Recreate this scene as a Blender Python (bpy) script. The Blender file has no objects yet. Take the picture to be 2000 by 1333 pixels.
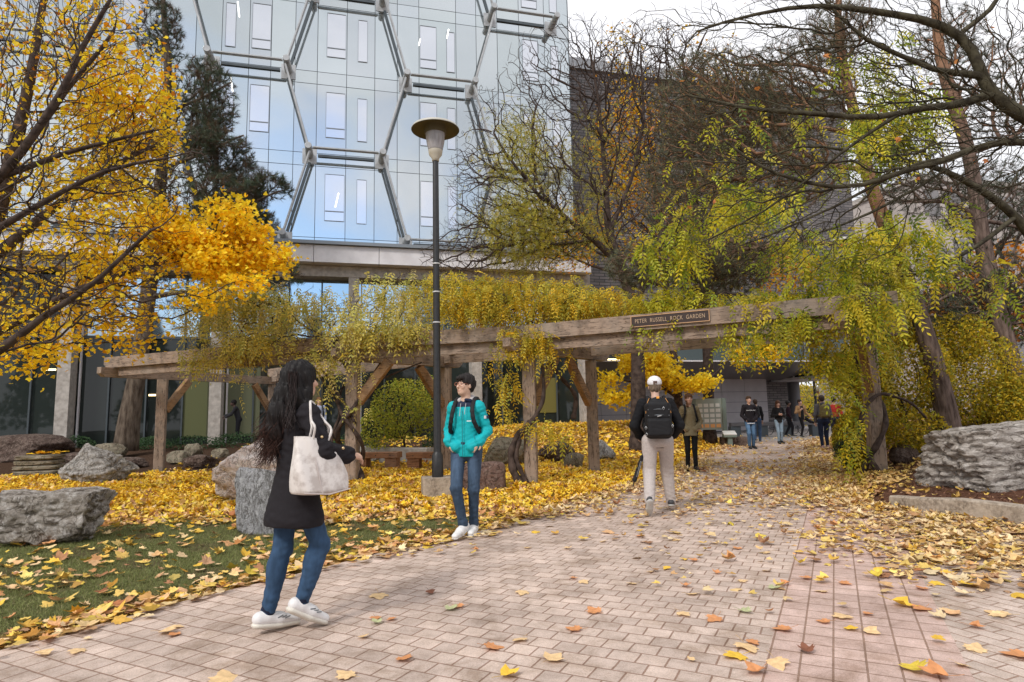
import bpy, bmesh, math, random
import numpy as np
from mathutils import Vector, Matrix, noise as mnoise
R = math.radians
rng = np.random.default_rng(7)
random.seed(7)
scene = bpy.context.scene
COL = scene.collection

# ------------------------------------------------------------------ camera
F = 1222.0; CAMH = 1.30
TH = math.atan(145.5 / F); RO = R(1.2)
_f = np.array([0, math.cos(TH), math.sin(TH)]); _u0 = np.array([0, -math.sin(TH), math.cos(TH)])
_X = np.array([1.0, 0, 0])
_up = math.cos(RO) * _u0 + math.sin(RO) * _X
_rt = math.cos(RO) * _X - math.sin(RO) * _u0
cam_d = bpy.data.cameras.new('camera'); cam = bpy.data.objects.new('camera', cam_d); COL.objects.link(cam)
cam_d.sensor_width = 36; cam_d.lens = 36 * F / 2000; cam_d.clip_end = 800; cam_d.clip_start = 0.05
cam.matrix_world = Matrix(((_rt[0], _up[0], -_f[0], 0), (_rt[1], _up[1], -_f[1], 0), (_rt[2], _up[2], -_f[2], CAMH), (0, 0, 0, 1)))
scene.camera = cam

def ray(px, py):
    return _rt * (px - 1000) / F + _up * (666.5 - py) / F + _f
def P(px, py, Y):
    """point seen at photo pixel (px,py) lying Y metres in front"""
    r = ray(px, py); r = r * (Y / r[1]); return np.array([r[0], r[1], r[2] + CAMH])
def G(px, py, z=0.0):
    r = ray(px, py); r = r * ((z - CAMH) / r[2]); return np.array([r[0], r[1], z])

def tag(o, label=None, cat=None, group=None, kind=None):
    if label: o['label'] = label
    if cat: o['category'] = cat
    if group: o['group'] = group
    if kind: o['kind'] = kind
    return o
def empty(name, loc=(0, 0, 0), rz=0.0, label=None, cat=None, group=None, kind=None):
    o = bpy.data.objects.new(name, None); COL.objects.link(o)
    o.location = [float(c) for c in loc]; o.rotation_euler = (0, 0, rz); o.empty_display_size = 0.1
    return tag(o, label, cat, group, kind)
def copy_tree(o, parent=None):
    c = o.copy(); COL.objects.link(c)
    if parent is not None: c.parent = parent
    for ch in list(o.children): copy_tree(ch, c)
    return c

# ------------------------------------------------------------------ mesh builder
class MB:
    """collects polygons (numpy) and links them as ONE mesh object"""
    def __init__(s): s.v = []; s.f = {}; s.n = 0; s.c = []; s.hasc = False
    def add(s, verts, faces, col=None):
        verts = np.asarray(verts, float).reshape(-1, 3); faces = np.asarray(faces, int)
        if faces.ndim == 1: faces = faces.reshape(1, -1)
        s.f.setdefault(faces.shape[1], []).append(faces + s.n); s.v.append(verts)
        if col is not None:
            s.hasc = True; col = np.asarray(col, float)
            if col.ndim == 1: col = np.tile(col, (len(verts), 1))
        else: col = np.full((len(verts), 3), 0.5)
        s.c.append(col); s.n += len(verts); return s
    def box(s, c0, c1, col=None, M=None):
        (x0, y0, z0), (x1, y1, z1) = c0, c1
        v = np.array([[x0,y0,z0],[x1,y0,z0],[x1,y1,z0],[x0,y1,z0],[x0,y0,z1],[x1,y0,z1],[x1,y1,z1],[x0,y1,z1]], float)
        if M is not None: v = v @ np.array(M)[:3, :3].T + np.array(M)[:3, 3]
        return s.add(v, [[0,3,2,1],[4,5,6,7],[0,1,5,4],[1,2,6,5],[2,3,7,6],[3,0,4,7]], col)
    def beam(s, a, b, w, h, bev=0.0, up=(0, 0, 1), col=None):
        a = np.array(a, float); b = np.array(b, float); d = b - a; L = np.linalg.norm(d); d /= L
        up = np.array(up, float)
        if abs(np.dot(d, up)) > .98: up = np.array([0, 1.0, 0])
        sd = np.cross(d, up); sd /= np.linalg.norm(sd); up = np.cross(sd, d)
        if bev <= 0: pr = np.array([[-w,-h],[w,-h],[w,h],[-w,h]]) / 2
        else:
            x, y = w / 2, h / 2; e = bev
            pr = np.array([[-x+e,-y],[x-e,-y],[x,-y+e],[x,y-e],[x-e,y],[-x+e,y],[-x,y-e],[-x,-y+e]])
        n = len(pr); va = a + pr[:, :1] * sd + pr[:, 1:] * up; vb = va + d * L
        s.add(np.vstack([va, vb]), [[i, (i+1) % n, (i+1) % n + n, i + n] for i in range(n)], col)
        base = s.n - 2 * n
        s.f.setdefault(n, []).append(np.array([[base + n - 1 - i for i in range(n)]])); s.f[n].append(np.array([[base + n + i for i in range(n)]]))
        return s
    def tube(s, pts, rad, ns=6, col=None, cap=True, wob=0.0):
        pts = np.asarray(pts, float); m = len(pts); rad = np.broadcast_to(np.asarray(rad, float), (m,))
        t = np.gradient(pts, axis=0); t /= np.linalg.norm(t, axis=1)[:, None] + 1e-9
        ref = np.array([0, 0, 1.0]) if abs(t[0, 2]) < 0.9 else np.array([1.0, 0, 0])
        u = np.cross(t, ref); ln = np.linalg.norm(u, axis=1)
        for i in range(m):
            if ln[i] < 0.2: u[i] = np.cross(t[i], [0, 1, 0]) if abs(t[i,1])<0.9 else np.cross(t[i], [1, 0, 0])
        # parallel transport
        for i in range(1, m):
            w = u[i-1] - t[i] * np.dot(u[i-1], t[i]); nw = np.linalg.norm(w)
            if nw > 1e-6: u[i] = w
        u /= np.linalg.norm(u, axis=1)[:, None] + 1e-9; v = np.cross(t, u)
        a = np.arange(ns) * 2 * np.pi / ns
        rr = rad[:, None] * (1 + (wob * rng.normal(size=(m, ns)) if wob else 0))
        ring = pts[:, None, :] + rr[..., None] * (np.cos(a)[None, :, None] * u[:, None, :] + np.sin(a)[None, :, None] * v[:, None, :])
        idx = np.arange(m * ns).reshape(m, ns); j = np.roll(idx, -1, axis=1)
        q = np.stack([idx[:-1], j[:-1], j[1:], idx[1:]], -1).reshape(-1, 4)
        s.add(ring.reshape(-1, 3), q, col)
        if cap and ns > 2:
            b = s.n - m * ns
            s.f.setdefault(ns, []).append(np.array([b + np.arange(ns)[::-1]])); s.f[ns].append(np.array([b + (m-1)*ns + np.arange(ns)]))
        return s
    def lathe(s, prof, ns=24, c=(0, 0, 0), col=None):
        prof = np.array(prof, float); m = len(prof); a = np.arange(ns) * 2 * np.pi / ns
        v = np.stack([prof[:, None, 0] * np.cos(a), prof[:, None, 0] * np.sin(a), np.repeat(prof[:, 1:2], ns, 1)], -1) + np.array(c)
        idx = np.arange(m * ns).reshape(m, ns); j = np.roll(idx, -1, axis=1)
        return s.add(v.reshape(-1, 3), np.stack([idx[:-1], j[:-1], j[1:], idx[1:]], -1).reshape(-1, 4), col)
    def build(s, name, mat=None, parent=None, smooth=False, loc=None):
        me = bpy.data.meshes.new(name)
        V = np.concatenate(s.v) if s.v else np.zeros((0, 3))
        if loc is not None: V = V - np.array(loc, float)
        sizes = sorted(s.f); loops = []; starts = []; tot = []; k = 0
        for n in sizes:
            A = np.concatenate(s.f[n]); loops.append(A.ravel()); starts.append(k + np.arange(len(A)) * n); tot.append(np.full(len(A), n)); k += A.size
        loops = np.concatenate(loops).astype(np.int32); starts = np.concatenate(starts).astype(np.int32)
        me.vertices.add(len(V)); me.vertices.foreach_set('co', V.astype(np.float32).ravel())
        me.loops.add(len(loops)); me.loops.foreach_set('vertex_index', loops)
        me.polygons.add(len(starts)); me.polygons.foreach_set('loop_start', starts)
        me.update(calc_edges=True)
        me.polygons.foreach_set('use_smooth', np.full(len(starts), bool(smooth)))
        if s.hasc:
            ca = me.color_attributes.new('Col', 'FLOAT_COLOR', 'POINT')
            C4 = np.ones((len(V), 4), np.float32); C4[:, :3] = np.concatenate(s.c); ca.data.foreach_set('color', C4.ravel())
        if mat: me.materials.append(mat)
        o = bpy.data.objects.new(name, me); COL.objects.link(o)
        if loc is not None: o.location = [float(c) for c in loc]
        if parent is not None: o.parent = parent
        return o

# ------------------------------------------------------------------ materials
def mat_new(name):
    m = bpy.data.materials.new(name); m.use_nodes = True; nt = m.node_tree
    b = nt.nodes['Principled BSDF']; return m, nt, b
def N(nt, typ, **kw):
    n = nt.nodes.new(typ)
    for k, v in kw.items():
        if k.startswith('i_'):
            n.inputs[k[2:].replace('_', ' ')].default_value = v
        else: setattr(n, k, v)
    return n
def mixc(nt, fac, a, b, mode='MIX'):
    n = nt.nodes.new('ShaderNodeMix'); n.data_type = 'RGBA'; n.blend_type = mode
    for sock, val in ((n.inputs['Factor'], fac), (n.inputs[6], a), (n.inputs[7], b)):
        if isinstance(val, (int, float)): sock.default_value = val
        elif isinstance(val, (tuple, list)): sock.default_value = (*val, 1) if len(val) == 3 else val
        else: nt.links.new(val, sock)
    return n.outputs[2]
def ramp(nt, fac, stops):
    n = nt.nodes.new('ShaderNodeValToRGB'); el = n.color_ramp.elements
    while len(el) > 1: el.remove(el[-1])
    for i, (p, c) in enumerate(stops):
        e = el[0] if i == 0 else el.new(p)
        e.position = p; e.color = (*c, 1) if len(c) == 3 else c
    nt.links.new(fac, n.inputs[0]); return n.outputs[0]
def noise(nt, scale, detail=4, rough=0.55, vec=None, dist=0.0):
    n = N(nt, 'ShaderNodeTexNoise', i_Scale=scale, i_Detail=detail, i_Roughness=rough, i_Distortion=dist)
    if vec is None: vec = N(nt, 'ShaderNodeTexCoord').outputs['Object']
    nt.links.new(vec, n.inputs['Vector']); return n.outputs[0]
def bump(nt, b, h, strength, dist=0.02):
    n = N(nt, 'ShaderNodeBump'); n.inputs['Strength'].default_value = strength; n.inputs['Distance'].default_value = dist
    nt.links.new(h, n.inputs['Height']); nt.links.new(n.outputs[0], b.inputs['Normal'])
def scaled(nt, s, coord='Object'):
    m = N(nt, 'ShaderNodeMapping'); m.inputs['Scale'].default_value = s
    nt.links.new(N(nt, 'ShaderNodeTexCoord').outputs[coord], m.inputs[0]); return m.outputs[0]
def mat_noise(name, c1, c2, scale=5, rough=0.8, bs=0.3, bscale=None, bd=0.02, detail=5, metal=0, stretch=None, spec=0.5, lo=.35, hi=.65):
    m, nt, b = mat_new(name); vec = scaled(nt, stretch) if stretch else None
    nz = noise(nt, scale, detail, vec=vec); col = ramp(nt, nz, [(lo, c1), (hi, c2)])
    nt.links.new(col, b.inputs['Base Color']); b.inputs['Roughness'].default_value = rough; b.inputs['Metallic'].default_value = metal
    b.inputs['Specular IOR Level'].default_value = spec
    if bs: bump(nt, b, noise(nt, bscale or scale * 3, 6, vec=vec), bs, bd)
    return m
def mat_plain(name, c, rough=0.6, metal=0, spec=0.5, emit=None, es=1.0):
    m, nt, b = mat_new(name); b.inputs['Base Color'].default_value = (*c, 1); b.inputs['Roughness'].default_value = rough
    b.inputs['Metallic'].default_value = metal; b.inputs['Specular IOR Level'].default_value = spec
    if emit: b.inputs['Emission Color'].default_value = (*emit, 1); b.inputs['Emission Strength'].default_value = es
    return m
def mat_col(name, rough=0.7, trans=0.0, nscale=0, namp=0.3, bs=0, bscale=200, bd=0.002, spec=0.4, stretch=None, sheen=0):
    """colour from the mesh's own per-leaf / per-thread colour attribute"""
    m, nt, b = mat_new(name); a = N(nt, 'ShaderNodeAttribute', attribute_name='Col'); col = a.outputs['Color']
    if nscale:
        nz = noise(nt, nscale, 4, vec=scaled(nt, stretch) if stretch else None)
        k = ramp(nt, nz, [(0.3, (1 - namp,) * 3), (0.7, (1 + namp * .6,) * 3)]); col = mixc(nt, 1.0, col, k, 'MULTIPLY')
    nt.links.new(col, b.inputs['Base Color']); b.inputs['Roughness'].default_value = rough; b.inputs['Specular IOR Level'].default_value = spec
    if sheen: b.inputs['Sheen Weight'].default_value = sheen
    if bs: bump(nt, b, noise(nt, bscale, 3, vec=scaled(nt, stretch) if stretch else None), bs, bd)
    if trans:
        t = N(nt, 'ShaderNodeBsdfTranslucent'); nt.links.new(col, t.inputs[0]); mx = N(nt, 'ShaderNodeMixShader'); mx.inputs[0].default_value = trans
        nt.links.new(b.outputs[0], mx.inputs[1]); nt.links.new(t.outputs[0], mx.inputs[2])
        nt.links.new(mx.outputs[0], nt.nodes['Material Output'].inputs[0])
    return m

M = {}
M['leaf'] = mat_col('leaf', 0.55, trans=0.42, spec=0.3)
M['litter'] = mat_col('leaf_litter', 0.75, trans=0.12, spec=0.2, nscale=30, namp=0.25)
M['needle'] = mat_col('pine_needle', 0.6, trans=0.1, spec=0.25)
M['grass'] = mat_col('grass_blade', 0.6, trans=0.2, spec=0.25)
M['bark_dark'] = mat_noise('bark_dark', (.055, .040, .030), (.17, .135, .105), 9, 0.95, 0.9, 22, 0.03, stretch=(1, 1, .25), spec=.1)
M['bark_bare'] = mat_noise('bark_bare', (.038, .027, .024), (.10, .072, .060), 9, 0.9, 0.5, 30, 0.01, spec=.15)
M['bark_moss'] = mat_noise('bark_moss', (.032, .026, .018), (.085, .075, .048), 7, 0.9, 0.6, 25, 0.015, spec=.15)
def pine_bark(za=3.2, zb=5.2):
    m, nt, b = mat_new('bark_pine'); tc = N(nt, 'ShaderNodeTexCoord'); sp = N(nt, 'ShaderNodeSeparateXYZ'); nt.links.new(tc.outputs['Object'], sp.inputs[0])
    nz = noise(nt, 14, 6, vec=scaled(nt, (1, 1, .22))); low = ramp(nt, nz, [(.3, (.05, .034, .028)), (.65, (.20, .145, .12))]); hi = ramp(nt, nz, [(.3, (.15, .08, .05)), (.7, (.36, .20, .12))])
    z = N(nt, 'ShaderNodeMapRange', i_From_Min=za, i_From_Max=zb); nt.links.new(sp.outputs[2], z.inputs[0])
    nt.links.new(mixc(nt, z.outputs[0], low, hi), b.inputs['Base Color']); b.inputs['Roughness'].default_value = .95; b.inputs['Specular IOR Level'].default_value = .1
    bump(nt, b, nz, .9, .04); return m
M['bark_pine'] = pine_bark(); M['bark_tall'] = pine_bark(6.5, 10)
def timber(name, c1, c2, c3, st=(1.2, 14, 14)):
    m, nt, b = mat_new(name); vec = scaled(nt, (6, 6, 6)); nz = noise(nt, .8, 6, .6, vec=vec)
    w = noise(nt, 3.0, 5, .7, vec=scaled(nt, st))
    c = mixc(nt, w, c1, c2); c = mixc(nt, ramp(nt, nz, [(.45, (0, 0, 0)), (.72, (1, 1, 1))]), c, c3)
    ck = noise(nt, 1.1, 3, .5, vec=scaled(nt, tuple(q * 1.3 for q in st))); c = mixc(nt, 1.0, c, ramp(nt, ck, [(.48, (1, 1, 1)), (.497, (.25, .22, .2)), (.506, (.25, .22, .2)), (.52, (1, 1, 1))]), 'MULTIPLY')
    sn = noise(nt, .9, 5, .6); c = mixc(nt, ramp(nt, sn, [(.45, (0, 0, 0)), (.75, (.55, .55, .55))]), c, (.30, .28, .25))
    nt.links.new(c, b.inputs['Base Color']); b.inputs['Roughness'].default_value = .85; b.inputs['Specular IOR Level'].default_value = .2
    bump(nt, b, w, .5, .01); return m
M['timber'] = timber('weathered_timber', (.24, .17, .125), (.43, .33, .26), (.15, .115, .09))
M['timber_post'] = timber('weathered_post_timber', (.24, .17, .125), (.43, .33, .26), (.15, .115, .09), (14, 14, 1.2))
M['timber_bench'] = timber('bench_timber', (.28, .13, .065), (.42, .22, .12), (.22, .11, .06))
M['timber_brace'] = timber('brace_timber', (.27, .15, .07), (.40, .24, .12), (.20, .11, .055))
M['black_metal'] = mat_noise('black_paint', (.012, .012, .013), (.022, .022, .023), 20, .38, .1, 60, .002)
M['concrete'] = mat_noise('concrete', (.33, .30, .27), (.50, .46, .42), 6, .9, .35, 60, .006)
def kerb_mat():
    m, nt, b = mat_new('stained_concrete'); a = noise(nt, 4, 6, .7); c = noise(nt, 26, 5, .6)
    col = mixc(nt, ramp(nt, a, [(.38, (0, 0, 0)), (.6, (1, 1, 1))]), (.15, .115, .085), (.36, .30, .24)); col = mixc(nt, ramp(nt, c, [(.4, (0, 0, 0)), (.7, (1, 1, 1))]), col, (.45, .38, .31))
    nt.links.new(col, b.inputs['Base Color']); b.inputs['Roughness'].default_value = .95; bump(nt, b, c, .5, .01); return m
M['kerb'] = kerb_mat()

# ------------------------------------------------------------------ world, sun
SUN_EL, SUN_AZ = R(42), R(215)      # azimuth the light comes from, clockwise from +Y (behind-left of the camera)
w = bpy.data.worlds.new('World'); scene.world = w; w.use_nodes = True; nt = w.node_tree
for n in list(nt.nodes): nt.nodes.remove(n)
out = N(nt, 'ShaderNodeOutputWorld'); bg = N(nt, 'ShaderNodeBackground'); bg.inputs[1].default_value = 0.1
sky = N(nt, 'ShaderNodeTexSky'); sky.sky_type = 'NISHITA'; sky.sun_disc = False; sky.sun_elevation = SUN_EL; sky.sun_rotation = SUN_AZ
tc = N(nt, 'ShaderNodeTexCoord'); mp = N(nt, 'ShaderNodeMapping'); mp.inputs['Scale'].default_value = (1, 1, 2.2); nt.links.new(tc.outputs['Generated'], mp.inputs[0])
n1 = noise(nt, 2.1, 7, .55, vec=mp.outputs[0], dist=.3)
cloud = ramp(nt, n1, [(.30, (5.9, 6.1, 6.5)), (.62, (8.6, 8.5, 8.75))])
# one opening in the cloud, low behind the camera, where the sky shows blue
dv = N(nt, 'ShaderNodeVectorMath', operation='DISTANCE'); nt.links.new(tc.outputs['Generated'], dv.inputs[0]); dv.inputs[1].default_value = (.15, -.95, .25)
hole = N(nt, 'ShaderNodeMath', operation='MULTIPLY_ADD'); nt.links.new(n1, hole.inputs[0]); hole.inputs[1].default_value = .5; nt.links.new(dv.outputs['Value'], hole.inputs[2])
hm = ramp(nt, hole.outputs[0], [(.37, (0, 0, 0)), (.49, (1, 1, 1))])
blue = mixc(nt, 1.0, sky.outputs[0], (1.7, 1.75, 1.8), 'MULTIPLY')
nt.links.new(mixc(nt, hm, blue, cloud), bg.inputs[0]); nt.links.new(bg.outputs[0], out.inputs[0])
sl = bpy.data.lights.new('sun', 'SUN'); sl.energy = 1.5; sl.angle = R(10); sl.color = (1, .95, .88)
so = bpy.data.objects.new('sun', sl); COL.objects.link(so)
sd = Vector((math.sin(SUN_AZ) * math.cos(SUN_EL), math.cos(SUN_AZ) * math.cos(SUN_EL), math.sin(SUN_EL)))
so.rotation_euler = sd.to_track_quat('Z', 'Y').to_euler(); so.location = sd * 50
vs = scene.view_settings; vs.view_transform = 'Standard'; vs.look = 'None'; vs.exposure = 0.58; vs.gamma = 1.0

# ------------------------------------------------------------------ terrain
def ss(x, a, b):
    t = np.clip((np.asarray(x, float) - a) / (b - a), 0, 1); return t * t * (3 - 2 * t)
_L = [G(*p) for p in [(0,1270),(217,1216),(326,1183),(431,1158),(560,1127),(652,1105),(720,1085),(835,1062),(1000,1024),(1050,1004),(1099,985),(1200,957),(1300,925),(1340,902),(1400,876),(1425,863)]]
_LY = np.array([-6] + [p[1] for p in _L] + [40]); _LX = np.array([-6.5] + [p[0] for p in _L] + [9.0])
_Rr = [G(*p) for p in [(2000,1030),(1740,992)]] + [np.array(p) for p in [(4.95, 9.0, 0), (5.55,10.4,0),(6.75,13,0),(8.4,16.4,0),(10.9,21.9,0),(12.8,26,0)]]
_RY = np.array([-6, 4.0] + [p[1] for p in _Rr] + [40]); _RX = np.array([7.5, 6.4] + [p[0] for p in _Rr] + [24])
def xL(Y): return np.interp(Y, _LY, _LX)
def xR(Y): return np.interp(Y, _RY, _RX)
def hz(X, Y, under=False):
    X = np.asarray(X, float); Y = np.asarray(Y, float)
    dl = xL(Y) - X; dr = X - xR(Y)
    z = ss(dl, 0, 2.5) * (.42 * ss(Y, 18, 24) + .42 * ss(Y, 16, 21.5) * ss(X, -3.5, .5))
    z = z + ss(dl, .0, 1.2) * .03 * np.sin(X * 1.7) * np.cos(Y * 1.3)
    z = z + ss(dr, 0, .4) * .13 + .72 * ss(dr, .8, 3.2) * ss(Y, 8.8, 12) + .25 * ss(dr, .8, 4) * (1 - ss(Y, 8.8, 12))
    if under: z = np.where((dl < 0) & (dr < 0), -.03, z)
    return z
def grid_mesh(name, xs, ys, zf, mat, cf=None):
    X, Y = np.meshgrid(xs, ys); Z = zf(X, Y); n, m = X.shape; idx = np.arange(n * m).reshape(n, m)
    q = np.stack([idx[:-1, :-1], idx[:-1, 1:], idx[1:, 1:], idx[1:, :-1]], -1).reshape(-1, 4)
    b = MB(); b.add(np.stack([X, Y, Z], -1).reshape(-1, 3), q, cf(X.ravel(), Y.ravel()) if cf else None); return b.build(name, mat, smooth=True)

def carpet(X, Y):
    """how thickly fallen leaves lie, 0..1"""
    dl = xL(Y) - X; dr = X - xR(Y)
    n = np.sin(X * 1.9 + Y * .7) * .5 + np.sin(X * .8 - Y * 1.7 + 2) * .5
    lawn = .17 + .16 * (n > .1) + .80 * ss(Y + .35 * n + .10 * (X + 3), 7.6, 9.7)
    lawn = np.where(X > -3.2, np.maximum(lawn, .12 + .75 * ss(Y + .5 * n, 7.0, 10)), lawn)
    lawn = lawn + .7 * np.exp(-((dl - .15) / .34) ** 2)
    bed = ss(Y + .3 * n, 16.4, 15.6) + .12          # leaves thin out on the mulch bed by the pines
    lawn = np.where(X < -4.4, lawn * np.clip(bed, 0, 1), lawn)
    lawn = np.where((X > -4.4) & (X < -1.2) & (Y > 18), lawn * .25, lawn)
    path = .04 * ss(Y, 2, 5) + .20 * ss(Y, 7.6, 10) * (1 - .75 * ss(Y, 12, 18)) * (.6 + .4 * n)
    strip = (X * .891 - Y * .454)
    path = path + 1.0 * np.exp(-((strip - 1.15 - .2 * n) / .95) ** 2) * ss(Y, 4.3, 5.6) * ss(-Y, -14, -9)
    path = path + .7 * np.exp(-(((-dl) - .1) / .35) ** 2) + .8 * np.exp(-((dr + .3) / .7) ** 2) * ss(Y, 8.2, 9.5)
    path = path + .6 * np.exp(-((-dl - .1) / .7) ** 2) * ss(Y, 12, 16)
    mulch = .03 + .5 * np.exp(-((dr) / .45) ** 2) * ss(Y, 8.6, 10) + .12 * ss(Y, 9.5, 12)
    return np.clip(np.where(dl > 0, lawn, np.where(dr > 0, mulch, path)), 0, 1)
def ground_col(X, Y):
    dl = xL(Y) - X; dr = X - xR(Y); c = carpet(X, Y)
    n = np.sin(X * 5.1 + Y * 2.7) * np.sin(Y * 4.3 - X * 1.1)
    grass = np.array([.13, .135, .055]); dirt = np.array([.11, .075, .05]); mul = np.array([.075, .045, .03]); lit = np.array([.36, .20, .05])
    g = grass + (dirt - grass) * np.clip(np.exp(-(dl / .22) ** 2) + .6 * ss(n, .25, .7), 0, 1)[:, None]
    bedm = ((X < -4.4) & (Y > 16)) | ((X > -4.4) & (X < -1) & (Y > 17.6))
    g = np.where(bedm[:, None], mul, g)
    g = np.where((dr > 0)[:, None], np.array([.13, .065, .042]), g)
    k = ss(c, .45, .85)[:, None] * .8
    return g * (1 - k) + lit * k
def soil():
    m, nt, b = mat_new('lawn_and_mulch'); a = N(nt, 'ShaderNodeAttribute', attribute_name='Col'); n1 = noise(nt, 18, 8, .7); n2 = noise(nt, 90, 4, .7)
    c = mixc(nt, 1.0, a.outputs['Color'], ramp(nt, n1, [(.3, (.5, .5, .5)), (.7, (1.5, 1.5, 1.5))]), 'MULTIPLY')
    c = mixc(nt, 1.0, c, ramp(nt, n2, [(.35, (.6, .6, .6)), (.65, (1.4, 1.35, 1.3))]), 'MULTIPLY')
    nt.links.new(c, b.inputs['Base Color']); b.inputs['Roughness'].default_value = 1; b.inputs['Specular IOR Level'].default_value = .1
    bump(nt, b, n2, .8, .03); return m
xs = np.concatenate([np.arange(-300, -30, 15.0), np.arange(-30, -14, .8), np.arange(-14, 14, .14), np.arange(14, 40, 1.0), np.arange(40, 301, 15.0)])
ys = np.concatenate([np.arange(-60, -2, 4.0), np.arange(-2, 26, .14), np.arange(26, 60, 1.5), np.arange(60, 401, 20.0)])
tag(grid_mesh('ground', xs, ys, lambda X, Y: hz(X, Y, True), soil(), ground_col), kind='structure')

def paving():
    m, nt, b = mat_new('brick_paving'); tc = N(nt, 'ShaderNodeTexCoord')
    def rot(deg, off=(0, 0, 0)):
        mp = N(nt, 'ShaderNodeMapping'); mp.vector_type = 'POINT'; mp.inputs['Rotation'].default_value = (0, 0, R(deg)); mp.inputs['Location'].default_value = off
        nt.links.new(tc.outputs['Object'], mp.inputs[0]); return mp.outputs[0]
    v0 = rot(27)                          # x' = across the strip, y' = along it
    sp = N(nt, 'ShaderNodeSeparateXYZ'); nt.links.new(v0, sp.inputs[0])
    def brick(vec, bw, rh, off, ms, c1, c2, cm, offx=None):
        n = N(nt, 'ShaderNodeTexBrick'); n.offset = off; n.offset_frequency = 2; n.squash = 1
        for k, v in (('Scale', 1), ('Mortar Size', ms), ('Mortar Smooth', .25), ('Bias', 0), ('Brick Width', bw), ('Row Height', rh)): n.inputs[k].default_value = v
        n.inputs['Color1'].default_value = (*c1, 1); n.inputs['Color2'].default_value = (*c2, 1); n.inputs['Mortar'].default_value = (*cm, 1)
        nt.links.new(vec, n.inputs['Vector']); return n
    warp = N(nt, 'ShaderNodeTexNoise', i_Scale=2.2, i_Detail=2.0); nt.links.new(v0, warp.inputs['Vector'])
    wv = N(nt, 'ShaderNodeVectorMath', operation='MULTIPLY_ADD'); nt.links.new(warp.outputs['Color'], wv.inputs[0]); wv.inputs[1].default_value = (.026, .026, 0); nt.links.new(v0, wv.inputs[2])
    mo = (.30, .20, .155)
    A = brick(wv.outputs[0], .156, .140, .5, .0055, (.60, .485, .425), (.47, .38, .335), mo)
    sh = N(nt, 'ShaderNodeVectorMath', operation='ADD'); nt.links.new(v0, sh.inputs[0]); sh.inputs[1].default_value = (.413 - .009, 0, 0)
    B = brick(sh.outputs[0], .152, .16, 0, .0055, (.58, .435, .39), (.49, .36, .32), mo)
    Cb = brick(rot(27 + 40), .21, .105, .5, .0055, (.55, .455, .405), (.45, .37, .325), mo)
    g1 = N(nt, 'ShaderNodeMath', operation='GREATER_THAN'); nt.links.new(sp.outputs[0], g1.inputs[0]); g1.inputs[1].default_value = -.413
    g2 = N(nt, 'ShaderNodeMath', operation='GREATER_THAN'); nt.links.new(sp.outputs[0], g2.inputs[0]); g2.inputs[1].default_value = .50
    c = mixc(nt, g1.outputs[0], A.outputs[0], B.outputs[0]); c = mixc(nt, g2.outputs[0], c, Cb.outputs[0])
    f = mixc(nt, g1.outputs[0], A.outputs[1], B.outputs[1]); f = mixc(nt, g2.outputs[0], f, Cb.outputs[1])
    n1 = noise(nt, 1.3, 6, .6); n2 = noise(nt, 160, 3, .8); n3 = noise(nt, 7, 6, .7)
    c = mixc(nt, 1.0, c, ramp(nt, n1, [(.3, (.80, .79, .77)), (.7, (1.16, 1.15, 1.13))]), 'MULTIPLY')
    c = mixc(nt, 1.0, c, ramp(nt, n2, [(.25, (.66, .66, .66)), (.75, (1.32, 1.32, 1.32))]), 'MULTIPLY')
    c = mixc(nt, 1.0, c, ramp(nt, n3, [(.3, (.82, .80, .77)), (.6, (1.06, 1.06, 1.06))]), 'MULTIPLY')
    nt.links.new(c, b.inputs['Base Color']); b.inputs['Roughness'].default_value = .88; b.inputs['Specular IOR Level'].default_value = .25
    n5 = noise(nt, 2.6, 8, .75, dist=1.0); c = mixc(nt, 1.0, c, ramp(nt, n5, [(.36, (.74, .70, .65)), (.50, (1, 1, 1)), (.72, (1.1, 1.09, 1.08))]), 'MULTIPLY'); nt.links.new(c, b.inputs['Base Color'])
    inv = N(nt, 'ShaderNodeMath', operation='MULTIPLY_ADD'); nt.links.new(f, inv.inputs[0]); inv.inputs[1].default_value = -1
    hh = N(nt, 'ShaderNodeMath', operation='MULTIPLY'); nt.links.new(n2, hh.inputs[0]); hh.inputs[1].default_value = .25; nt.links.new(hh.outputs[0], inv.inputs[2])
    bump(nt, b, inv.outputs[0], .8, .008); return m
b = MB(); Ys = np.concatenate([np.arange(-6, 27, .3), [27]])
L = np.stack([xL(Ys), Ys, np.full(len(Ys), .004)], -1); Q = np.stack([xR(Ys), Ys, np.full(len(Ys), .004)], -1); n = len(Ys)
b.add(np.vstack([L, Q]), [[i, n + i, n + i + 1, i + 1] for i in range(n - 1)])
pv = paving(); tag(b.build('path', pv), kind='structure')
b = MB(); b.add([[4, 27.02, .004], [34, 27.02, .004], [40, 75, .004], [4, 75, .004]], [[0, 1, 2, 3]])
tag(b.build('plaza', mat_noise('plaza_asphalt', (.30, .27, .25), (.40, .36, .34), 12, .9, .3, 80, .01)), kind='structure')

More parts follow.
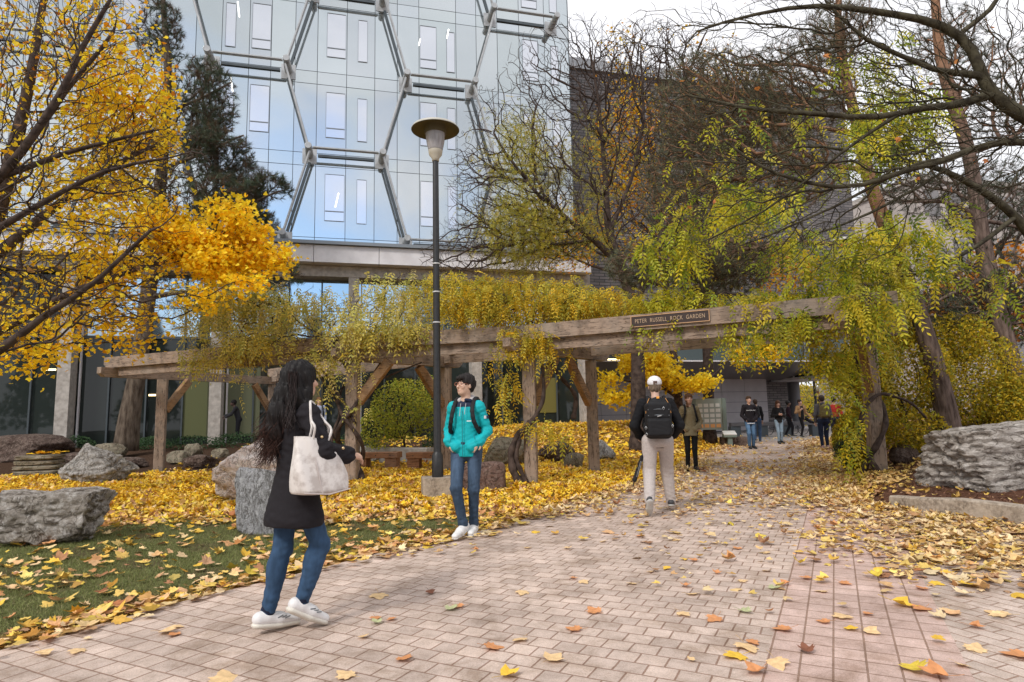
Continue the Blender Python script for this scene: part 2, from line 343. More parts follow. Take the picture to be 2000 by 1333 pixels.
# stone kerb on the right
b = MB(); kp = [(1738, 991), (1800, 1003), (1870, 1012), (1940, 1021), (2003, 1031), (2100, 1046), (2230, 1068)]
pts = [G(*p) for p in kp]; prev = None; rows = []
for i, p in enumerate(pts):
    d = pts[min(i + 1, len(pts) - 1)] - pts[max(i - 1, 0)]; d /= np.linalg.norm(d); nn = np.array([-d[1], d[0], 0]); nn = nn if nn[0] > -.2 and nn[1] > 0 else -nn
    h = .15 + .07 * min(1, i / 2); rows.append([p + [0, 0, -.05], p + [0, 0, h - .02], p + nn * .02 + [0, 0, h], p + nn * .15 + [0, 0, h], p + nn * .16 + [0, 0, -.05]])
rows = np.array(rows); m_, k_ = rows.shape[:2]; idx = np.arange(m_ * k_).reshape(m_, k_)
b.add(rows.reshape(-1, 3), np.stack([idx[:-1, :-1], idx[1:, :-1], idx[1:, 1:], idx[:-1, 1:]], -1).reshape(-1, 4))
b.f.setdefault(5, []).append(np.array([[0, 1, 2, 3, 4], [(m_-1)*5+4, (m_-1)*5+3, (m_-1)*5+2, (m_-1)*5+1, (m_-1)*5]]))
tag(b.build('kerb', M['kerb']), 'low stained concrete kerb holding back mulch beside the brick path', 'kerb')
# ------------------------------------------------------------------ buildings
O_ = np.array([-5.74, 27.0, 0.0]); FD = np.array([.968, .252, 0]); FD /= np.linalg.norm(FD); FA = math.atan2(FD[1], FD[0])
def facet(px, inward=0.0):
    """distance along the facade seen at photo column px (measured on the plane `inward` metres behind it)"""
    k = (px - 1000) / F; o = O_ + np.array([-FD[1], FD[0], 0]) * inward
    return (k * o[1] - o[0]) / (FD[0] - k * FD[1])
def glassy(name, c, rough=.03, metal=.85, wav=.0, spec=.5):
    m, nt, b = mat_new(name); b.inputs['Roughness'].default_value = rough; b.inputs['Metallic'].default_value = metal
    a = N(nt, 'ShaderNodeAttribute', attribute_name='Col'); nt.links.new(mixc(nt, 1.0, c, a.outputs['Color'], 'MULTIPLY'), b.inputs['Base Color']); b.inputs['Specular IOR Level'].default_value = spec
    if wav: bump(nt, b, noise(nt, .35, 2), wav, .05)
    return m
M['facade'] = glassy('silver_glass', (.54, .575, .59), .04, .9, .06)
M['window'] = glassy('window_glass', (.64, .66, .70), .02, .9, .03)
M['slot'] = mat_plain('dark_joint', (.06, .075, .085), .4)
M['frame_grey'] = mat_plain('grey_frame', (.22, .24, .26), .4, .3)
M['steel'] = mat_noise('painted_steel', (.34, .345, .35), (.46, .465, .47), 3, .45, .05, 20, .002, metal=.3)
M['white_panel'] = mat_noise('white_panel', (.62, .60, .62), (.74, .72, .74), 2, .5, 0)
M['pod_glass'] = glassy('podium_glass', (.022, .028, .026), .03, 0, .02, .42)
M['pod_glass_up'] = glassy('upper_podium_glass', (.42, .52, .60), .04, .85, .03)
M['dark_in'] = mat_plain('dark_interior', (.02, .022, .022), .8)
M['light_tube'] = mat_plain('lit_ceiling_lamp', (1, 1, 1), .5, emit=(1, .97, .9), es=1.6)
M['warm_light'] = mat_plain('warm_lamp', (1, .9, .6), .5, emit=(1, .75, .35), es=2.5)

bld = empty('glass_building', O_, FA, 'tall silver glass office building wrapped in a hexagonal steel frame', 'building')
J = .012
# cladding panels of the tower
vl = sorted([-5.64, -4.74, -3.74, -2.79, -1.52, -.28, .73, 1.73, 3.48, 4.46, 5.5, 6.6, 7.9, 9.15] + [t - j * 5.25 for t in (-1.52, -2.79, -.28 - 3.46 + 0) for j in ()])
t_ = -6.75; 
while t_ > -28: vl.append(t_); t_ -= random.choice([1.0, 1.27, 1.02, .95])
vl = sorted(vl)
hl = [8.75, 9.12]
for k in range(5): hl += [12.33 + 3.8 * k, 12.92 + 3.8 * k]
wins = []   # (t0,t1,z0,z1)
def winset(k):
    z = 3.8 * k
    return [(-5.55, -4.76, 9.88 + z, 12.0 + z, 1), (-2.40, -1.56, 9.88 + z, 12.0 + z, 1), (1.77, 2.55, 9.88 + z, 12.0 + z, 1), (6.75, 7.55, 9.88 + z, 12.0 + z, 1), (-10.6, -9.7, 9.88 + z, 12.0 + z, 1), (-15.6, -14.7, 9.88 + z, 12.0 + z, 1),
            (-6.62, -6.2, 9.82 + z, 11.85 + z, 0), (-1.04, -.61, 9.82 + z, 11.85 + z, 0), (3.02, 3.42, 9.82 + z, 11.85 + z, 0), (8.2, 8.6, 9.82 + z, 11.85 + z, 0), (-11.9, -11.45, 9.82 + z, 11.85 + z, 0)]
b = MB()
for i in range(len(vl) - 1):
    for j in range(len(hl) - 1):
        a0, a1, z0, z1 = vl[i] + J, vl[i + 1] - J, hl[j] + J, hl[j + 1] - J
        tint = 1 + random.uniform(-.07, .04); cc = (tint * random.uniform(.97, 1), tint, tint * random.uniform(.98, 1.02))
        y = random.uniform(-.004, .004); y1 = y + random.uniform(-.004, .004)
        b.add([[a0, y, z0], [a1, y1, z0], [a1, y1, z1], [a0, y, z1]], [[0, 1, 2, 3]], cc)
b.build('cladding', M['facade'], bld)
b = MB(); b.box((-29, .03, 8.7), (9.2, 14, 34)); b.build('tower_body', M['slot'], bld)
for k in range(4):
    for (a0, a1, z0, z1, big) in winset(k):
        if z0 > 24: continue
        b = MB(); b.box((a0, -.012, z0), (a1, -.006, z1), (1, 1, 1))
        wo = b.build('window', M['window'], bld)
        b = MB(); e = .028
        def bar(x0, x1, y0, y1): b.box((x0, -.035, y0), (x1, -.013, y1))
        bar(a0, a0 + e * .6, z0, z1); bar(a1 - e * .6, a1, z0, z1); bar(a0 + e, a1 - e, z0, z0 + e * .8); bar(a0 + e, a1 - e, z1 - e * .5, z1)
        if big: bar(a0 + e, a1 - e, z0 + .42, z0 + .42 + e * 1.4)
        b.build('window_frame', M['frame_grey'], wo)
for (px, y0, y1, dx) in [(652, 378, 406, 6), (879, 58, 76, 4), (440, 5, 34, -4), (431, 152, 180, -5), (820, 77, 90, 3)]:
    t0 = facet(px); Yf = O_[1] + FD[1] * t0; s = F / Yf
    z0 = P(px, y1, Yf)[2]; z1 = P(px, y0, Yf)[2]; b = MB()
    b.beam((t0 - dx / s / 2, -.03, z0), (t0 + dx / s / 2, -.03, z1), .05, .02); b.build('ceiling_lamp', M['light_tube'], bld)
# hexagonal exoskeleton
def node_bar(p0, p1):
    a = np.array([p0[0], -.85, p0[1]]); c = np.array([p1[0], -.85, p1[1]]); d = c - a; L = np.linalg.norm(d); u = d / L
    b = MB(); b.beam(a + u * .16, c - u * .16, .10, .08, .012, up=(0, -1, 0)); b.beam(a + u * .2 + [0, -.09, 0], c - u * .2 + [0, -.09, 0], .05, .05, up=(0, -1, 0)); b.build('steel_bar', M['steel'], bld)
    b = MB(); b.beam(a + u * .35 + [0, .80, 0], c - u * .35 + [0, .80, 0], .11, .05, up=(0, -1, 0)); b.build('shadow_strip', M['slot'], bld)  # dark bar close to the cladding, standing in for the frame's shadow
segs = set(); nodes = set()
for r in range(5):
    z = 9.0 + 3.8 * r
    for j in range(-4, 2):
        x0 = (1.1 if r % 2 == 0 else -3.05) + 8.2 * j; x1 = x0 + 3.1
        if x1 > 9.3 or x0 < -24: continue
        segs.add(((round(x0, 2), z), (round(x1, 2), z))); nodes |= {(round(x0, 2), z), (round(x1, 2), z)}
        if r < 4:
            for q, tx in ((x0, x0 - 1.05), (x1, x1 + 1.05)):
                if -24 < tx < 9.1: segs.add(((round(q, 2), z), (round(tx, 2), z + 3.8)))
for s0, s1 in sorted(segs): node_bar(s0, s1)
for (x, z) in sorted(nodes):
    b = MB(); ns = 20; a = np.arange(ns) * 2 * np.pi / ns
    prof = [(0.0, -1.10), (.13, -1.10), (.145, -1.08), (.145, -.62), (.165, -.6), (.165, -.03)]
    v = np.stack([np.stack([x + p * np.cos(a), np.full(ns, y), z + p * np.sin(a)], -1) for p, y in prof]); idx = np.arange(len(prof) * ns).reshape(len(prof), ns); jx = np.roll(idx, -1, 1)
    b.add(v.reshape(-1, 3), np.stack([idx[:-1], idx[1:], jx[1:], jx[:-1]], -1).reshape(-1, 4)); b.box((x - .3, -.03, z - .38), (x + .3, -.015, z + .3))
    b.build('frame_node', M['steel'], bld, smooth=False)
# roof edge lip, white panels, concrete frame
b = MB(); b.box((-29, -1.25, 8.52), (9.6, .0, 8.66)); b.build('ledge', M['frame_grey'], bld)
b = MB()
tt = [-29, -26.4, -23.8, -21.1, -18.5, -15.9, -13.2, -10.6, -8.0, -5.4, -2.75, -.1, 2.5, 5.15, 7.8, 9.5]
for i in range(len(tt) - 1): b.box((tt[i] + .01, -1.1, 7.78), (tt[i + 1] - .01, -.02, 8.50))
b.build('parapet_panel', M['white_panel'], bld)
b = MB(); b.box((-29, -.55, 7.30), (9.5, .4, 7.76)); b.build('concrete_lintel', M['concrete'], bld)
for t0 in (-22.2, -16.95, -11.7, -6.42, -1.12, 4.15, 9.35):
    b = MB(); b.box((t0 - .22, -.55, .1), (t0 + .22, .1, 7.29)); b.build('pillar', M['concrete'], bld)
    b = MB(); b.box((t0 + .30, .02, .1), (t0 + .36, .12, 7.29)); b.build('pillar_trim', M['white_panel'], bld)
b = MB(); b2 = MB(); bars = MB()
ps = [-29, -22.2, -16.95, -11.7, -6.42, -1.12, 4.15, 9.35]
for i in range(len(ps) - 1):
    n_ = 4; w_ = (ps[i + 1] - ps[i]) / n_
    for j in range(n_):
        a0 = ps[i] + w_ * j; yy = .15 + random.uniform(-.003, .003); g = random.uniform(.7, 1.3)
        b.add([[a0, yy, .1], [a0 + w_ - .02, yy + random.uniform(-.006, .006), .1], [a0 + w_ - .02, yy, 4.7], [a0, yy, 4.7]], [[0, 1, 2, 3]], (g, g, g))
        if i >= 3:
            for z0, z1 in ((4.75, 5.9), (5.93, 7.28)):
                b2.add([[a0, yy, z0], [a0 + w_ - .02, yy, z0], [a0 + w_ - .02, yy, z1], [a0, yy, z1]], [[0, 1, 2, 3]], (.9 + .1 * random.random(),) * 3)
        else:
            b.add([[a0, yy, 4.75], [a0 + w_ - .02, yy, 4.75], [a0 + w_ - .02, yy, 7.28], [a0, yy, 7.28]], [[0, 1, 2, 3]], (g * .8,) * 3)
        if j: bars.box((a0 - .03, .06, .1), (a0 + .03, .145, 7.28))
        if j % 2 == 1: bars.box((a0, .08, 4.68), (a0 + w_ * 3, .144, 4.76)) if False else None
    bars.box((ps[i], .10, 4.66), (ps[i + 1], .142, 4.76))
b.build('ground_floor_glazing', M['pod_glass'], bld); b2.build('upper_glazing', M['pod_glass_up'], bld); bars.build('mullion', M['slot'], bld)
b = MB(); b.box((-29, .3, -.2), (9.35, 8, 7.3)); b.build('podium_core', M['dark_in'], bld)
# lit corners seen behind the ground floor glass
for (px, z0, z1, wd, mt) in [(1055, 1.4, 3.0, 1.5, (.16, .14, .03)), (455, .7, 3.5, 2.0, (.12, .13, .07)), (385, .7, 3.4, 1.1, (.10, .11, .04)), (600, 1.6, 2.9, 1.2, (.15, .13, .06))]:
    t0 = facet(px); b = MB(); b.box((t0 - wd / 2, .12, z0), (t0 + wd / 2, .135, z1)); b.build('wall_panel', mat_plain('olive_wall', mt, .6), bld)
for (px, py, wd) in [(295, 772, .25), (88, 722, .5), (1195, 702, 1.2)]:
    t0 = facet(px); z0 = P(px, py, O_[1] + FD[1] * t0)[2]; b = MB(); b.box((t0 - wd / 2, .10, z0 - .035), (t0 + wd / 2, .115, z0 + .035)); b.build('ceiling_lamp', M['warm_light'], bld)
b = MB(); b.box((9.2, .1, .1), (9.9, 8, 8.5)); b.build('end_wall', M['concrete'], bld)

# dark brick wing over the passage
def ribbed():
    m, nt, b = mat_new('dark_ribbed_brick'); n = N(nt, 'ShaderNodeTexBrick'); mp = N(nt, 'ShaderNodeMapping'); mp.inputs['Rotation'].default_value = (R(90), 0, 0)
    nt.links.new(N(nt, 'ShaderNodeTexCoord').outputs['Object'], mp.inputs[0]); nt.links.new(mp.outputs[0], n.inputs['Vector'])
    for k, v in (('Scale', 1), ('Mortar Size', .018), ('Brick Width', .6), ('Row Height', .16)): n.inputs[k].default_value = v
    n.inputs['Color1'].default_value = (.19, .17, .165, 1); n.inputs['Color2'].default_value = (.11, .10, .10, 1); n.inputs['Mortar'].default_value = (.03, .03, .032, 1)
    nt.links.new(n.outputs[0], b.inputs['Base Color']); b.inputs['Roughness'].default_value = .7; return m
M['ribbed'] = ribbed()
wing = empty('brick_wing', O_, FA, 'dark ribbed brick wing raised over the covered passage behind the bare tree', 'building')
t1 = facet(1692, 2.5)
b = MB(); b.box((9.95, 2.5, 5.7), (t1, 16, 20.3)); b.build('wall', M['ribbed'], wing)
b = MB(); b.box((9.95, 2.3, 19.9), (t1 + .1, 2.48, 20.5)); b.build('parapet', M['steel'], wing)
tE = facet(1660, 2.0)
M['green_glass'] = glassy('green_dark_glass', (.045, .065, .065), .05, .2, .02, .5)
b = MB(); b.box((9.95, 2.0, 4.02), (tE, 2.45, 5.72), (1, 1, 1)); b.build('glass_band', M['green_glass'], wing)
for px in (1290, 1385, 1480, 1575):
    q = facet(px, 1.9); b = MB(); b.box((q - .03, 1.94, 4.02), (q + .03, 1.99, 5.7)); b.build('mullion', M['frame_grey'], wing)
b = MB(); b.box((9.95, 1.9, 3.93), (tE, 2.0, 4.0)); b.build('edge_trim', M['white_panel'], wing)
b = MB(); b.add([[9.95, 2.02, 3.96], [tE, 2.02, 3.96], [tE, 8, 3.25], [9.95, 8, 3.25], [9.95, 2.02, 4.01], [tE, 2.02, 4.01], [tE, 8, 4.01], [9.95, 8, 4.01]], [[0, 1, 2, 3], [7, 6, 5, 4], [0, 4, 5, 1], [2, 6, 7, 3], [1, 5, 6, 2], [3, 7, 4, 0]]); b.build('soffit', mat_plain('soffit_grey', (.13, .115, .115), .35), wing)
tw = facet(1494, 7.5)
b = MB(); M['tile'] = mat_noise('grey_cladding_tile', (.40, .37, .38), (.46, .43, .44), 1.5, .5, 0)
x = 10.0
cols = list(np.linspace(10.0, tw, 10)); rws = [0.05, .55, 1.2, 1.85, 2.5, 3.35]
for i in range(len(cols) - 1):
    for j in range(len(rws) - 1): b.box((cols[i] + .012, 7.5, rws[j] + .012), (cols[i + 1] - .012, 7.9, rws[j + 1] - .012))
b.build('tile_wall', M['tile'], wing)
b = MB(); b.box((9.97, 7.56, 0), (tw - .02, 7.95, 3.3)); b.build('tile_backing', M['slot'], wing)
ta, tb = facet(1494, 9), facet(1534, 9.0)
b = MB(); b.box((ta - 1.5, 9.0, 0), (tb, 9.5, 3.6)); b.build('dark_wall', M['ribbed'], wing)
tc_ = facet(1545, 9.2); b = MB(); b.lathe([(.42, 0), (.42, 3.6)], 20, (tc_, 9.2, 0)); b.build('round_column', mat_plain('column_grey', (.10, .10, .11), .5), wing, smooth=True)
# bridge with white mullions
p0, p1 = P(1486, 740, 43.5), P(1668, 740, 34.5); p0[2] = p1[2] = 0
bd = (p1 - p0) / np.linalg.norm(p1 - p0); br = empty('link_bridge', p0, math.atan2(bd[1], bd[0]), 'low glazed link bridge with white mullions beyond the passage', 'bridge'); Lb = np.linalg.norm(p1 - p0)
b = MB(); b.box((-6, .1, 3.35), (Lb, 3, 4.3), (1, 1, 1)); b.build('glass_band', M['green_glass'], br)
b = MB(); b.box((-6, 0, 3.18), (Lb, 3.0, 3.33)); b.build('lower_rail', M['white_panel'], br)
for i in range(6):
    b = MB(); q = Lb * (i + .4) / 6; b.box((q - .05, .02, 3.34), (q + .05, .09, 4.3)); b.build('mullion', M['white_panel'], br)

# far orange brick house and pale concrete block
def simple_block(name, label, p0, wdt, dep, h, mat, winm, nfl, nb, wm, rot=0.0, cat='building'):
    o = empty(name, (p0[0], p0[1], 0), rot, label, cat)
    b = MB(); b.box((0, 0, 0), (wdt, dep, h)); b.build('wall', mat, o)
    for i in range(nb):
        for j in range(nfl):
            x0 = wdt * (i + .2) / nb; x1 = wdt * (i + .8) / nb; z0 = h * (j + .25) / nfl; z1 = h * (j + .8) / nfl
            b = MB(); b.box((x0, -.05, z0), (x1, .0, z1), (1, 1, 1)); b.build('window', winm, o)
    b = MB(); b.box((-.2, -.25, h), (wdt + .2, dep, h + .4)); b.build('roof', wm, o); return o
simple_block('brick_house', 'low orange brick building far beyond the passage', P(1562, 800, 62), 14, 8, 3.1, mat_noise('orange_brick', (.52, .27, .19), (.62, .36, .27), 6, .9), M['pod_glass'], 1, 4, M['concrete'], .1)
o = simple_block('concrete_building', 'pale beige concrete block standing behind the pines', P(1835, 800, 46), 22, 12, 18.5, mat_noise('beige_concrete', (.40, .355, .33), (.50, .45, .42), 2, .9), mat_plain('dull_window', (.20, .19, .19), .3), 5, 9, M['concrete'], FA)
simple_block('far_building', 'pale grey distant block seen left behind the yellow maple', P(-330, 800, 40), 10, 8, 12, M['white_panel'], M['pod_glass_up'], 3, 5, M['concrete'], FA)

# ------------------------------------------------------------------ pergola
perg = empty('pergola', G(1028, 940), 0, 'long curved weathered timber pergola hung with vines beside the path', 'pergola')
po = np.array(perg.location)
def XY(px, Y): return np.array([(px - 1000) / F * Y, Y, 0.0])
E0, F2, F3, RR = XY(228, 16.6), XY(688, 13.3), XY(1032, 12.35), XY(1760, 9.5)
Qp, B1, B3, B4 = XY(532, 21.3), XY(869, 15.4), XY(1153, 14.2), XY(1697, 11.75)
P0 = XY(316, 17.4)
def at(p, z): return np.array([p[0], p[1], z]) - po
def pbeam(name, a, c, z0, z1, w=.14, mat='timber', ext=0.0, cut=True):
    a = a.copy(); c = c.copy(); d = (c - a) / np.linalg.norm(c - a); a -= d * ext; c += d * ext
    b = MB(); sd = np.array([-d[1], d[0], 0]) * w / 2; e = .012; h = z1 - z0
    def prof(p, sgn):   # chamfered tail
        if cut: return [at(p + d * sgn * -.12, z0), at(p, z0 + h * .35), at(p, z1)]
        return [at(p, z0), at(p, z0 + h * .35), at(p, z1)]
    A = prof(a, -1); B = prof(c, 1); ring = [A[0], A[1], A[2], B[2], B[1], B[0]]
    v = [p - sd for p in ring] + [p + sd for p in ring]
    b.add(v, [[i, i + 6, (i + 1) % 6 + 6, (i + 1) % 6] for i in range(6)]); b.f.setdefault(6, []).append(np.array([[0, 1, 2, 3, 4, 5], [11, 10, 9, 8, 7, 6]]))
    mid = (at(a, (z0+z1)/2) + at(c, (z0+z1)/2)) / 2; ang = math.atan2(d[1], d[0])
    V = np.concatenate(b.v) - mid; Rm = np.array([[math.cos(ang), math.sin(ang), 0], [-math.sin(ang), math.cos(ang), 0], [0, 0, 1]]); b.v = [V @ Rm.T]
    o = b.build(name, M[mat], perg); o.location = [float(q) for q in mid]; o.rotation_euler = (0, 0, ang); return o
for q in (P0, F2, F3, B1, B3, B4, Qp):
    gz = float(hz(q[0], q[1])); s_ = .25; b = MB(); b.beam((0, 0, -.1), (0, 0, 2.5 - gz), s_, s_, .02)
    o = b.build('post', M['timber_post'], perg); o.location = [float(v) for v in at(q, gz)]; o.rotation_euler = (0, 0, R(20 if q is P0 else -8))
Lz0, Lz1, Uz0, Uz1 = 2.52, 2.77, 2.775, 3.06
for a, c, e in ((E0, Qp, .5), (F2, B1, .5), (F3, B3, .7), (XY(1655, 9.5), B4, .25)): pbeam('cross_beam', a, c, Lz0, Lz1, .18, ext=e)
def off(p, q, k):
    d = (q - p) / np.linalg.norm(q - p); return np.array([d[1], -d[0], 0]) * k
for a, c, e in ((E0, F2, .35), (F2, F3, .02), (F3, RR, .02)):
    pbeam('front_beam', a + off(a, c, .12), c + off(a, c, .12), Uz0, Uz1, .12, ext=e, cut=e > .1)
    pbeam('lower_rail', a + off(a, c, .02), c + off(a, c, .02) - (0 if c is not RR else (c - a) * .14), 2.56, 2.772, .09, ext=e * .6, cut=e > .1)
for a, c, e in ((Qp, B1, .3), (B1, B3, .02), (B3, B4 + np.array([.5, -.4, 0]), .02)):
    pbeam('back_beam', a, c, Uz0, Uz1, .12, ext=e, cut=e > .1); pbeam('lower_rail', a + off(a, c, .10), c + off(a, c, .10), 2.60, 2.772, .07, ext=e, cut=False)
def brace(p, tow, L=.85):
    d = (tow - p) / np.linalg.norm(tow - p); gz = 2.49; b = MB(); b.beam((.12, 0, -L), (.12 + L * .85, 0, 0), .14, .20, .01)
    o = b.build('brace', M['timber_brace'], perg); o.location = [float(v) for v in at(p, gz)]; o.rotation_euler = (0, 0, math.atan2(d[1], d[0]))
brace(P0, Qp); brace(Qp, P0); brace(F2, F3); brace(B1, F2, .9); brace(B3, F3, .95); brace(F3, B3, .95); brace(B1, XY(800, 16.2)); brace(B4, XY(1655, 9.5)); brace(F2, B1)
# name board on the front beam
def text_mesh(txt, size, extr=.002, font_scale=(1, 1)):
    cu = bpy.data.curves.new('t', 'FONT'); cu.body = txt; cu.size = size; cu.extrude = extr; cu.align_x = 'CENTER'; cu.align_y = 'CENTER'; cu.resolution_u = 3; cu.space_character = 1.12
    to = bpy.data.objects.new('t', cu); COL.objects.link(to); dg = bpy.context.evaluated_depsgraph_get(); me = bpy.data.meshes.new_from_object(to.evaluated_get(dg)); bpy.data.objects.remove(to); return me
dF = (RR - F3) / np.linalg.norm(RR - F3); angF = math.atan2(dF[1], dF[0]); nF = np.array([dF[1], -dF[0], 0])
def onF(px):
    k = (px - 1000) / F; base = F3 + nF * .18; s = (k * base[1] - base[0]) / (dF[0] - k * dF[1]); return base + dF * s
qa, qb = onF(1236), onF(1392); qc = (qa + qb) / 2; Ls = np.linalg.norm(qb - qa)
b = MB(); b.box((-Ls/2, -.03, -.10), (Ls/2, .0, .10)); pl = b.build('name_board', mat_plain('dark_brown_board', (.03, .014, .01), .45), perg)
pl.location = [float(v) for v in at(qc, 2.93)]; pl.rotation_euler = (0, 0, angF)
b = MB()
for c0, c1 in (((-Ls/2, -.04, -.10), (Ls/2, -.0305, -.088)), ((-Ls/2, -.04, .088), (Ls/2, -.0305, .10)), ((-Ls/2, -.04, -.0875), (-Ls/2+.013, -.0305, .0875)), ((Ls/2-.013, -.04, -.0875), (Ls/2, -.0305, .0875))): b.box(c0, c1)
b.build('board_border', mat_plain('brass', (.55, .33, .18), .4, .4), pl)
me = text_mesh('PETER  RUSSELL  ROCK  GARDEN', .105); xs_ = [v.co.x for v in me.vertices]; k_ = (Ls - .16) / (max(xs_) - min(xs_)); me.transform(Matrix.Diagonal((k_, 1, 1, 1)))
me.materials.append(mat_plain('gold_lettering', (.48, .34, .22), .4, .3)); tx = bpy.data.objects.new('lettering', me); COL.objects.link(tx); tx.parent = pl; tx.location = (0, -.034, .0); tx.rotation_euler = (R(90), 0, 0)

# ------------------------------------------------------------------ street lamps
def street_lamp(loc, label, base=True):
    o = empty('street_lamp', loc, 0, label, 'street lamp', 'mushroom street lamps')
    o.scale = (1.14, 1.14, 1.19)
    if base:
        b = MB(); b.beam((0, 0, -.05), (0, 0, .26), .46, .46, .03); k = b.build('concrete_footing', M['kerb'], o); k.rotation_euler = (0, 0, R(12))
    z0 = .26 if base else 0
    b = MB(); b.lathe([(.085, z0), (.085, z0 + .02), (.085, z0 + .30), (.062, z0 + .34), (.058, z0 + .36), (.052, 3.0), (.045, 4.98)], 20); b.build('pole', M['black_metal'], o, smooth=True)
    b = MB(); b.lathe([(.0, 4.90), (.055, 4.90), (.055, 4.94), (.10, 5.0), (.112, 5.06), (.112, 5.07)], 24); b.build('collar', mat_plain('cream_metal', (.50, .46, .38), .5), o, smooth=True)
    b = MB(); b.lathe([(.112, 5.075), (.14, 5.20), (.152, 5.31), (.152, 5.33)], 24); b.build('lamp_glass', mat_noise('ribbed_lens', (.27, .25, .25), (.38, .36, .37), 30, .35, .2, 60, .003, stretch=(1, 1, .05)), o, smooth=True)
    b = MB(); b.lathe([(.15, 5.33), (.175, 5.34), (.175, 5.44), (.20, 5.455), (.36, 5.40), (.375, 5.39)], 40); b.build('shade_underside', mat_plain('ochre_enamel', (.10, .085, .05), .8), o, smooth=True)
    b = MB(); b.lathe([(.376, 5.388), (.378, 5.395), (.36, 5.425), (.25, 5.475), (.12, 5.50), (.0, 5.505)], 40); b.build('shade', mat_plain('cream_enamel', (.48, .46, .40), .45), o, smooth=True)
    tp_ = mat_plain('pale_tape', (.5, .5, .5), .5)
    for z in (2.9, 3.32, 2.45): b = MB(); b.lathe([(.058, z), (.061, z + .005), (.058, z + .02)], 16); b.build('tape_band', tp_, o)
    return o
lp = G(855, 968); street_lamp((lp[0], lp[1], float(hz(lp[0], lp[1]))), 'black street lamp with cream mushroom shade on a concrete block beside the man in teal')
lp = XY(1668, 18.0); street_lamp((lp[0], lp[1], -.25), 'street lamp with pale mushroom shade half hidden in leaves by the right pine', False)
# ------------------------------------------------------------------ trees
def mst(seed_pts, seed_par, seed_len, pts, bf=.35, wob=.0):
    """grow a branching tree from a seed skeleton to scattered points (balanced minimum spanning tree)"""
    pts = np.asarray(pts, float); seed = np.asarray(seed_pts, float); n0, n = len(seed), len(pts)
    nodes = np.vstack([seed, pts]); par = np.concatenate([np.asarray(seed_par), np.full(n, -1)]); plen = np.concatenate([np.asarray(seed_len, float), np.zeros(n)])
    D = np.linalg.norm(pts[:, None] - seed[None], axis=2); cost = D + bf * plen[None, :n0]
    bi = cost.argmin(1); bc = cost[np.arange(n), bi]; done = np.zeros(n, bool)
    order = []
    for _ in range(n):
        i = int(np.where(done, 1e9, bc).argmin()); done[i] = True; j = bi[i]; par[n0 + i] = j; order.append(n0 + i)
        plen[n0 + i] = plen[j] + np.linalg.norm(nodes[n0 + i] - nodes[j])
        c = np.linalg.norm(pts - pts[i], axis=1) + bf * plen[n0 + i]; m = (~done) & (c < bc); bi[m] = n0 + i; bc[m] = c[m]
    return nodes, par, order
def radii(nodes, par, order, n0, tip, p=2.3, seedr=None):
    N_ = len(nodes); r = np.zeros(N_); acc = np.zeros(N_)
    for i in list(reversed(order)) + list(range(n0 - 1, -1, -1)):
        a = acc[i] if acc[i] > 0 else tip ** p
        r[i] = a ** (1 / p)
        if par[i] >= 0: acc[par[i]] += a
    if seedr is not None: r[:n0] = np.maximum(r[:n0] * 0, seedr)
    return r
def wood(b, nodes, par, r, start=0, maxr=9.0, minns=3):
    ch = {}
    for i, p_ in enumerate(par):
        if p_ >= 0: ch.setdefault(int(p_), []).append(i)
    roots = [i for i, p_ in enumerate(par) if p_ < 0]; stack = [(i, None) for i in roots]
    while stack:
        i, pr = stack.pop(); chain = [i]
        while True:
            k = ch.get(chain[-1])
            if not k: break
            k = sorted(k, key=lambda q: -r[q]); chain.append(k[0])
            for q in k[1:]: stack.append((q, chain[-2]))
        pts = [nodes[c] for c in chain]; rr = [min(r[c], maxr) for c in chain]
        if pr is not None: pts = [nodes[pr]] + pts; rr = [min(r[chain[0]], r[pr])] + rr
        if len(pts) < 2: continue
        rm = max(rr); ns = 9 if rm > .09 else 6 if rm > .03 else 4 if rm > .012 else 3
        pts = np.array(pts); rr = np.array(rr)
        if len(pts) > 2: pts[1:-1] = pts[1:-1] * .6 + .2 * (pts[:-2] + pts[2:])
        rr[-1] *= .45
        b.tube(pts, rr, ns, cap=rm > .02)
def ell_pts(n, c, rad, shell=0.0):
    d = rng.normal(size=(n, 3)); d /= np.linalg.norm(d, axis=1)[:, None]; u = rng.random(n) ** (1 / 3)
    if shell: u = 1 - (1 - u) * (1 - shell)
    return np.asarray(c) + d * u[:, None] * np.asarray(rad)
def E(px, py, Y, rx, rz, ry=None):
    """ellipsoid: centre in metres, radii given in photo pixels (rx, rz) and metres (ry)"""
    c = P(px, py, Y); s = Y / F; return c, (rx * s, ry if ry is not None else rx * s, rz * s)
def sprays(wt, px, py, Y, rx, rz, n, srx=34, srz=14, dy=.8):
    out = []
    for _ in range(n):
        a = random.uniform(0, 6.28); u = math.sqrt(random.random()); k = random.uniform(.6, 1.4)
        out.append((wt / n, *E(px + rx * u * math.cos(a), py + rz * u * math.sin(a), Y + random.uniform(-dy, dy), srx * k, srz * k)))
    return out
def pix_line(pl):   # [(px,py,Y,r)...] -> points, radii, resampled
    P3 = np.array([P(a, b_, c) for a, b_, c, _ in pl]); rr = np.array([q[3] for q in pl]); out = []; ro = []
    for i in range(len(P3) - 1):
        n_ = max(2, int(np.linalg.norm(P3[i + 1] - P3[i]) / .35))
        for k in range(n_): t = k / n_; out.append(P3[i] * (1 - t) + P3[i + 1] * t); ro.append(rr[i] * (1 - t) + rr[i + 1] * t)
    out.append(P3[-1]); ro.append(rr[-1]); out = np.array(out)
    for _ in range(2):
        out[1:-1] = .5 * out[1:-1] + .25 * (out[:-2] + out[2:])
    return out, np.array(ro)
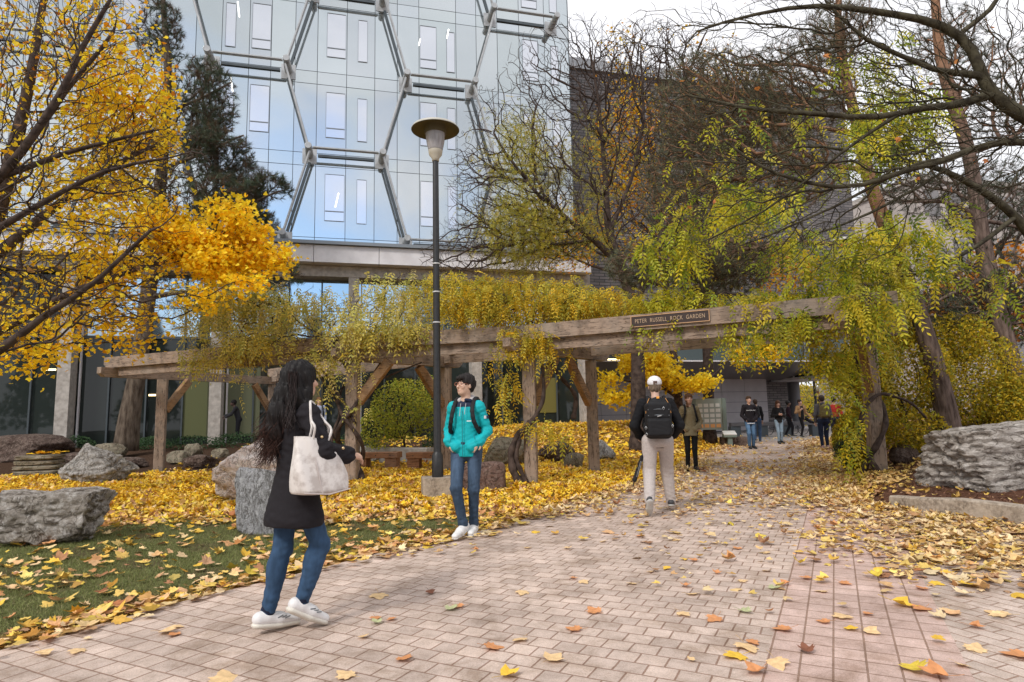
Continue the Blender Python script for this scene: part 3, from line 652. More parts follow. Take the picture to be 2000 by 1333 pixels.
def skeleton(lines):
    """polylines; each later one hooks to the nearest node of the earlier ones"""
    pts = []; par = []; ln = []; rr = []
    for li, l in enumerate(lines):
        p_, r_ = pix_line(l)
        p_ = p_ + rng.normal(size=p_.shape) * .018 * (1 if li else .3)
        base = -1; L0 = 0
        if li:
            d = np.linalg.norm(np.array(pts) - p_[0], axis=1); base = int(d.argmin()); L0 = ln[base]; 
            if d[base] > .05: pass
        for k in range(len(p_)):
            par.append(base); L0 = L0 + (np.linalg.norm(p_[k] - pts[base]) if base >= 0 else 0); ln.append(L0); pts.append(p_[k]); rr.append(r_[k]); base = len(pts) - 1
    return np.array(pts), np.array(par), np.array(ln), np.array(rr)

# leaf outlines (unit length, stem at origin, growing along +y)
MAPLE = np.array([(0,0),(.16,-.06),(.34,-.02),(.30,.10),(.52,.26),(.42,.36),(.50,.52),(.30,.50),(.22,.60),(.18,.78),(0,1.0),(-.18,.78),(-.22,.60),(-.30,.50),(-.50,.52),(-.42,.36),(-.52,.26),(-.30,.10),(-.34,-.02),(-.16,-.06)]) - [0, .35]
STAR = np.array([(0,-.35),(.34,-.22),(.5,.12),(.26,.22),(.16,.42),(0,.62),(-.16,.42),(-.26,.22),(-.5,.12),(-.34,-.22)])
OVAL = np.array([(0,-.5),(.20,-.22),(.22,.12),(0,.5),(-.22,.12),(-.20,-.22)])
DIAM = np.array([(0,-.5),(.19,-.02),(0,.5),(-.19,-.02)])
def rand_frames(n, flat=.5, down=0.0):
    """random leaf frames; flat=1 lies level, 0 any direction"""
    nrm = rng.normal(size=(n, 3)); nrm /= np.linalg.norm(nrm, axis=1)[:, None]; nrm = nrm * (1 - flat) + np.array([0, 0, 1.0]) * flat; nrm /= np.linalg.norm(nrm, axis=1)[:, None]
    t = rng.normal(size=(n, 3)); t[:, 2] -= down * 2; t -= nrm * np.sum(t * nrm, 1)[:, None]; t /= np.linalg.norm(t, axis=1)[:, None]
    return np.cross(t, nrm), t, nrm
def put_leaves(b, pos, size, col, shape=STAR, flat=.4, down=0.0, curl=.15, frames=None):
    n = len(pos); u, v, w_ = frames if frames is not None else rand_frames(n, flat, down)
    size = np.broadcast_to(size, (n,)); m = len(shape)
    sx = shape[:, 0][None, :, None] * size[:, None, None]; sy = shape[:, 1][None, :, None] * size[:, None, None]
    cz = (np.abs(shape[:, 0]) ** 2 * 1.2 + shape[:, 1] ** 2 * .5)[None, :, None] * (size * curl * rng.normal(.6, .8, n))[:, None, None] * 3
    V = pos[:, None, :] + sx * u[:, None, :] + sy * v[:, None, :] + cz * w_[:, None, :]
    if m > 6:
        V = np.concatenate([V, pos[:, None, :]], 1); k = m + 1; base = (np.arange(n) * k)[:, None, None]
        tri = np.array([[i, (i + 1) % m, m] for i in range(m)])[None]; b.add(V.reshape(-1, 3), (base + tri).reshape(-1, 3), np.repeat(col, k, 0))
    else:
        base = (np.arange(n) * m)[:, None]; b.add(V.reshape(-1, 3), base + np.arange(m)[None], np.repeat(col, m, 0))
def pal(n, cols, wts=None, jit=.12):
    cols = np.array(cols, float); i = rng.choice(len(cols), n, p=None if wts is None else np.array(wts) / np.sum(wts)); c = cols[i]
    j = rng.choice(len(cols), n); t = rng.random(n)[:, None] * .35; c = c * (1 - t) + cols[j] * t
    return np.clip(c * (1 + rng.normal(size=(n, 1)) * jit), .004, 1)
def pinnate(b, pos, L, col, nl=5, droop=.6, lw=.30, down=.5):
    """compound leaves: pairs of leaflets along a drooping stalk"""
    n = len(pos); u, v, w_ = rand_frames(n, .35, down); L = np.broadcast_to(L, (n,))
    for k in range(nl + 1):
        t = (k + 1) / (nl + 1)
        for sgn in ((-1, 1) if k < nl else (0,)):
            c = pos + v * (L * t)[:, None] - np.array([0, 0, 1.0]) * (L * droop * t * t)[:, None]
            ld = v * (.45 if sgn else 1.0) + u * sgn * .9 - np.array([0, 0, 1.0]) * (.25 + .3 * t); ld += rng.normal(size=(n, 3)) * .15; ld /= np.linalg.norm(ld, axis=1)[:, None]
            ls = L * lw * (1 - .3 * abs(t - .5)); nn = w_ + rng.normal(size=(n, 3)) * .25; nn -= ld * np.sum(nn * ld, 1)[:, None]; nn /= np.linalg.norm(nn, axis=1)[:, None]
            put_leaves(b, c + ld * (ls * .5)[:, None], ls, col * (1 + rng.normal(size=(n, 1)) * .06), DIAM, frames=(np.cross(ld, nn), ld, nn), curl=.05)
def needles(b, pos, dirs, L, nper, col, spread=.75, wd=.004):
    n = len(pos); d = np.repeat(dirs, nper, 0) + rng.normal(size=(n * nper, 3)) * spread; d /= np.linalg.norm(d, axis=1)[:, None]
    p_ = np.repeat(pos, nper, 0) + np.repeat(dirs, nper, 0) * (rng.random((n * nper, 1)) - .5) * L * .9
    s = np.cross(d, rng.normal(size=(n * nper, 3))); s /= np.linalg.norm(s, axis=1)[:, None]; LL = L * rng.uniform(.6, 1.1, (n * nper, 1))
    V = np.stack([p_ - s * wd, p_ + s * wd, p_ + d * LL], 1); b.add(V.reshape(-1, 3), np.arange(n * nper * 3).reshape(-1, 3), np.repeat(np.repeat(col, nper, 0), 3, 0))

def make_tree(name, label, cat, lines, ells, npts, bf=.35, tip=.006, mat='bark_dark', p=2.3, group=None, trunkname='trunk', ncap=.04, maxr=9, keep=None):
    """ells: list of (weight, centre, radii, shell)"""
    sp, spar, sl_, sr = skeleton(lines)
    wts = np.array([e[0] for e in ells], float); wts /= wts.sum(); pts = []
    for wt, e in zip(wts, ells): pts.append(ell_pts(int(npts * wt), e[1], e[2], e[3] if len(e) > 3 else 0))
    pts = np.vstack(pts); pts = pts[pts[:, 2] > .5]
    if keep is not None: pts = pts[keep(pts)]
    nodes, par, order = mst(sp, spar, sl_, pts, bf)
    # wiggle
    r = radii(nodes, par, order, len(sp), tip, p, sr)
    r[len(sp):] = np.minimum(r[len(sp):], ncap)
    root = empty(name, sp[0], 0, label, cat, group)
    rt = np.array(root.location); b = MB(); wood(b, nodes - rt, par, r, maxr=maxr)
    b.build(trunkname, M[mat], root, smooth=True)
    return root, rt, nodes, par, r, len(sp)
def tips(nodes, par, n0):
    ch = np.zeros(len(nodes), int)
    for p_ in par:
        if p_ >= 0: ch[p_] += 1
    return np.array([i for i in range(n0, len(nodes)) if ch[i] <= 1])
def screen(p):
    """photo pixel of world points"""
    q = np.atleast_2d(p) - [0, 0, CAMH]; z = q @ _f; return 1000 + F * (q @ _rt) / z, 666.5 - F * (q @ _up) / z

YEL = [(.93, .66, .022), (.95, .74, .045), (.90, .56, .016), (.78, .38, .012), (.66, .54, .04)]
ORG = [(.78, .36, .015), (.72, .28, .012), (.82, .46, .02), (.60, .20, .015)]
YGR = [(.66, .58, .15), (.54, .52, .13), (.74, .62, .15), (.42, .44, .11), (.80, .62, .10), (.60, .48, .20)]
GRN = [(.28, .36, .035), (.42, .46, .035), (.64, .60, .045), (.12, .18, .035), (.76, .60, .035), (.44, .36, .05)]
BSH = [(.56, .44, .035), (.68, .50, .035), (.36, .34, .035), (.72, .48, .025), (.22, .24, .025)]
PIN = [(.050, .075, .042), (.065, .095, .060), (.040, .055, .030), (.09, .10, .06)]
PINB = [(.12, .075, .045), (.085, .060, .04)]

# 1. yellow maple, left
def maple_left():
    lines = [[(-150, 905, 10.5, .24), (-110, 700, 10.5, .20), (-40, 520, 10.6, .16), (20, 330, 10.6, .12), (60, 150, 10.7, .08), (90, -30, 10.8, .05)],
             [(-40, 520, 10.6, .10), (90, 420, 10.8, .08), (200, 330, 11.3, .05), (330, 270, 11.8, .03)],
             [(-110, 700, 10.5, .09), (20, 640, 10.6, .07), (150, 560, 11.2, .05), (300, 520, 11.8, .035), (420, 480, 12.2, .02)],
             [(20, 330, 10.6, .07), (130, 180, 10.2, .05), (230, 60, 10.2, .03)]]
    el = [(4.2, *E(120, 180, 11.2, 250, 260, 2.4)), (2.4, *E(290, 230, 11.8, 120, 150, 1.4)), (2.2, *E(120, 430, 11.4, 260, 150, 2.2)), *sprays(3.2, 425, 470, 12.2, 110, 75, 26, 36, 13), *sprays(2.6, 340, 560, 12.2, 160, 80, 26, 36, 13), *sprays(1.6, 270, 330, 12, 90, 120, 18, 34, 16), *sprays(1.8, 330, 440, 12.1, 80, 60, 14, 36, 15), 
          (.9, *E(200, 570, 12, 200, 90, 1.2)), (.5, *E(40, 640, 11.0, 90, 90, 1)), (.45, *E(240, 640, 12.4, 120, 60, .8)), (.3, *E(530, 505, 12.3, 50, 24, .4))]
    def keep(q):
        x, y = screen(q); m = (x < 330 + .36 * np.maximum(y, 0) + 30 * np.sin(y * .05)) | (y > 390)
        m &= ~((x > 350) & (y < 395)); m &= x < 585; m &= ~((x > 500) & (y > 590)); return m
    root, rt, nd, par, r, n0 = make_tree('maple_tree', 'large yellow maple tree filling the upper left of the view', 'tree', lines, el, 6800, .25, .0042, 'bark_bare', 2.4, keep=keep, ncap=.025)
    b = MB(); i = np.arange(n0, len(nd)); q = nd[i]; x, y = screen(q)
    dens = 3.3 + 5.2 * ss(y, 380, 470) * ss(x, 300, 380) - 1.6 * ss(200 - x, 0, 200) * ss(650 - y, 0, 300)
    clump = np.sin(q[:, 0] * 2.1) + np.sin(q[:, 2] * 2.6 + 1) + np.sin(q[:, 1] * 1.9)
    cnt = np.clip(np.round(dens * (1 + .45 * clump) + rng.normal(size=len(q)) * .8), 0, 9).astype(int); rep = np.repeat(q, cnt, 0)
    pos = rep + rng.normal(size=rep.shape) * .11 - [0, 0, .04]
    yy = screen(pos)[1]; col = pal(len(pos), YEL[:4] + [(.78, .60, .04)], [3, 3.4, 1.2, .4, 1.4]); og = pal(len(pos), ORG + YEL[:2]); t = (rng.random(len(pos)) < .35 * ss(380 - yy, 0, 300))[:, None]
    bright = ss(yy, 380, 450)[:, None] * .12; col = np.where(t, og, col) * (1 + bright)
    put_leaves(b, pos - rt, rng.uniform(.06, .115, len(pos)), col, STAR, .5, .3, .25); b.build('crown', M['leaf'], root)
maple_left()

# 2. bare tree in front of the maple
def bare_left():
    lines = [[(-420, 1000, 7.6, .22), (-380, 760, 7.6, .18), (-200, 560, 7.5, .12), (0, 345, 7.4, .055), (90, 250, 7.3, .045), (150, 120, 7.3, .035), (160, 90, 7.3, .03), (240, -40, 7.3, .02)],
             [(-380, 760, 7.6, .10), (-120, 760, 7.6, .07), (0, 690, 7.5, .055), (70, 620, 7.4, .04), (190, 560, 7.4, .03), (300, 440, 7.4, .02)],
             [(0, 345, 7.4, .04), (120, 300, 7.5, .03), (300, 255, 7.6, .018)],
             [(-200, 560, 7.5, .07), (-60, 480, 7.4, .05), (60, 410, 7.3, .035), (200, 330, 7.4, .024), (330, 310, 7.5, .015)]]
    el = [(2, *E(90, 230, 7.4, 220, 230, 1.1)), (1.5, *E(150, 450, 7.5, 220, 160, 1.1)), (.8, *E(60, 590, 7.5, 150, 110, .8)), (.9, *E(300, 320, 7.6, 120, 110, .7)), (.8, *E(120, 40, 7.4, 200, 90, 1)), (.5, *E(240, 600, 8.4, 110, 55, .6))]
    root, rt, nd, par, r, n0 = make_tree('bare_tree', 'bare tree of tangled brown branches in front of the yellow maple', 'tree', lines, el, 5200, .22, .0030, 'bark_bare', 2.6, ncap=.014)
    b = MB(); i = rng.choice(np.arange(n0, len(nd)), 260); pos = nd[i] + rng.normal(size=(260, 3)) * .05; put_leaves(b, pos - rt, rng.uniform(.05, .10, 260), pal(260, YEL + [(.30, .17, .08)]), STAR, .4, .5, .2); b.build('leaves', M['leaf'], root)
bare_left()

# 3. pine behind the maple
def pine_shape(name, label, lines, ells, npts, tuft_L, nper, bmat, bf, seed_sc=1.0, brown=.2, cols=PIN, dens=1.0, wd=.004, keep=None, spread=.75, group='pine trees'):
    root, rt, nd, par, r, n0 = make_tree(name, label, 'tree', lines, ells, npts, bf, .006, bmat, 2.2, group=group, keep=keep)
    i = np.arange(n0, len(nd)); q = nd[i]; d = q - nd[par[i]]; d /= np.linalg.norm(d, axis=1)[:, None] + 1e-6; d[:, 2] += .35; d /= np.linalg.norm(d, axis=1)[:, None]
    sel = rng.random(len(q)) < dens; q = q[sel]; d = d[sel]; n_ = len(q); col = pal(n_, cols, jit=.2); bb = rng.random(n_) < brown; col[bb] = pal(int(bb.sum()), PINB)
    b = MB(); needles(b, q - rt, d, tuft_L, nper, col, spread, wd); b.build('needles', M['needle'], root)
    return root
pine_shape('pine_tree', 'dark pine with drooping tufted branches between the yellow maple and the tower',
    [[(246, 880, 21, .40), (256, 790, 21, .31), (268, 740, 21, .28), (292, 560, 21, .25), (315, 350, 21, .20), (330, 150, 21, .14), (318, 0, 21, .08), (310, -80, 21, .05)],
     [(300, 500, 21, .08), (420, 430, 20.8, .06), (540, 375, 20.6, .03)], [(318, 330, 21, .07), (400, 300, 20.8, .05), (480, 260, 20.7, .03)], [(325, 220, 21, .06), (400, 190, 21, .04), (455, 160, 21, .03)], [(290, 580, 21, .07), (420, 560, 20.4, .05), (590, 535, 20.2, .03)]],
    [(2, *E(400, 190, 21, 60, 80, 1.5)), (1.2, *E(310, 60, 21, 45, 80, 1)), (2.2, *E(430, 300, 20.8, 60, 60, 1.5)), (2.6, *E(450, 400, 20.7, 85, 55, 1.5)), (.8, *E(530, 370, 20.6, 40, 30, .8)), (1.6, *E(360, 300, 21, 60, 180, 1.5)), (1, *E(500, 530, 20.3, 90, 26, 1)), (.25, *E(590, 540, 20.2, 30, 14, .5)), (1.2, *E(260, 450, 21, 100, 150, 1.5))],
    5200, .21, 30, 'bark_dark', .25, brown=.38, wd=.006, spread=.55, cols=PIN + [(.08, .11, .07), (.11, .13, .08)], keep=lambda q: (np.sin(q[:, 0] * 4.1) + np.sin(q[:, 2] * 4.7 + 1) + np.sin(q[:, 1] * 3) > -.75))

# 4. bare tree in the middle with yellow-green remnants
def mid_tree():
    lines = [[(1250, 885, 19, .42), (1248, 850, 19, .26), (1246, 690, 19, .20), (1238, 600, 19, .19), (1215, 520, 19, .16), (1188, 460, 19, .12), (1182, 340, 19, .08), (1170, 200, 19, .05), (1150, 90, 19, .03)],
             [(1215, 520, 19, .12), (1160, 470, 18.8, .10), (1110, 430, 18.5, .07), (1040, 370, 18.2, .05), (960, 260, 18, .03)],
             [(1238, 600, 19, .12), (1290, 480, 19.2, .09), (1300, 330, 19.3, .07), (1330, 180, 19.3, .05), (1380, 60, 19.3, .03)],
             [(1188, 460, 19, .08), (1235, 350, 19, .06), (1260, 220, 19, .05), (1250, 100, 19, .03)],
             [(1160, 470, 18.8, .06), (1080, 480, 18.4, .05), (980, 460, 18, .03), (900, 400, 18, .02)]]
    el = [(3, *E(1150, 300, 19, 200, 230, 2.4)), (1.6, *E(1010, 330, 18.4, 130, 210, 1.8)), (1.4, *E(1020, 460, 18.4, 150, 80, 1.6)), (2.6, *E(1270, 190, 19, 160, 160, 2)), (.8, *E(930, 370, 18, 70, 110, 1.2)), (1.2, *E(1130, 130, 19, 160, 90, 2)), (.6, *E(900, 500, 18, 90, 50, 1))]
    root, rt, nd, par, r, n0 = make_tree('bare_tree', 'nearly leafless tree of fine purple brown twigs rising behind the pergola centre', 'tree', lines, el, 10500, .22, .0070, 'bark_bare', 2.5, ncap=.045)
    b = MB(); i = np.arange(n0, len(nd)); q = nd[i]; x, y = screen(q); clump = np.sin(q[:, 0] * 2.3 + 1) + np.sin(q[:, 2] * 2.1) + np.sin(q[:, 1] * 2)
    pr = .75 * ss(y, 180, 420) * np.exp(-((x - 1080) / 110) ** 2) + .30 * np.exp(-((x - 1010) / 60) ** 2) * ss(y, 180, 260)
    sel = rng.random(len(q)) < pr * (1 + .6 * clump); q = np.repeat(q[sel], 4, 0); n_ = len(q)
    pinnate(b, q + rng.normal(size=q.shape) * .10 - rt, rng.uniform(.09, .18, n_), pal(n_, [(.40, .38, .07), (.50, .44, .06), (.32, .32, .06), (.60, .46, .05)]), 3, .4, .42, .35); b.build('crown', M['leaf'], root)
mid_tree()

def passage_tree():
    lines = [[(1387, 866, 24, .30), (1385, 830, 24, .22), (1383, 700, 24, .19), (1375, 560, 24, .16), (1360, 420, 24, .12), (1345, 280, 24, .08), (1335, 120, 24, .05)], [(1375, 560, 24, .10), (1430, 420, 24, .07), (1470, 280, 24, .05), (1500, 140, 24, .03)], [(1383, 690, 24, .08), (1440, 650, 24, .05), (1500, 600, 24, .03)], [(1360, 430, 24, .07), (1290, 330, 24, .05), (1240, 200, 24, .03)]]
    el = [(3, *E(1350, 230, 24, 190, 170, 3)), (2, *E(1460, 260, 24, 140, 180, 2.5)), (1.6, *E(1280, 380, 24, 130, 150, 2.5)), (1.2, *E(1420, 480, 24, 150, 90, 2)), (1.2, *E(1260, 120, 24, 120, 80, 2))]
    root, rt, nd, par, r, n0 = make_tree('bare_tree', 'slim dark trunked bare tree standing beside the notice board at the passage', 'tree', lines, el, 7500, .22, .009, 'bark_bare', 2.5, ncap=.05)
    b = MB(); q = nd[n0:]; cl = np.sin(q[:, 0] * 1.7) + np.sin(q[:, 2] * 1.9 + 1); q = q[rng.random(len(q)) < .10 + .16 * cl]; q = np.repeat(q, 3, 0); q = q + rng.normal(size=q.shape) * .12; n_ = len(q); put_leaves(b, q - rt, rng.uniform(.07, .14, n_), pal(n_, ORG[:3] + YEL[:2]), STAR, .4, .5, .2); b.build('leaves', M['leaf'], root)
passage_tree()

# 5. orange-yellow maple behind it
def maple_mid():
    lines = [[(1330, 862, 23.5, .20), (1325, 780, 23.5, .16), (1310, 640, 23.5, .13), (1290, 450, 23.5, .10), (1270, 280, 23.5, .05)],
             [(1325, 780, 23.5, .06), (1290, 750, 22.8, .05), (1220, 745, 22.2, .03)], [(1320, 740, 23.5, .06), (1350, 740, 23, .03), (1385, 745, 22.6, .02)], [(1300, 560, 23.5, .07), (1150, 520, 24, .05), (1080, 480, 24, .03)], [(1305, 600, 23.5, .06), (1420, 540, 24, .04), (1530, 510, 24, .03)]]
    el = [*sprays(2.6, 1250, 728, 22.3, 80, 34, 16, 26, 7), *sprays(1.1, 1335, 748, 22.6, 55, 14, 7, 24, 6), *sprays(.6, 1200, 770, 22, 34, 26, 6, 16, 8), (3, *E(1235, 280, 23.5, 90, 120, 1.5)), (1.8, *E(1110, 470, 24, 70, 70, 1.2)), (1.2, *E(1240, 440, 24, 80, 90, 1.5)), (2, *E(1530, 530, 24.5, 80, 50, 1)), (1.2, *E(1400, 420, 24.5, 90, 120, 1)), (.8, *E(1480, 690, 23, 60, 26, .6)), (.7, *E(1350, 520, 24, 80, 60, 1))]
    root, rt, nd, par, r, n0 = make_tree('maple_tree', 'bright yellow maple with low spreading branches behind the man in the white cap', 'tree', lines, el, 2200, .3, .006, 'bark_bare', 2.2)
    b = MB(); q = nd[n0:]; y = screen(q)[1]; cnt = np.where(y > 650, 9, 3); q = np.repeat(q, cnt, 0); q = q + rng.normal(size=q.shape) * .13; y = screen(q)[1]; n_ = len(q)
    col = np.where((y < 600)[:, None], pal(n_, ORG + YEL[:2]), pal(n_, YEL[:2] + [(.90, .70, .04)])); put_leaves(b, q - rt, rng.uniform(.08, .15, n_), col, STAR, .5, .3, .2); b.build('crown', M['leaf'], root)
maple_mid()

# 6. pines on the right
pine_shape('pine_tree', 'leaning pine with orange upper bark, its trunk behind the big right boulder',
    [[(1862, 880, 13, .29), (1852, 840, 13, .235), (1838, 760, 13, .20), (1812, 660, 13, .178), (1785, 590, 13, .165), (1762, 520, 13, .145), (1725, 430, 13, .15), (1700, 370, 13, .135), (1678, 260, 13, .12), (1650, 150, 13, .10), (1635, 60, 13, .08), (1640, -40, 13, .06)],
     [(1762, 520, 13, .09), (1700, 480, 12.8, .065), (1620, 478, 12.6, .05), (1520, 470, 12.4, .035), (1400, 500, 12.2, .02)], [(1650, 150, 13, .06), (1560, 120, 13.2, .04), (1440, 130, 13.4, .025)], [(1690, 330, 13, .06), (1580, 320, 13.2, .04), (1440, 360, 13.4, .02)], [(1678, 260, 13, .05), (1540, 240, 13, .04), (1400, 250, 13, .02)]],
    [(3.4, *E(1400, 210, 13.6, 140, 120, 1.3)), (2.0, *E(1560, 170, 13.6, 110, 110, 1.3)), (2.4, *E(1350, 370, 13.6, 110, 120, 1)), (2.0, *E(1400, 520, 12.6, 110, 70, .9)), (1.4, *E(1530, 330, 13.4, 100, 100, 1.2)), (.8, *E(1250, 520, 13, 70, 50, .6)), (.8, *E(1640, 60, 13, 80, 60, 1))],
    9000, .125, 20, 'bark_pine', .28, brown=.25, cols=[(.065, .08, .05), (.17, .165, .09), (.13, .135, .08), (.20, .19, .11), (.10, .12, .08)], wd=.0032, spread=.8)
pine_shape('pine_tree', 'tall dark trunked pine at the far right edge of the view',
    [[(2010, 870, 14.5, .27), (1990, 780, 14.5, .23), (1962, 660, 14.5, .20), (1935, 560, 14.5, .185), (1912, 430, 14.5, .165), (1895, 300, 14.5, .145), (1860, 200, 14.5, .15), (1835, 110, 14.5, .12), (1826, 0, 14.5, .10), (1822, -80, 14.5, .08)],
     [(1895, 300, 14.5, .07), (1960, 280, 14.6, .05), (2040, 230, 14.6, .04)], [(1930, 540, 14.5, .06), (1880, 560, 14.5, .045), (1810, 600, 14.5, .03)], [(1912, 430, 14.5, .05), (1990, 440, 14.5, .04), (2060, 470, 14.5, .03)], [(1905, 420, 14.5, .05), (1840, 380, 14.6, .04), (1760, 400, 14.6, .02)]],
    [(2, *E(1950, 400, 15.2, 120, 90, 1.3)), (1.8, *E(1900, 560, 15.2, 120, 90, 1.2)), (1.1, *E(1990, 600, 15, 80, 80, 1)), (1.0, *E(1830, 620, 15, 70, 50, 1)), (1.6, *E(1960, 180, 15, 110, 110, 1.2)), (1.2, *E(1760, 330, 15.4, 90, 110, 1.0)), (.9, *E(1850, 90, 15, 80, 80, 1))],
    6000, .12, 22, 'bark_tall', .28, brown=.15, cols=PIN + [(.10, .12, .08)], wd=.0032, spread=.8)

# 7. overhanging bare branches, upper right
def over_right():
    Y = 7.2
    lines = [[(2500, 1020, 7.6, .26), (2400, 600, 7.5, .22), (2200, 330, 7.3, .15), (2000, 228, Y, .085), (1925, 190, Y, .075), (1915, 130, Y, .062), (1885, 60, Y, .055), (1800, 35, Y, .045), (1700, 22, Y, .038), (1600, 5, Y, .03), (1480, 25, Y, .02), (1350, 60, Y, .012)],
             [(1925, 190, Y, .055), (1860, 205, Y, .045), (1760, 222, Y, .036), (1680, 232, Y, .035), (1560, 216, Y, .03), (1440, 218, 7.3, .022), (1330, 180, 7.4, .012)],
             [(1915, 150, Y, .045), (1830, 140, Y, .03), (1720, 95, Y, .026), (1660, 60, Y, .02), (1610, 0, Y, .015)],
             [(1885, 60, Y, .035), (1940, 20, Y, .03), (1970, -30, Y, .02)],
             [(2400, 600, 7.5, .10), (2150, 300, 7.2, .06), (2000, 270, Y, .045), (1930, 275, Y, .042), (1870, 310, Y, .04), (1780, 330, Y, .032), (1700, 365, Y, .028), (1560, 368, 7.3, .022), (1470, 320, 7.3, .016), (1380, 250, 7.4, .01)],
             [(1870, 310, Y, .03), (1800, 300, Y, .026), (1700, 370, Y, .02), (1560, 440, 7.4, .014), (1440, 480, 7.5, .01)],
             [(1760, 222, Y, .024), (1640, 300, 7.2, .018), (1500, 420, 7.3, .012), (1380, 470, 7.4, .008)]]
    el = [(3, *E(1650, 250, 7.3, 330, 180, .9)), (1.5, *E(1400, 330, 7.5, 170, 190, .8)), (3.2, *E(1770, 100, 7.4, 330, 140, 1.0)), (1.6, *E(1880, 300, 7.4, 170, 150, .8)), (1.2, *E(1500, 70, 7.4, 230, 90, .8)), (.8, *E(1560, 480, 7.6, 220, 70, .6)), (.8, *E(1850, 350, 7.3, 160, 90, .6)), (.5, *E(1300, 110, 7.5, 130, 110, .6))]
    root, rt, nd, par, r, n0 = make_tree('bare_tree', 'dark mossy branches of a leafless tree overhanging from the upper right edge', 'tree', lines, el, 9500, .3, .0028, 'bark_moss', 2.7, ncap=.014)
    b = MB(); i = rng.choice(np.arange(n0, len(nd)), 26); put_leaves(b, nd[i] - rt, rng.uniform(.05, .09, 26), pal(26, [(.62, .24, .06), (.55, .20, .07)]), MAPLE, .2, .7, .3); b.build('leaves', M['leaf'], root)
over_right()

# ------------------------------------------------------------------ vines on the pergola
def vine(label, stems, zones, nleaf, cols, wts, size=(.16, .28), nl=5, tw=260, hang=()):
    """stems: world polylines; zones: (weight, centre, radii)"""
    root = empty('wisteria_vine', stems[0][0][0], 0, label, 'vine', 'vines climbing the pergola'); rt = np.array(root.location); b = MB()
    for pts, r0, r1 in stems:
        pts = np.array(pts, float); t = np.linspace(0, 1, len(pts)); tt_ = np.linspace(0, 1, len(pts) * 6)
        q = np.stack([np.interp(tt_, t, pts[:, k]) for k in range(3)], -1)
        for _ in range(6): q[1:-1] = .5 * q[1:-1] + .25 * (q[:-2] + q[2:])
        b.tube(q - rt, np.linspace(r0, r1, len(q)) * (1 + .15 * np.sin(tt_ * 40)), 8)
    W_ = np.array([z[0] for z in zones], float); W_ /= W_.sum(); pts = np.vstack([ell_pts(max(4, int(tw * 4 * w_)), z[1], z[2]) for w_, z in zip(W_, zones)])
    seeds = np.vstack([np.array(s[0])[-3:] for s in stems]); nodes, par, order = mst(seeds, np.full(len(seeds), -1), np.zeros(len(seeds)), pts, .12)
    r = radii(nodes, par, order, len(seeds), .0035, 2.6); wood(b, nodes - rt, par, np.minimum(r, .018)); b.build('stems', M['bark_bare'], root, smooth=True)
    b = MB(); q = np.vstack([ell_pts(int(nleaf * w_), z[1], z[2]) for w_, z in zip(W_, zones)])
    cl = np.sin(q[:, 0] * 3.1) * np.sin(q[:, 2] * 4.3 + 1) + np.sin(q[:, 1] * 2.7); q = q[rng.random(len(q)) < .72 + .35 * cl]
    for (p0, p1, n_) in hang:      # strands that hang down
        t = rng.random((n_, 1)); hq = np.array(p0) * (1 - t) + np.array(p1) * t + rng.normal(size=(n_, 3)) * .10; q = np.vstack([q, hq])
    n_ = len(q); pinnate(b, q - rt, rng.uniform(*size, n_), pal(n_, cols, wts), nl, .7, .32, .8); b.build('foliage', M['leaf'], root); return root
def ell3(px, py, Y, rx, rz, ry): return E(px, py, Y, rx, rz, ry)
def twist(p, rad, z0, z1, turns, n=26, ph=0):
    a = np.linspace(ph, ph + turns * 2 * np.pi, n); return np.stack([p[0] + rad * np.cos(a) * np.linspace(1.25, 1, n), p[1] + rad * np.sin(a), np.linspace(z0, z1, n)], -1)
g2 = float(hz(F2[0], F2[1])); 
vine('twisted wisteria vine climbing the pergola post behind the long haired woman',
     [(twist(F2 + [-.08, 0, 0], .21, g2, 2.7, 1.5), .075, .03), (twist(F2 + [-.05, 0, 0], .23, g2, 2.6, -1.2, ph=2), .055, .025), ([F2 + [-.3, -.2, 0], F2 + [-.45, -.1, .9], F2 + [-.2, 0, 1.5], F2 + [-.9, 0, 2.5]], .045, .02), ([F2 + [.1, -.15, 1.2], F2 + [-.3, -.2, 1.9], F2 + [-.8, -.1, 2.6]], .035, .02), ([F2 + [0, -.1, 1.5], F2 + [.5, 0, 2.1], F2 + [1.4, .4, 2.5]], .03, .015)],
     [(1.6, *ell3(450, 575, 14.0, 120, 40, .7)), (2.0, *ell3(560, 600, 13.6, 170, 50, .8)), (1.4, *ell3(470, 620, 14.4, 130, 55, .8)), (1.0, *ell3(740, 630, 13.0, 110, 50, .7)), (1.2, *ell3(560, 660, 13.4, 150, 22, .3)), (.8, *ell3(760, 640, 12.7, 100, 20, .3)), (.4, *ell3(640, 700, 13.0, 70, 26, .3)), (1.2, *ell3(780, 570, 13.4, 110, 50, .8)), (.5, *ell3(430, 690, 14.2, 90, 22, .3))], 3600, YGR, [3, 2.5, 2, 1.5, .8, 1.6], (.18, .36), 5, 520,
     hang=[(P(650, 690, 13.0), P(640, 780, 13.0), 26), (P(480, 700, 14), P(470, 770, 14), 14), (P(700, 690, 13), P(700, 830, 13), 16)])
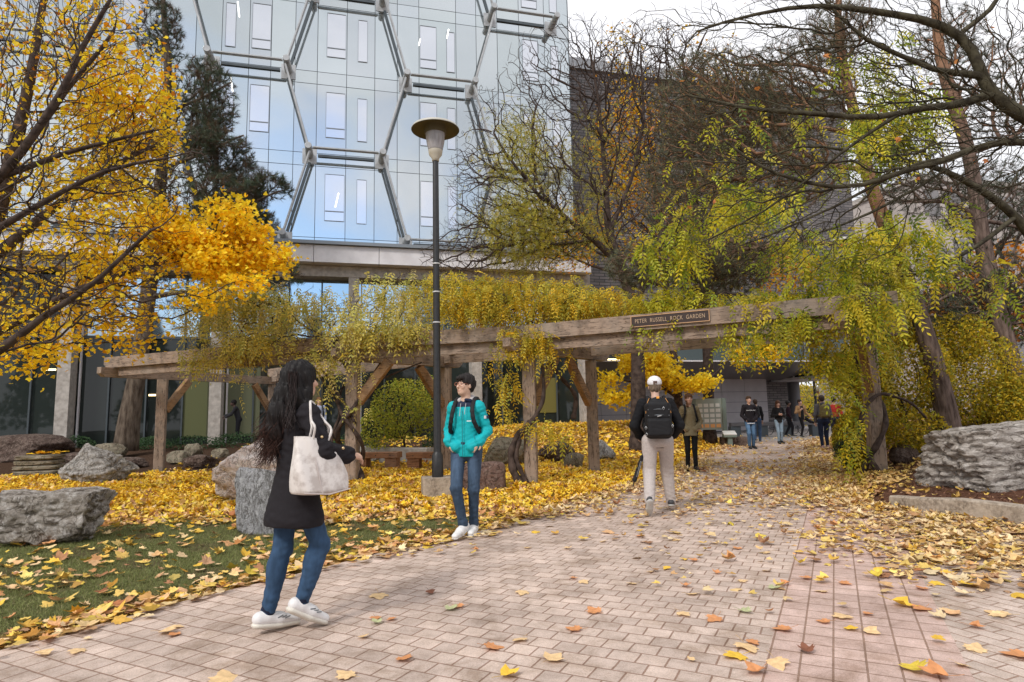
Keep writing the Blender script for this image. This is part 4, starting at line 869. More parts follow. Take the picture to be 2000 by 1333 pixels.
vine('wisteria vine with bright yellow leaves on the pergola post right of the man in teal',
     [([F3 + [-.22, -.2, 0], F3 + [-.36, -.2, .25], F3 + [-.40, -.18, .6], F3 + [-.25, -.2, .95], F3 + [.02, -.22, 1.15], F3 + [.3, -.05, 1.6], F3 + [.25, 0, 2.6]], .085, .03), ([F3 + [-.1, -.2, 0], F3 + [-.32, -.22, .5], F3 + [-.16, -.24, 1.0], F3 + [-.02, -.22, 1.2]], .05, .03), ([F3 + [.9, .6, 1.2], F3 + [1.0, .6, 1.7], F3 + [.5, .3, 2.2], F3 + [.4, .2, 2.7]], .05, .03)],
     [(2.6, *ell3(1010, 590, 12.6, 180, 46, .7)), (1.4, *ell3(900, 570, 12.9, 110, 44, .7)), (1.2, *ell3(1150, 590, 12.4, 110, 34, .6)), (.5, *ell3(1030, 660, 12.1, 60, 30, .25)), (.6, *ell3(1020, 560, 12.8, 150, 24, .7))], 3600, [(.62, .50, .06), (.74, .52, .04), (.48, .44, .06), (.36, .38, .05), (.80, .50, .03)], [3, 2, 2.4, 1.2, 1.2], (.17, .29), 5, 380,
     hang=[(P(1000, 660, 12.0), P(990, 820, 12.0), 60), (P(960, 680, 12.0), P(980, 800, 12), 26), (P(1060, 640, 12.0), P(1070, 730, 12.0), 34), (P(1130, 620, 12.2), P(1120, 720, 12.2), 20), (P(1030, 820, 11.9), P(1110, 850, 11.8), 46)])
g4 = float(hz(B4[0], B4[1]))
vine('wisteria vine with green and gold leaves wrapping the right pergola post',
     [(twist(B4 + [-.05, -.05, 0], .19, g4, 2.6, 1.1, ph=3), .055, .03), ([B4 + [-.1, -.2, g4], B4 + [-.5, -.3, .7], B4 + [-.35, -.3, 1.3], B4 + [.0, -.25, 1.6], B4 + [.6, -.2, 1.4], B4 + [.9, -.1, 1.1]], .05, .02)],
     [(2.4, *ell3(1560, 600, 10.6, 170, 42, .6)), (1.4, *ell3(1420, 600, 11.2, 110, 40, .6)), (1.2, *ell3(1310, 580, 11.6, 90, 26, .5)), (1.0, *ell3(1650, 560, 10.2, 120, 80, .8)), (.9, *ell3(1700, 585, 9.3, 80, 36, .3)), (.16, *ell3(1350, 612, 10.9, 50, 16, .12)), (.2, *ell3(1430, 625, 10.6, 44, 20, .12)), (.2, *ell3(1545, 620, 9.9, 50, 24, .12)), (.14, *ell3(1270, 635, 11.2, 40, 16, .12)), (.3, *ell3(1600, 690, 10.6, 30, 40, .3)), (.5, *ell3(1750, 530, 10.8, 110, 70, .7))], 2500, GRN + [(.66, .54, .05)], [1.6, 2.4, 2.8, 1.2, 2, 1.6, 2], (.20, .34), 6, 300,
     hang=[(P(1490, 630, 10.2), P(1480, 690, 10.2), 26), (P(1665, 640, 10.6), P(1665, 930, 10.8), 90), (P(1430, 640, 10.6), P(1420, 680, 10.6), 20), (P(1640, 660, 10.6), P(1640, 760, 10.6), 40), (P(1730, 620, 10.6), P(1720, 720, 10.6), 30), (P(1290, 640, 11.2), P(1270, 670, 11.3), 12)])
def locust():
    lines = [[(2120, 900, 11.6, .16), (2090, 600, 11.6, .12), (1990, 420, 11.4, .08), (1850, 330, 11, .05), (1700, 300, 10.8, .03), (1560, 280, 10.6, .02)], [(1990, 420, 11.4, .05), (1880, 500, 11, .035), (1780, 540, 10.8, .02)], [(1850, 330, 11, .03), (1700, 420, 10.8, .025), (1560, 470, 10.5, .015)]]
    el = [*sprays(.5, 1600, 260, 10.6, 110, 90, 8, 36, 14), *sprays(.7, 1530, 380, 10.5, 110, 70, 8, 44, 16), (1.2, *E(1750, 250, 10.8, 90, 90, .6)), *sprays(1.3, 1760, 480, 10.6, 120, 80, 12, 40, 16), *sprays(1.0, 1590, 480, 10.5, 100, 60, 9, 40, 16), (1.0, *E(1880, 560, 10.9, 100, 60, .6)), (.3, *E(1700, 120, 10.8, 110, 60, .5)), (.4, *E(1420, 330, 11.2, 130, 140, .6)), (.5, *E(1320, 480, 11.4, 80, 50, .5))]
    root, rt, nd, par, r, n0 = make_tree('locust_tree', 'feathery green and yellow leaved tree branch spreading in front of the leaning pine', 'tree', lines, el, 1000, .3, .0035, 'bark_moss', 2.2)
    b = MB(); q = nd[n0:]; cl = np.sin(q[:, 0] * 2.2) + np.sin(q[:, 2] * 2.7 + 2); q = np.repeat(q, np.clip(np.round(1.5 + .8 * cl), 0, 4).astype(int), 0); q = q + rng.normal(size=q.shape) * .12; n_ = len(q)
    pinnate(b, q - rt, rng.uniform(.22, .38, n_), pal(n_, GRN, [2.2, 2.6, 2.8, 1.6, 1.8, 1.6]), 6, .7, .33, .7); b.build('crown', M['leaf'], root)
locust()

# ------------------------------------------------------------------ shrubs
def shrub(label, base, ells, nst, nleaf, cols, size, name='shrub', shape=OVAL, wts=None, tip=.004, group='autumn shrubs', flat=.3):
    bz = float(hz(base[0], base[1])); root = empty(name, (base[0], base[1], bz), 0, label, 'shrub', group); rt = np.array(root.location)
    wts_ = np.array([e[0] for e in ells], float); wts_ /= wts_.sum(); pts = np.vstack([ell_pts(int(nst * w_), e[1], e[2]) for w_, e in zip(wts_, ells)]); pts = pts[pts[:, 2] > hz(pts[:, 0], pts[:, 1]) + .05]
    sd_ = np.array([rt + [dx, dy, 0] for dx, dy in rng.normal(size=(5, 2)) * .12]); nodes, par, order = mst(sd_, np.full(5, -1), np.zeros(5), pts, .35); r = radii(nodes, par, order, 5, tip, 2.3)
    b = MB(); wood(b, nodes - rt, par, np.minimum(r, .05)); b.build('stems', M['bark_bare'], root, smooth=True)
    b = MB(); q = np.vstack([ell_pts(int(nleaf * w_), e[1], e[2], .25) for w_, e in zip(wts_, ells)]); q = q[q[:, 2] > hz(q[:, 0], q[:, 1]) + .03]
    cl = np.sin(q[:, 0] * 4) * np.sin(q[:, 2] * 5) + np.sin(q[:, 1] * 4 + q[:, 0] * 2); q = q[rng.random(len(q)) < .75 + .3 * cl]; n_ = len(q)
    put_leaves(b, q - rt, rng.uniform(size * .7, size * 1.25, n_), pal(n_, cols, wts, .16), shape, flat, .3, .15); b.build('foliage', M['leaf'], root); return root
shrub('rounded yellow green shrub framed by the pergola left of the lamp post', XY(795, 18.8), [(3, *E(785, 800, 18.8, 62, 62, .9)), (1, *E(740, 840, 18.6, 40, 40, .6)), (1, *E(830, 790, 18.8, 40, 60, .6))], 300, 7500, [(.38, .42, .05), (.48, .47, .05), (.28, .34, .04), (.58, .50, .06)], .085, shape=OVAL, flat=.5)
shrub('tall golden green shrub beside the right pergola post at the path edge', XY(1680, 12.8), [(2, *E(1690, 770, 13.2, 50, 90, .6)), (2, *E(1672, 860, 12.6, 40, 56, .5)), (1, *E(1700, 700, 13, 60, 60, .6)), (.5, *E(1650, 730, 13.2, 36, 40, .4))], 320, 18000, BSH, .07)
shrub('wide golden shrub between the right pergola post and the leaning pine', XY(1770, 13.2), [(3, *E(1760, 730, 13.6, 90, 90, .9)), (1.4, *E(1770, 840, 13.0, 80, 45, .6)), (1.2, *E(1730, 640, 13.6, 70, 50, .7))], 360, 26000, BSH, .068)
shrub('yellow green shrub standing between the two right pines', XY(1900, 14.3), [(3, *E(1900, 740, 14.6, 95, 100, 1)), (1.2, *E(1960, 790, 14.2, 50, 60, .6)), (1, *E(1870, 660, 14.6, 60, 50, .7))], 340, 26000, BSH, .07)
shrub('orange leaved young tree glowing behind the right pines', XY(1930, 19), [(2, *E(1930, 620, 19, 90, 60, 1.3)), (1.5, *E(1870, 590, 19, 60, 60, 1)), (1, *E(1960, 520, 19, 60, 60, 1))], 260, 5000, ORG, .11, name='young_tree', shape=STAR)
shrub('small dark green juniper at the foot of the path edge shrubs', XY(1648, 12.3), [(1, *E(1648, 885, 12.2, 20, 26, .22))], 60, 4000, [(.04, .075, .04), (.06, .10, .05)], .035, name='juniper', shape=DIAM)
shrub('far yellow tree seen through the passage beside the round column', XY(1572, 50), [(2, *E(1572, 800, 50, 22, 50, 1.5)), (1, *E(1600, 770, 52, 40, 26, 1.5))], 60, 1600, YEL[:2] + [(.55, .50, .12), (.40, .42, .14)], .28, name='young_tree', group=None)
for k, (px, Y, wd, hh) in enumerate([(560, 21.5, 60, 22), (380, 22.5, 55, 20), (470, 23, 60, 22), (300, 22.8, 40, 18), (150, 23.6, 40, 20), (690, 21.5, 50, 26), (860, 20.5, 40, 30), (640, 21.0, 40, 18)]):
    c = XY(px, Y); gz = float(hz(c[0], c[1])); c[2] = gz + .12
    where = ['behind the long haired woman', 'under the pergola end brace', 'beside the second pillar', 'right of the pine trunk', 'at the foot of the left pillar', 'behind the twisted vine post', 'behind the timber bench', 'right of the tote bag near the glass'][k]
    s = Y / F; shrub('low dark green leafy ground cover clump ' + where, c, [(1, c, (wd * s, .5, hh * s))], 70, 1800, [(.05, .11, .045), (.08, .15, .06), (.04, .08, .035)], .075, name='low_shrub', group='low green plants along the glass wall')

# evergreens behind the viewpoint: they only show as dark reflections in the ground floor glass
def back_tree():
    o = empty('evergreen_tree', (-24, -17, 0), 0, 'dark evergreen tree standing behind the viewpoint and mirrored in the ground floor glass', 'tree', 'evergreens mirrored in the glass')
    b = MB(); b.tube([(0, 0, 0), (.1, 0, 5), (0, .1, 11)], [.28, .18, .04], 8); b.build('trunk', M['bark_dark'], o, smooth=True)
    n = 2600; t = rng.random(n) ** .8; a = rng.uniform(0, 6.28, n); r = (3.0 * (1 - t) + .2) * np.sqrt(rng.random(n)); q = np.stack([r * np.cos(a), r * np.sin(a), 1.2 + 10 * t], -1)
    b = MB(); put_leaves(b, q, rng.uniform(.3, .6, n), pal(n, [(.03, .05, .025), (.05, .07, .03), (.12, .11, .03)]), STAR, .3, .5, .2); b.build('crown', M['leaf'], o); return o
bt = back_tree()
for k, (x, y, s_) in enumerate([(-15, -20, 1.1), (-7, -16, .9), (1, -19, 1.15), (9, -17, .95), (17, -20, 1.1), (26, -18, 1.0), (-34, -18, 1.1)]):
    c = copy_tree(bt); c.location = (x, y, 0); c.scale = (s_, s_, s_); c.rotation_euler = (0, 0, k * 1.3)
# ------------------------------------------------------------------ rocks
def rock_mat(name, c1, c2, c3, scale=2.2, bs=.9, stretch=None, vein=None):
    m, nt, b = mat_new(name); vec = scaled(nt, stretch) if stretch else None
    a = noise(nt, scale, 8, .65, vec=vec, dist=.6); f = noise(nt, scale * 7, 7, .7, vec=vec); c = mixc(nt, ramp(nt, a, [(.38, (0, 0, 0)), (.62, (1, 1, 1))]), c1, c2)
    c = mixc(nt, ramp(nt, f, [(.48, (0, 0, 0)), (.66, (1, 1, 1))]), c, c3)
    vn = noise(nt, scale * 1.6, 7, .6, vec=vec, dist=1.4); c = mixc(nt, 1.0, c, ramp(nt, vn, [(.465, (1, 1, 1)), (.492, (.42, .40, .38)), (.505, (.42, .40, .38)), (.535, (1, 1, 1))]), 'MULTIPLY')
    g = noise(nt, scale * 30, 4, .7); c = mixc(nt, 1.0, c, ramp(nt, g, [(.3, (.72, .72, .72)), (.7, (1.25, 1.25, 1.25))]), 'MULTIPLY')
    nt.links.new(c, b.inputs['Base Color']); b.inputs['Roughness'].default_value = .92; b.inputs['Specular IOR Level'].default_value = .2
    ad = N(nt, 'ShaderNodeMath', operation='ADD'); nt.links.new(f, ad.inputs[0]); nt.links.new(g, ad.inputs[1]); bump(nt, b, ad.outputs[0], bs, .025); return m
RK = {'grey': rock_mat('grey_boulder', (.20, .19, .175), (.42, .40, .38), (.52, .50, .48)), 'pink': rock_mat('pink_quartz', (.58, .44, .38), (.74, .66, .62), (.80, .77, .75), 3),
      'slate': rock_mat('grey_slate', (.24, .24, .24), (.36, .36, .37), (.50, .50, .51), 2.4, stretch=(1.8, 1.8, .8)), 'brown': rock_mat('brown_rock', (.085, .055, .045), (.16, .115, .095), (.24, .19, .16)),
      'tan': rock_mat('tan_rock', (.20, .165, .12), (.34, .29, .22), (.24, .24, .17)), 'side': rock_mat('brown_grey_boulder', (.23, .20, .17), (.40, .36, .32), (.54, .51, .48), 1.8, 1.0), 'white': rock_mat('pale_rock', (.42, .38, .33), (.58, .54, .49), (.64, .61, .57)), 'red': rock_mat('red_brown_block', (.14, .085, .07), (.22, .14, .115), (.27, .20, .17)),
      'layer': rock_mat('layered_limestone', (.27, .235, .205), (.45, .41, .375), (.62, .58, .54), 1.6, 1.0, stretch=(.9, .9, 2.2))}
def rock(px, pyb, w_px, h_px, mt, label, seed, Y=None, dep=.75, cuts=7, amp=.10, sub=5, flat=None, name='boulder', strata=0.0, group=None, shear=(0, 0), xoff=0, rot=None, pw=2.6, peak=None, under=0):
    q = G(px, pyb) if Y is None else XY(px, Y); Y_ = q[1]; s = Y_ / F; q[2] = float(hz(q[0], q[1]))
    if Y is None and q[2] > .05:
        for _ in range(6): q = G(px, pyb, q[2] * .5 + .5 * float(hz(q[0], q[1])))
    Y_ = q[1]; s = Y_ / F
    rx, rz_, ry = w_px * s / 2, h_px * s, w_px * s / 2 * dep; r_ = random.Random(seed); bm = bmesh.new(); bmesh.ops.create_icosphere(bm, subdivisions=sub, radius=1)
    V = np.array([v.co[:] for v in bm.verts]); Fc = np.array([[v.index for v in f.verts] for f in bm.faces]); bm.free()
    V = V / (np.sum(np.abs(V) ** pw, 1)[:, None] ** (1 / pw))
    for _ in range(cuts):
        n_ = np.array([r_.gauss(0, 1), r_.gauss(0, 1), r_.gauss(0, .8)]); n_ /= np.linalg.norm(n_); d = r_.uniform(.62, .85); k = V @ n_ - d; V = V - np.clip(k, 0, None)[:, None] * n_ * .92
    if flat: V[:, 2] = np.minimum(V[:, 2], flat + .03 * np.sin(V[:, 0] * 3))
    if peak is not None:
        t = np.clip((V[:, 2] + .2) / 1.2, 0, 1); V[:, 0] = V[:, 0] * (1 - .75 * t) + peak * t * .9; V[:, 1] *= (1 - .6 * t)
    if under: V[:, :2] *= (1 - under * np.clip(.35 - V[:, 2], 0, 1.3))[:, None]
    V /= np.abs(V).max(0); o = np.array([r_.uniform(0, 50) for _ in range(3)])
    D = np.array([mnoise.fractal(Vector(v * 1.7 + o), .8, 2.1, 6) for v in V]); D2 = np.array([abs(mnoise.noise(Vector(v * 4.2 + o))) for v in V])
    nn = V / np.linalg.norm(V, axis=1)[:, None]; V = V + nn * (amp * D - amp * .6 * (1 - D2) ** 3)[:, None]
    if strata:
        zz = V[:, 2] * 6.5 + .8 * D; st = (zz - np.floor(zz)); V[:, :2] *= (1 - strata * (st ** 3))[:, None]
        V[:, :2] *= (1 - strata * .5 * np.array([mnoise.noise(Vector((v[0] * 2, v[1] * 2, v[2] * 9)) + Vector(o)) for v in V]))[:, None]
    V = V * [rx, ry, rz_ * .62]; V[:, 0] += V[:, 2] * shear[0]; V[:, 2] += V[:, 0] * shear[1]
    top = V[:, 2].max(); V[:, 2] += rz_ - top; V[:, 1] += ry * .7
    if rot: c_, s_ = math.cos(rot), math.sin(rot); V[:, :2] = V[:, :2] @ np.array([[c_, s_], [-s_, c_]])
    b = MB(); b.add(V, Fc); ob = b.build(name, RK[mt], None, smooth=True); ob.location = [float(v) for v in q]
    return tag(ob, label, 'rock', group)
rock(48, 1074, 262, 106, 'side', 'large flat topped grey boulder cut by the left edge of the lawn', 3, dep=.62, cuts=4, flat=.55, amp=.12, sub=6, pw=4.5, under=.22)
rock(163, 946, 152, 76, 'grey', 'pointed pale grey boulder lying in yellow leaves near the slab stack', 11, amp=.10, cuts=9, sub=6, peak=-.25, pw=2.2)
rock(500, 982, 190, 138, 'pink', 'big pinkish white quartz boulder behind the long haired woman', 21, amp=.12, cuts=8, sub=6, dep=.8, pw=3.4)
rock(528, 1038, 150, 124, 'slate', 'upright grey slate slab leaning before the pink quartz boulder', 31, amp=.07, cuts=5, sub=6, dep=.45, pw=4, shear=(-.12, 0), flat=.85)
rock(30, 888, 160, 52, 'brown', 'dark brown earth coloured boulder at the far left by the glass', 41, Y=20.5, amp=.07, cuts=3)
rock(150, 880, 80, 22, 'brown', 'low dark rock behind the slab stack', 43, Y=19.5, amp=.1)
rock(210, 878, 60, 34, 'tan', 'tan rock touching the pine trunk on its left', 47, Y=20.2, cuts=8)
rock(246, 900, 72, 22, 'brown', 'flat dark slab in the mulch in front of the pine trunk', 53, Y=18.2, cuts=6)
rock(347, 890, 42, 26, 'tan', 'mossy green grey rock right of the end post', 59, Y=19.0)
rock(374, 874, 38, 28, 'tan', 'upright banded rock among the low plants', 61, Y=20.4)
rock(388, 884, 44, 16, 'white', 'small pale flat rock above the dark wedge rock', 67, Y=19.2, cuts=6)
rock(390, 905, 66, 27, 'brown', 'dark wedge shaped rock in the mulch left of the quartz boulder', 71, Y=17.6, cuts=8)
rock(430, 872, 36, 18, 'tan', 'small rounded tan rock in front of the second pillar', 73, Y=20.4)
rock(718, 883, 66, 34, 'white', 'pale weathered rock behind the left timber bench', 79, Y=18.6)
rock(985, 912, 98, 56, 'tan', 'long brown boulder behind the man in teal', 83, dep=.6, pw=3.5, cuts=5)
rock(945, 960, 86, 54, 'red', 'squared reddish brown block right of the man in teal', 89, dep=.9, pw=6, cuts=3, amp=.05)
rock(872, 952, 52, 18, 'white', 'small pale stone by the lamp footing', 97, cuts=7)
rock(1090, 905, 78, 40, 'brown', 'jagged dark brown rock between the two central posts', 101, cuts=9)
rock(1124, 917, 44, 30, 'tan', 'small rounded brown rock left of the central back post', 103, pw=2.4, cuts=3, amp=.05)
rock(1180, 905, 52, 42, 'grey', 'grey pointed rock right of the central back post', 107, cuts=7, peak=-.2)
rock(1776, 905, 54, 36, 'brown', 'dark round stone under the golden shrub beside the boulder', 109, pw=2.2, cuts=2, amp=.04)
# big layered boulder on the right
rock(2032, 962, 330, 124, 'layer', 'huge layered grey limestone boulder above the kerb on the right', 113, Y=8.6, dep=.62, cuts=2, amp=.13, sub=6, pw=7, strata=.05, flat=.86, shear=(-.02, .045))
# stack of flat slabs
q = XY(90, 16.6); q[2] = float(hz(q[0], q[1])); st = empty('slab_stack', q, .2, 'low stack of weathered flat stone slabs topped with yellow leaves', 'stone stack')
for k in range(4):
    bm = bmesh.new(); bmesh.ops.create_icosphere(bm, subdivisions=4, radius=1); V = np.array([v.co[:] for v in bm.verts]); Fc = np.array([[v.index for v in f.verts] for f in bm.faces]); bm.free()
    V = V / (np.sum(np.abs(V) ** 5, 1)[:, None] ** .2); V = V * (1 + .07 * np.array([mnoise.noise(Vector(v * 2 + np.array([k * 9, 0, 0]))) for v in V]))[:, None]; V = V * [.56 - .03 * k, .4, .066] + [random.uniform(-.06, .06), random.uniform(-.04, .04), .07 + .128 * k]
    b = MB(); b.add(V, Fc); b.build('stone_slab', RK['tan'], st, smooth=True)
# concrete ledge and slab path behind the benches
c0, c1 = XY(735, 18.9), XY(838, 18.0); b = MB(); m0 = (c0 + c1) / 2; b.beam(c0 - m0 + [0, 0, .22], c1 - m0 + [0, 0, .22], .35, .44, .02)
o = b.build('retaining_ledge', M['concrete']); o.location = [float(v) for v in m0]; tag(o, 'low pale concrete ledge behind the timber benches', 'ledge')
def bench(p, rz, label, L):
    p = p.copy(); p[2] = float(hz(p[0], p[1])); o = empty('timber_bench', p, rz, label, 'bench', 'thick timber benches under the pergola')
    b = MB(); b.beam((-L/2, 0, .36), (L/2, 0, .36), .42, .15, .015); b.build('seat', M['timber_bench'], o)
    for x in (-L * .36, L * .33):
        b = MB(); b.beam((x - .15, 0, .14), (x + .15, 0, .14), .36, .285, .01); b.build('leg', M['timber_bench'], o)
    b = MB()
    for x in (-L * .36, 0, L * .33): b.lathe([(0, 0), (.016, 0)], 8, (x, 0, 0))
    V = np.concatenate(b.v); V = np.stack([V[:, 0], np.full(len(V), -.213), .36 + V[:, 1]], -1); b.v = [V]; b.build('bolt_head', M['black_metal'], o)
    return o
bench(XY(738, 16.5), -.12, 'thick timber bench just right of the twisted vine post', 1.15)
bench(XY(842, 16.0), -.06, 'thick timber bench behind the lamp post and man in teal', 1.25)

# ------------------------------------------------------------------ notice board, ledge and bicycles near the passage
kp_ = XY(1400, 23.6); ki = empty('notice_board', kp_, -.1, 'grey green framed notice board with posted sheets beside the passage tree', 'notice board')
gm = mat_plain('sage_metal', (.16, .20, .175), .5)
for x in (-.95, .15):
    b = MB(); b.beam((x, 0, 0), (x, 0, 1.78), .16, .14, .01); b.build('post', gm, ki)
b = MB(); b.box((-.87, -.03, .62), (.07, .03, 1.78)); b.build('panel', mat_plain('pale_glass_board', (.30, .34, .31), .3), ki)
pm = mat_plain('paper', (.62, .62, .60), .8); om = mat_plain('orange_paper', (.72, .36, .14), .8)
for i in range(4):
    for j in range(5):
        b = MB(); x = -.80 + i * .215; z = .70 + j * .19; b.box((x, -.045, z), (x + .15 + .02 * random.random(), -.034, z + .13)); b.build('notice', om if j == 0 else pm, ki)
b = MB(); b.beam((.0, -.3, .50), (.46, -.3, .50), .34, .03, .0, up=(0, -.4, 1)); b.build('lectern_plate', pm, ki); b = MB(); b.beam((.0, -.3, .40), (.46, -.3, .40), .30, .12, .01); b.build('lectern_box', gm, ki); b = MB(); b.beam((.23, -.3, 0), (.23, -.3, .34), .16, .16); b.build('lectern_leg', gm, ki)
b = MB(); b.beam((.15, .5, .17), (1.0, .5, .17), .6, .34, .02); k = b.build('granite_seat', RK['brown']); k.location = [float(v) for v in XY(1402, 23.2)]; tag(k, 'dark square stone seat at the foot of the notice board', 'stone seat')
b = MB(); p0, p1 = XY(1418, 31.5), XY(1592, 31.0); b.beam(p0 - p0 + [0, 0, .62], p1 - p0 + [0, 0, .62], .5, .16, .01); lo = empty('ledge_table', p0, 0, 'long dark ledge where people rest in front of the passage', 'ledge'); b.build('top', mat_plain('dark_ledge', (.10, .095, .10), .6), lo)
for t in (.05, .35, .62, .95):
    b = MB(); q = (p1 - p0) * t; b.beam(q + [0, 0, 0], q + [0, 0, .535], .5, .4); b.build('leg', M['slot'], lo)
def bicycle(p, rz, label, colr):
    o = empty('bicycle', p, rz, label, 'bicycle', 'bicycles parked by the passage'); rub = M['black_metal']
    for x in (-.52, .52):
        b = MB(); a = np.linspace(0, 2 * np.pi, 25); b.tube(np.stack([x + .33 * np.cos(a), 0 * a, .34 + .33 * np.sin(a)], -1), .018, 6, cap=False); w_ = b.build('wheel', rub, o)
        b = MB()
        for t in np.arange(0, np.pi, np.pi / 7): b.tube([(x - .31 * math.cos(t), 0, .34 - .31 * math.sin(t)), (x + .31 * math.cos(t), 0, .34 + .31 * math.sin(t))], .003, 3)
        b.build('spokes', M['steel'], w_)
    b = MB(); A, B_, C_, D_ = (-.52, 0, .34), (-.05, 0, .30), (-.17, 0, .80), (.36, 0, .82)
    for s_, e_ in ((A, B_), (A, C_), (B_, C_), (B_, D_), (C_, D_), (D_, (.52, 0, .34))): b.tube([s_, e_], .018, 6)
    b.build('frame', mat_plain('bike_paint', colr, .4), o); b = MB(); b.tube([(D_[0], 0, .82), (.33, 0, .96)], .014, 6); b.tube([(.33, -.25, .98), (.36, 0, .97), (.33, .25, .98)], .013, 6); b.build('handlebar', rub, o)
    b = MB(); b.tube([C_, (-.19, 0, .90)], .014, 6); b.beam((-.30, 0, .92), (-.06, 0, .92), .12, .05, .02); b.build('saddle', rub, o)
for px, Y_, rz_, c, l in ((1508, 33.2, .3, (.03, .03, .035), 'black bicycle parked nearest the grey tiled wall'), (1530, 33.6, .5, (.25, .26, .28), 'silver bicycle parked behind the leaning dark figure'), (1576, 33.0, .2, (.30, .30, .32), 'pale bicycle parked behind the person with a raised leg'), (1592, 33.4, .6, (.12, .03, .03), 'dark red bicycle parked furthest right')): bicycle(XY(px, Y_), rz_, l, c)
b = MB(); b.lathe([(.11, 0), (.09, 5.5)], 8); o = b.build('thin_pole', M['black_metal']); o.location = [float(v) for v in XY(1587, 44)]; tag(o, 'thin dark pole standing beyond the passage before the brick house', 'pole')

# ------------------------------------------------------------------ fallen leaves and grass
def normals(X, Y):
    e = .1; dx = (hz(X + e, Y) - hz(X - e, Y)) / (2 * e); dy = (hz(X, Y + e) - hz(X, Y - e)) / (2 * e); n_ = np.stack([-dx, -dy, np.ones_like(dx)], -1); return n_ / np.linalg.norm(n_, axis=1)[:, None]
LC = [(.80, .50, .07), (.88, .62, .16), (.76, .46, .24), (.84, .62, .36), (.64, .32, .14), (.70, .54, .08), (.42, .20, .10)]
def scatter(n, x0, x1, y0, y1, size, shape, tilt, dens=carpet, lift=.012, mask=None):
    X = rng.uniform(x0, x1, n); Y = rng.uniform(y0, y1, n); k = rng.random(n) < dens(X, Y)
    if mask is not None: k &= mask(X, Y)
    X, Y = X[k], Y[k]; n_ = len(X); ip = ((X > xL(Y)) & (X < xR(Y)))[:, None]; nr = normals(X, Y) + rng.normal(size=(n_, 3)) * tilt * np.where(ip, .45, 1) * np.array([1, 1, .1]); nr /= np.linalg.norm(nr, axis=1)[:, None]
    t = rng.normal(size=(n_, 3)); t -= nr * np.sum(t * nr, 1)[:, None]; t /= np.linalg.norm(t, axis=1)[:, None]
    S = size * np.clip(rng.lognormal(-.12, .34, n_), .35, 1.6); inpath = (X > xL(Y)) & (X < xR(Y)); Z = np.where(inpath, np.maximum(hz(X, Y), .004), hz(X, Y)) + lift + np.abs(rng.normal(size=n_)) * lift * 1.2
    pos = np.stack([X, Y, Z], -1); far = ss(Y, 7.5, 10.5) * (X < xL(Y)); col = pal(n_, LC, [2.2, 2.4, 2.0, 2.2, 1, 1.2, .5]); deep = pal(n_, [(.90, .60, .035), (.86, .50, .025), (.92, .68, .10), (.74, .38, .03), (.88, .64, .22)], [3, 2, 2.4, .9, 1])
    right = ss(X - Y * .3, 1.2, 3)[:, None] * (Y > 5)[:, None] * .55; m_ = (rng.random(n_) < far * .82)[:, None]; col = np.where(m_, deep, col); col = col * (1 - right) + right * np.where(m_, deep, pal(n_, [(.66, .47, .14), (.58, .38, .11), (.46, .27, .09), (.74, .55, .20)])); pt = (inpath & (rng.random(n_) < .75))[:, None]; col = np.where(pt, pal(n_, [(.74, .56, .30), (.66, .46, .22), (.72, .52, .14), (.54, .33, .16), (.80, .64, .40)]), col); tr = (rng.random(n_) < .18)[:, None]; col = np.where(tr, col * [.62, .5, .5], col)
    return pos, S, col, (np.cross(t, nr), t, nr)
b = MB()
inv = lambda X, Y: (np.abs(X) < Y * .95 + 1.2)
for a in (scatter(13500, -7, 6.5, 2.2, 8.6, .088, MAPLE, .28, mask=lambda X, Y: inv(X, Y) & ~((X > xL(Y) + .15) & (Y < 6.0) & (X * .891 - Y * .454 < .2))),
          scatter(3800, -5, 3, 2.4, 7.5, .09, MAPLE, .2, dens=lambda X, Y: np.exp(-((xL(Y) - X - .12) / .25) ** 2)),):
    put_leaves(b, a[0], a[1], a[2], MAPLE, curl=.18, frames=a[3])
for a in (scatter(80000, -16, 9, 8.0, 17, .092, STAR, .26, mask=inv, lift=.014), scatter(30000, -10, 14, 17, 31, .12, STAR, .3, mask=inv, lift=.02), scatter(17000, 1, 8.5, 4.2, 12, .08, STAR, .25, mask=inv)):
    put_leaves(b, a[0], a[1], a[2], STAR, curl=.34, frames=a[3])
X = rng.normal(-9.72+1.4*0, .3, 60) ; X = XY(96, 16.6)[0] + rng.uniform(-.4, .45, 60); Yy = 16.6 + rng.uniform(-.3, .3, 60); fr = rand_frames(60, .85); put_leaves(b, np.stack([X, Yy, np.full(60, .56) + rng.uniform(0, .05, 60)], -1), .12, pal(60, [(.86, .50, .02), (.80, .42, .02)]), STAR, frames=fr)
o = b.build('fallen_leaves', M['litter']); tag(o, 'thick carpet of fallen yellow and tan leaves over the lawn and path', 'leaf litter', kind='stuff')
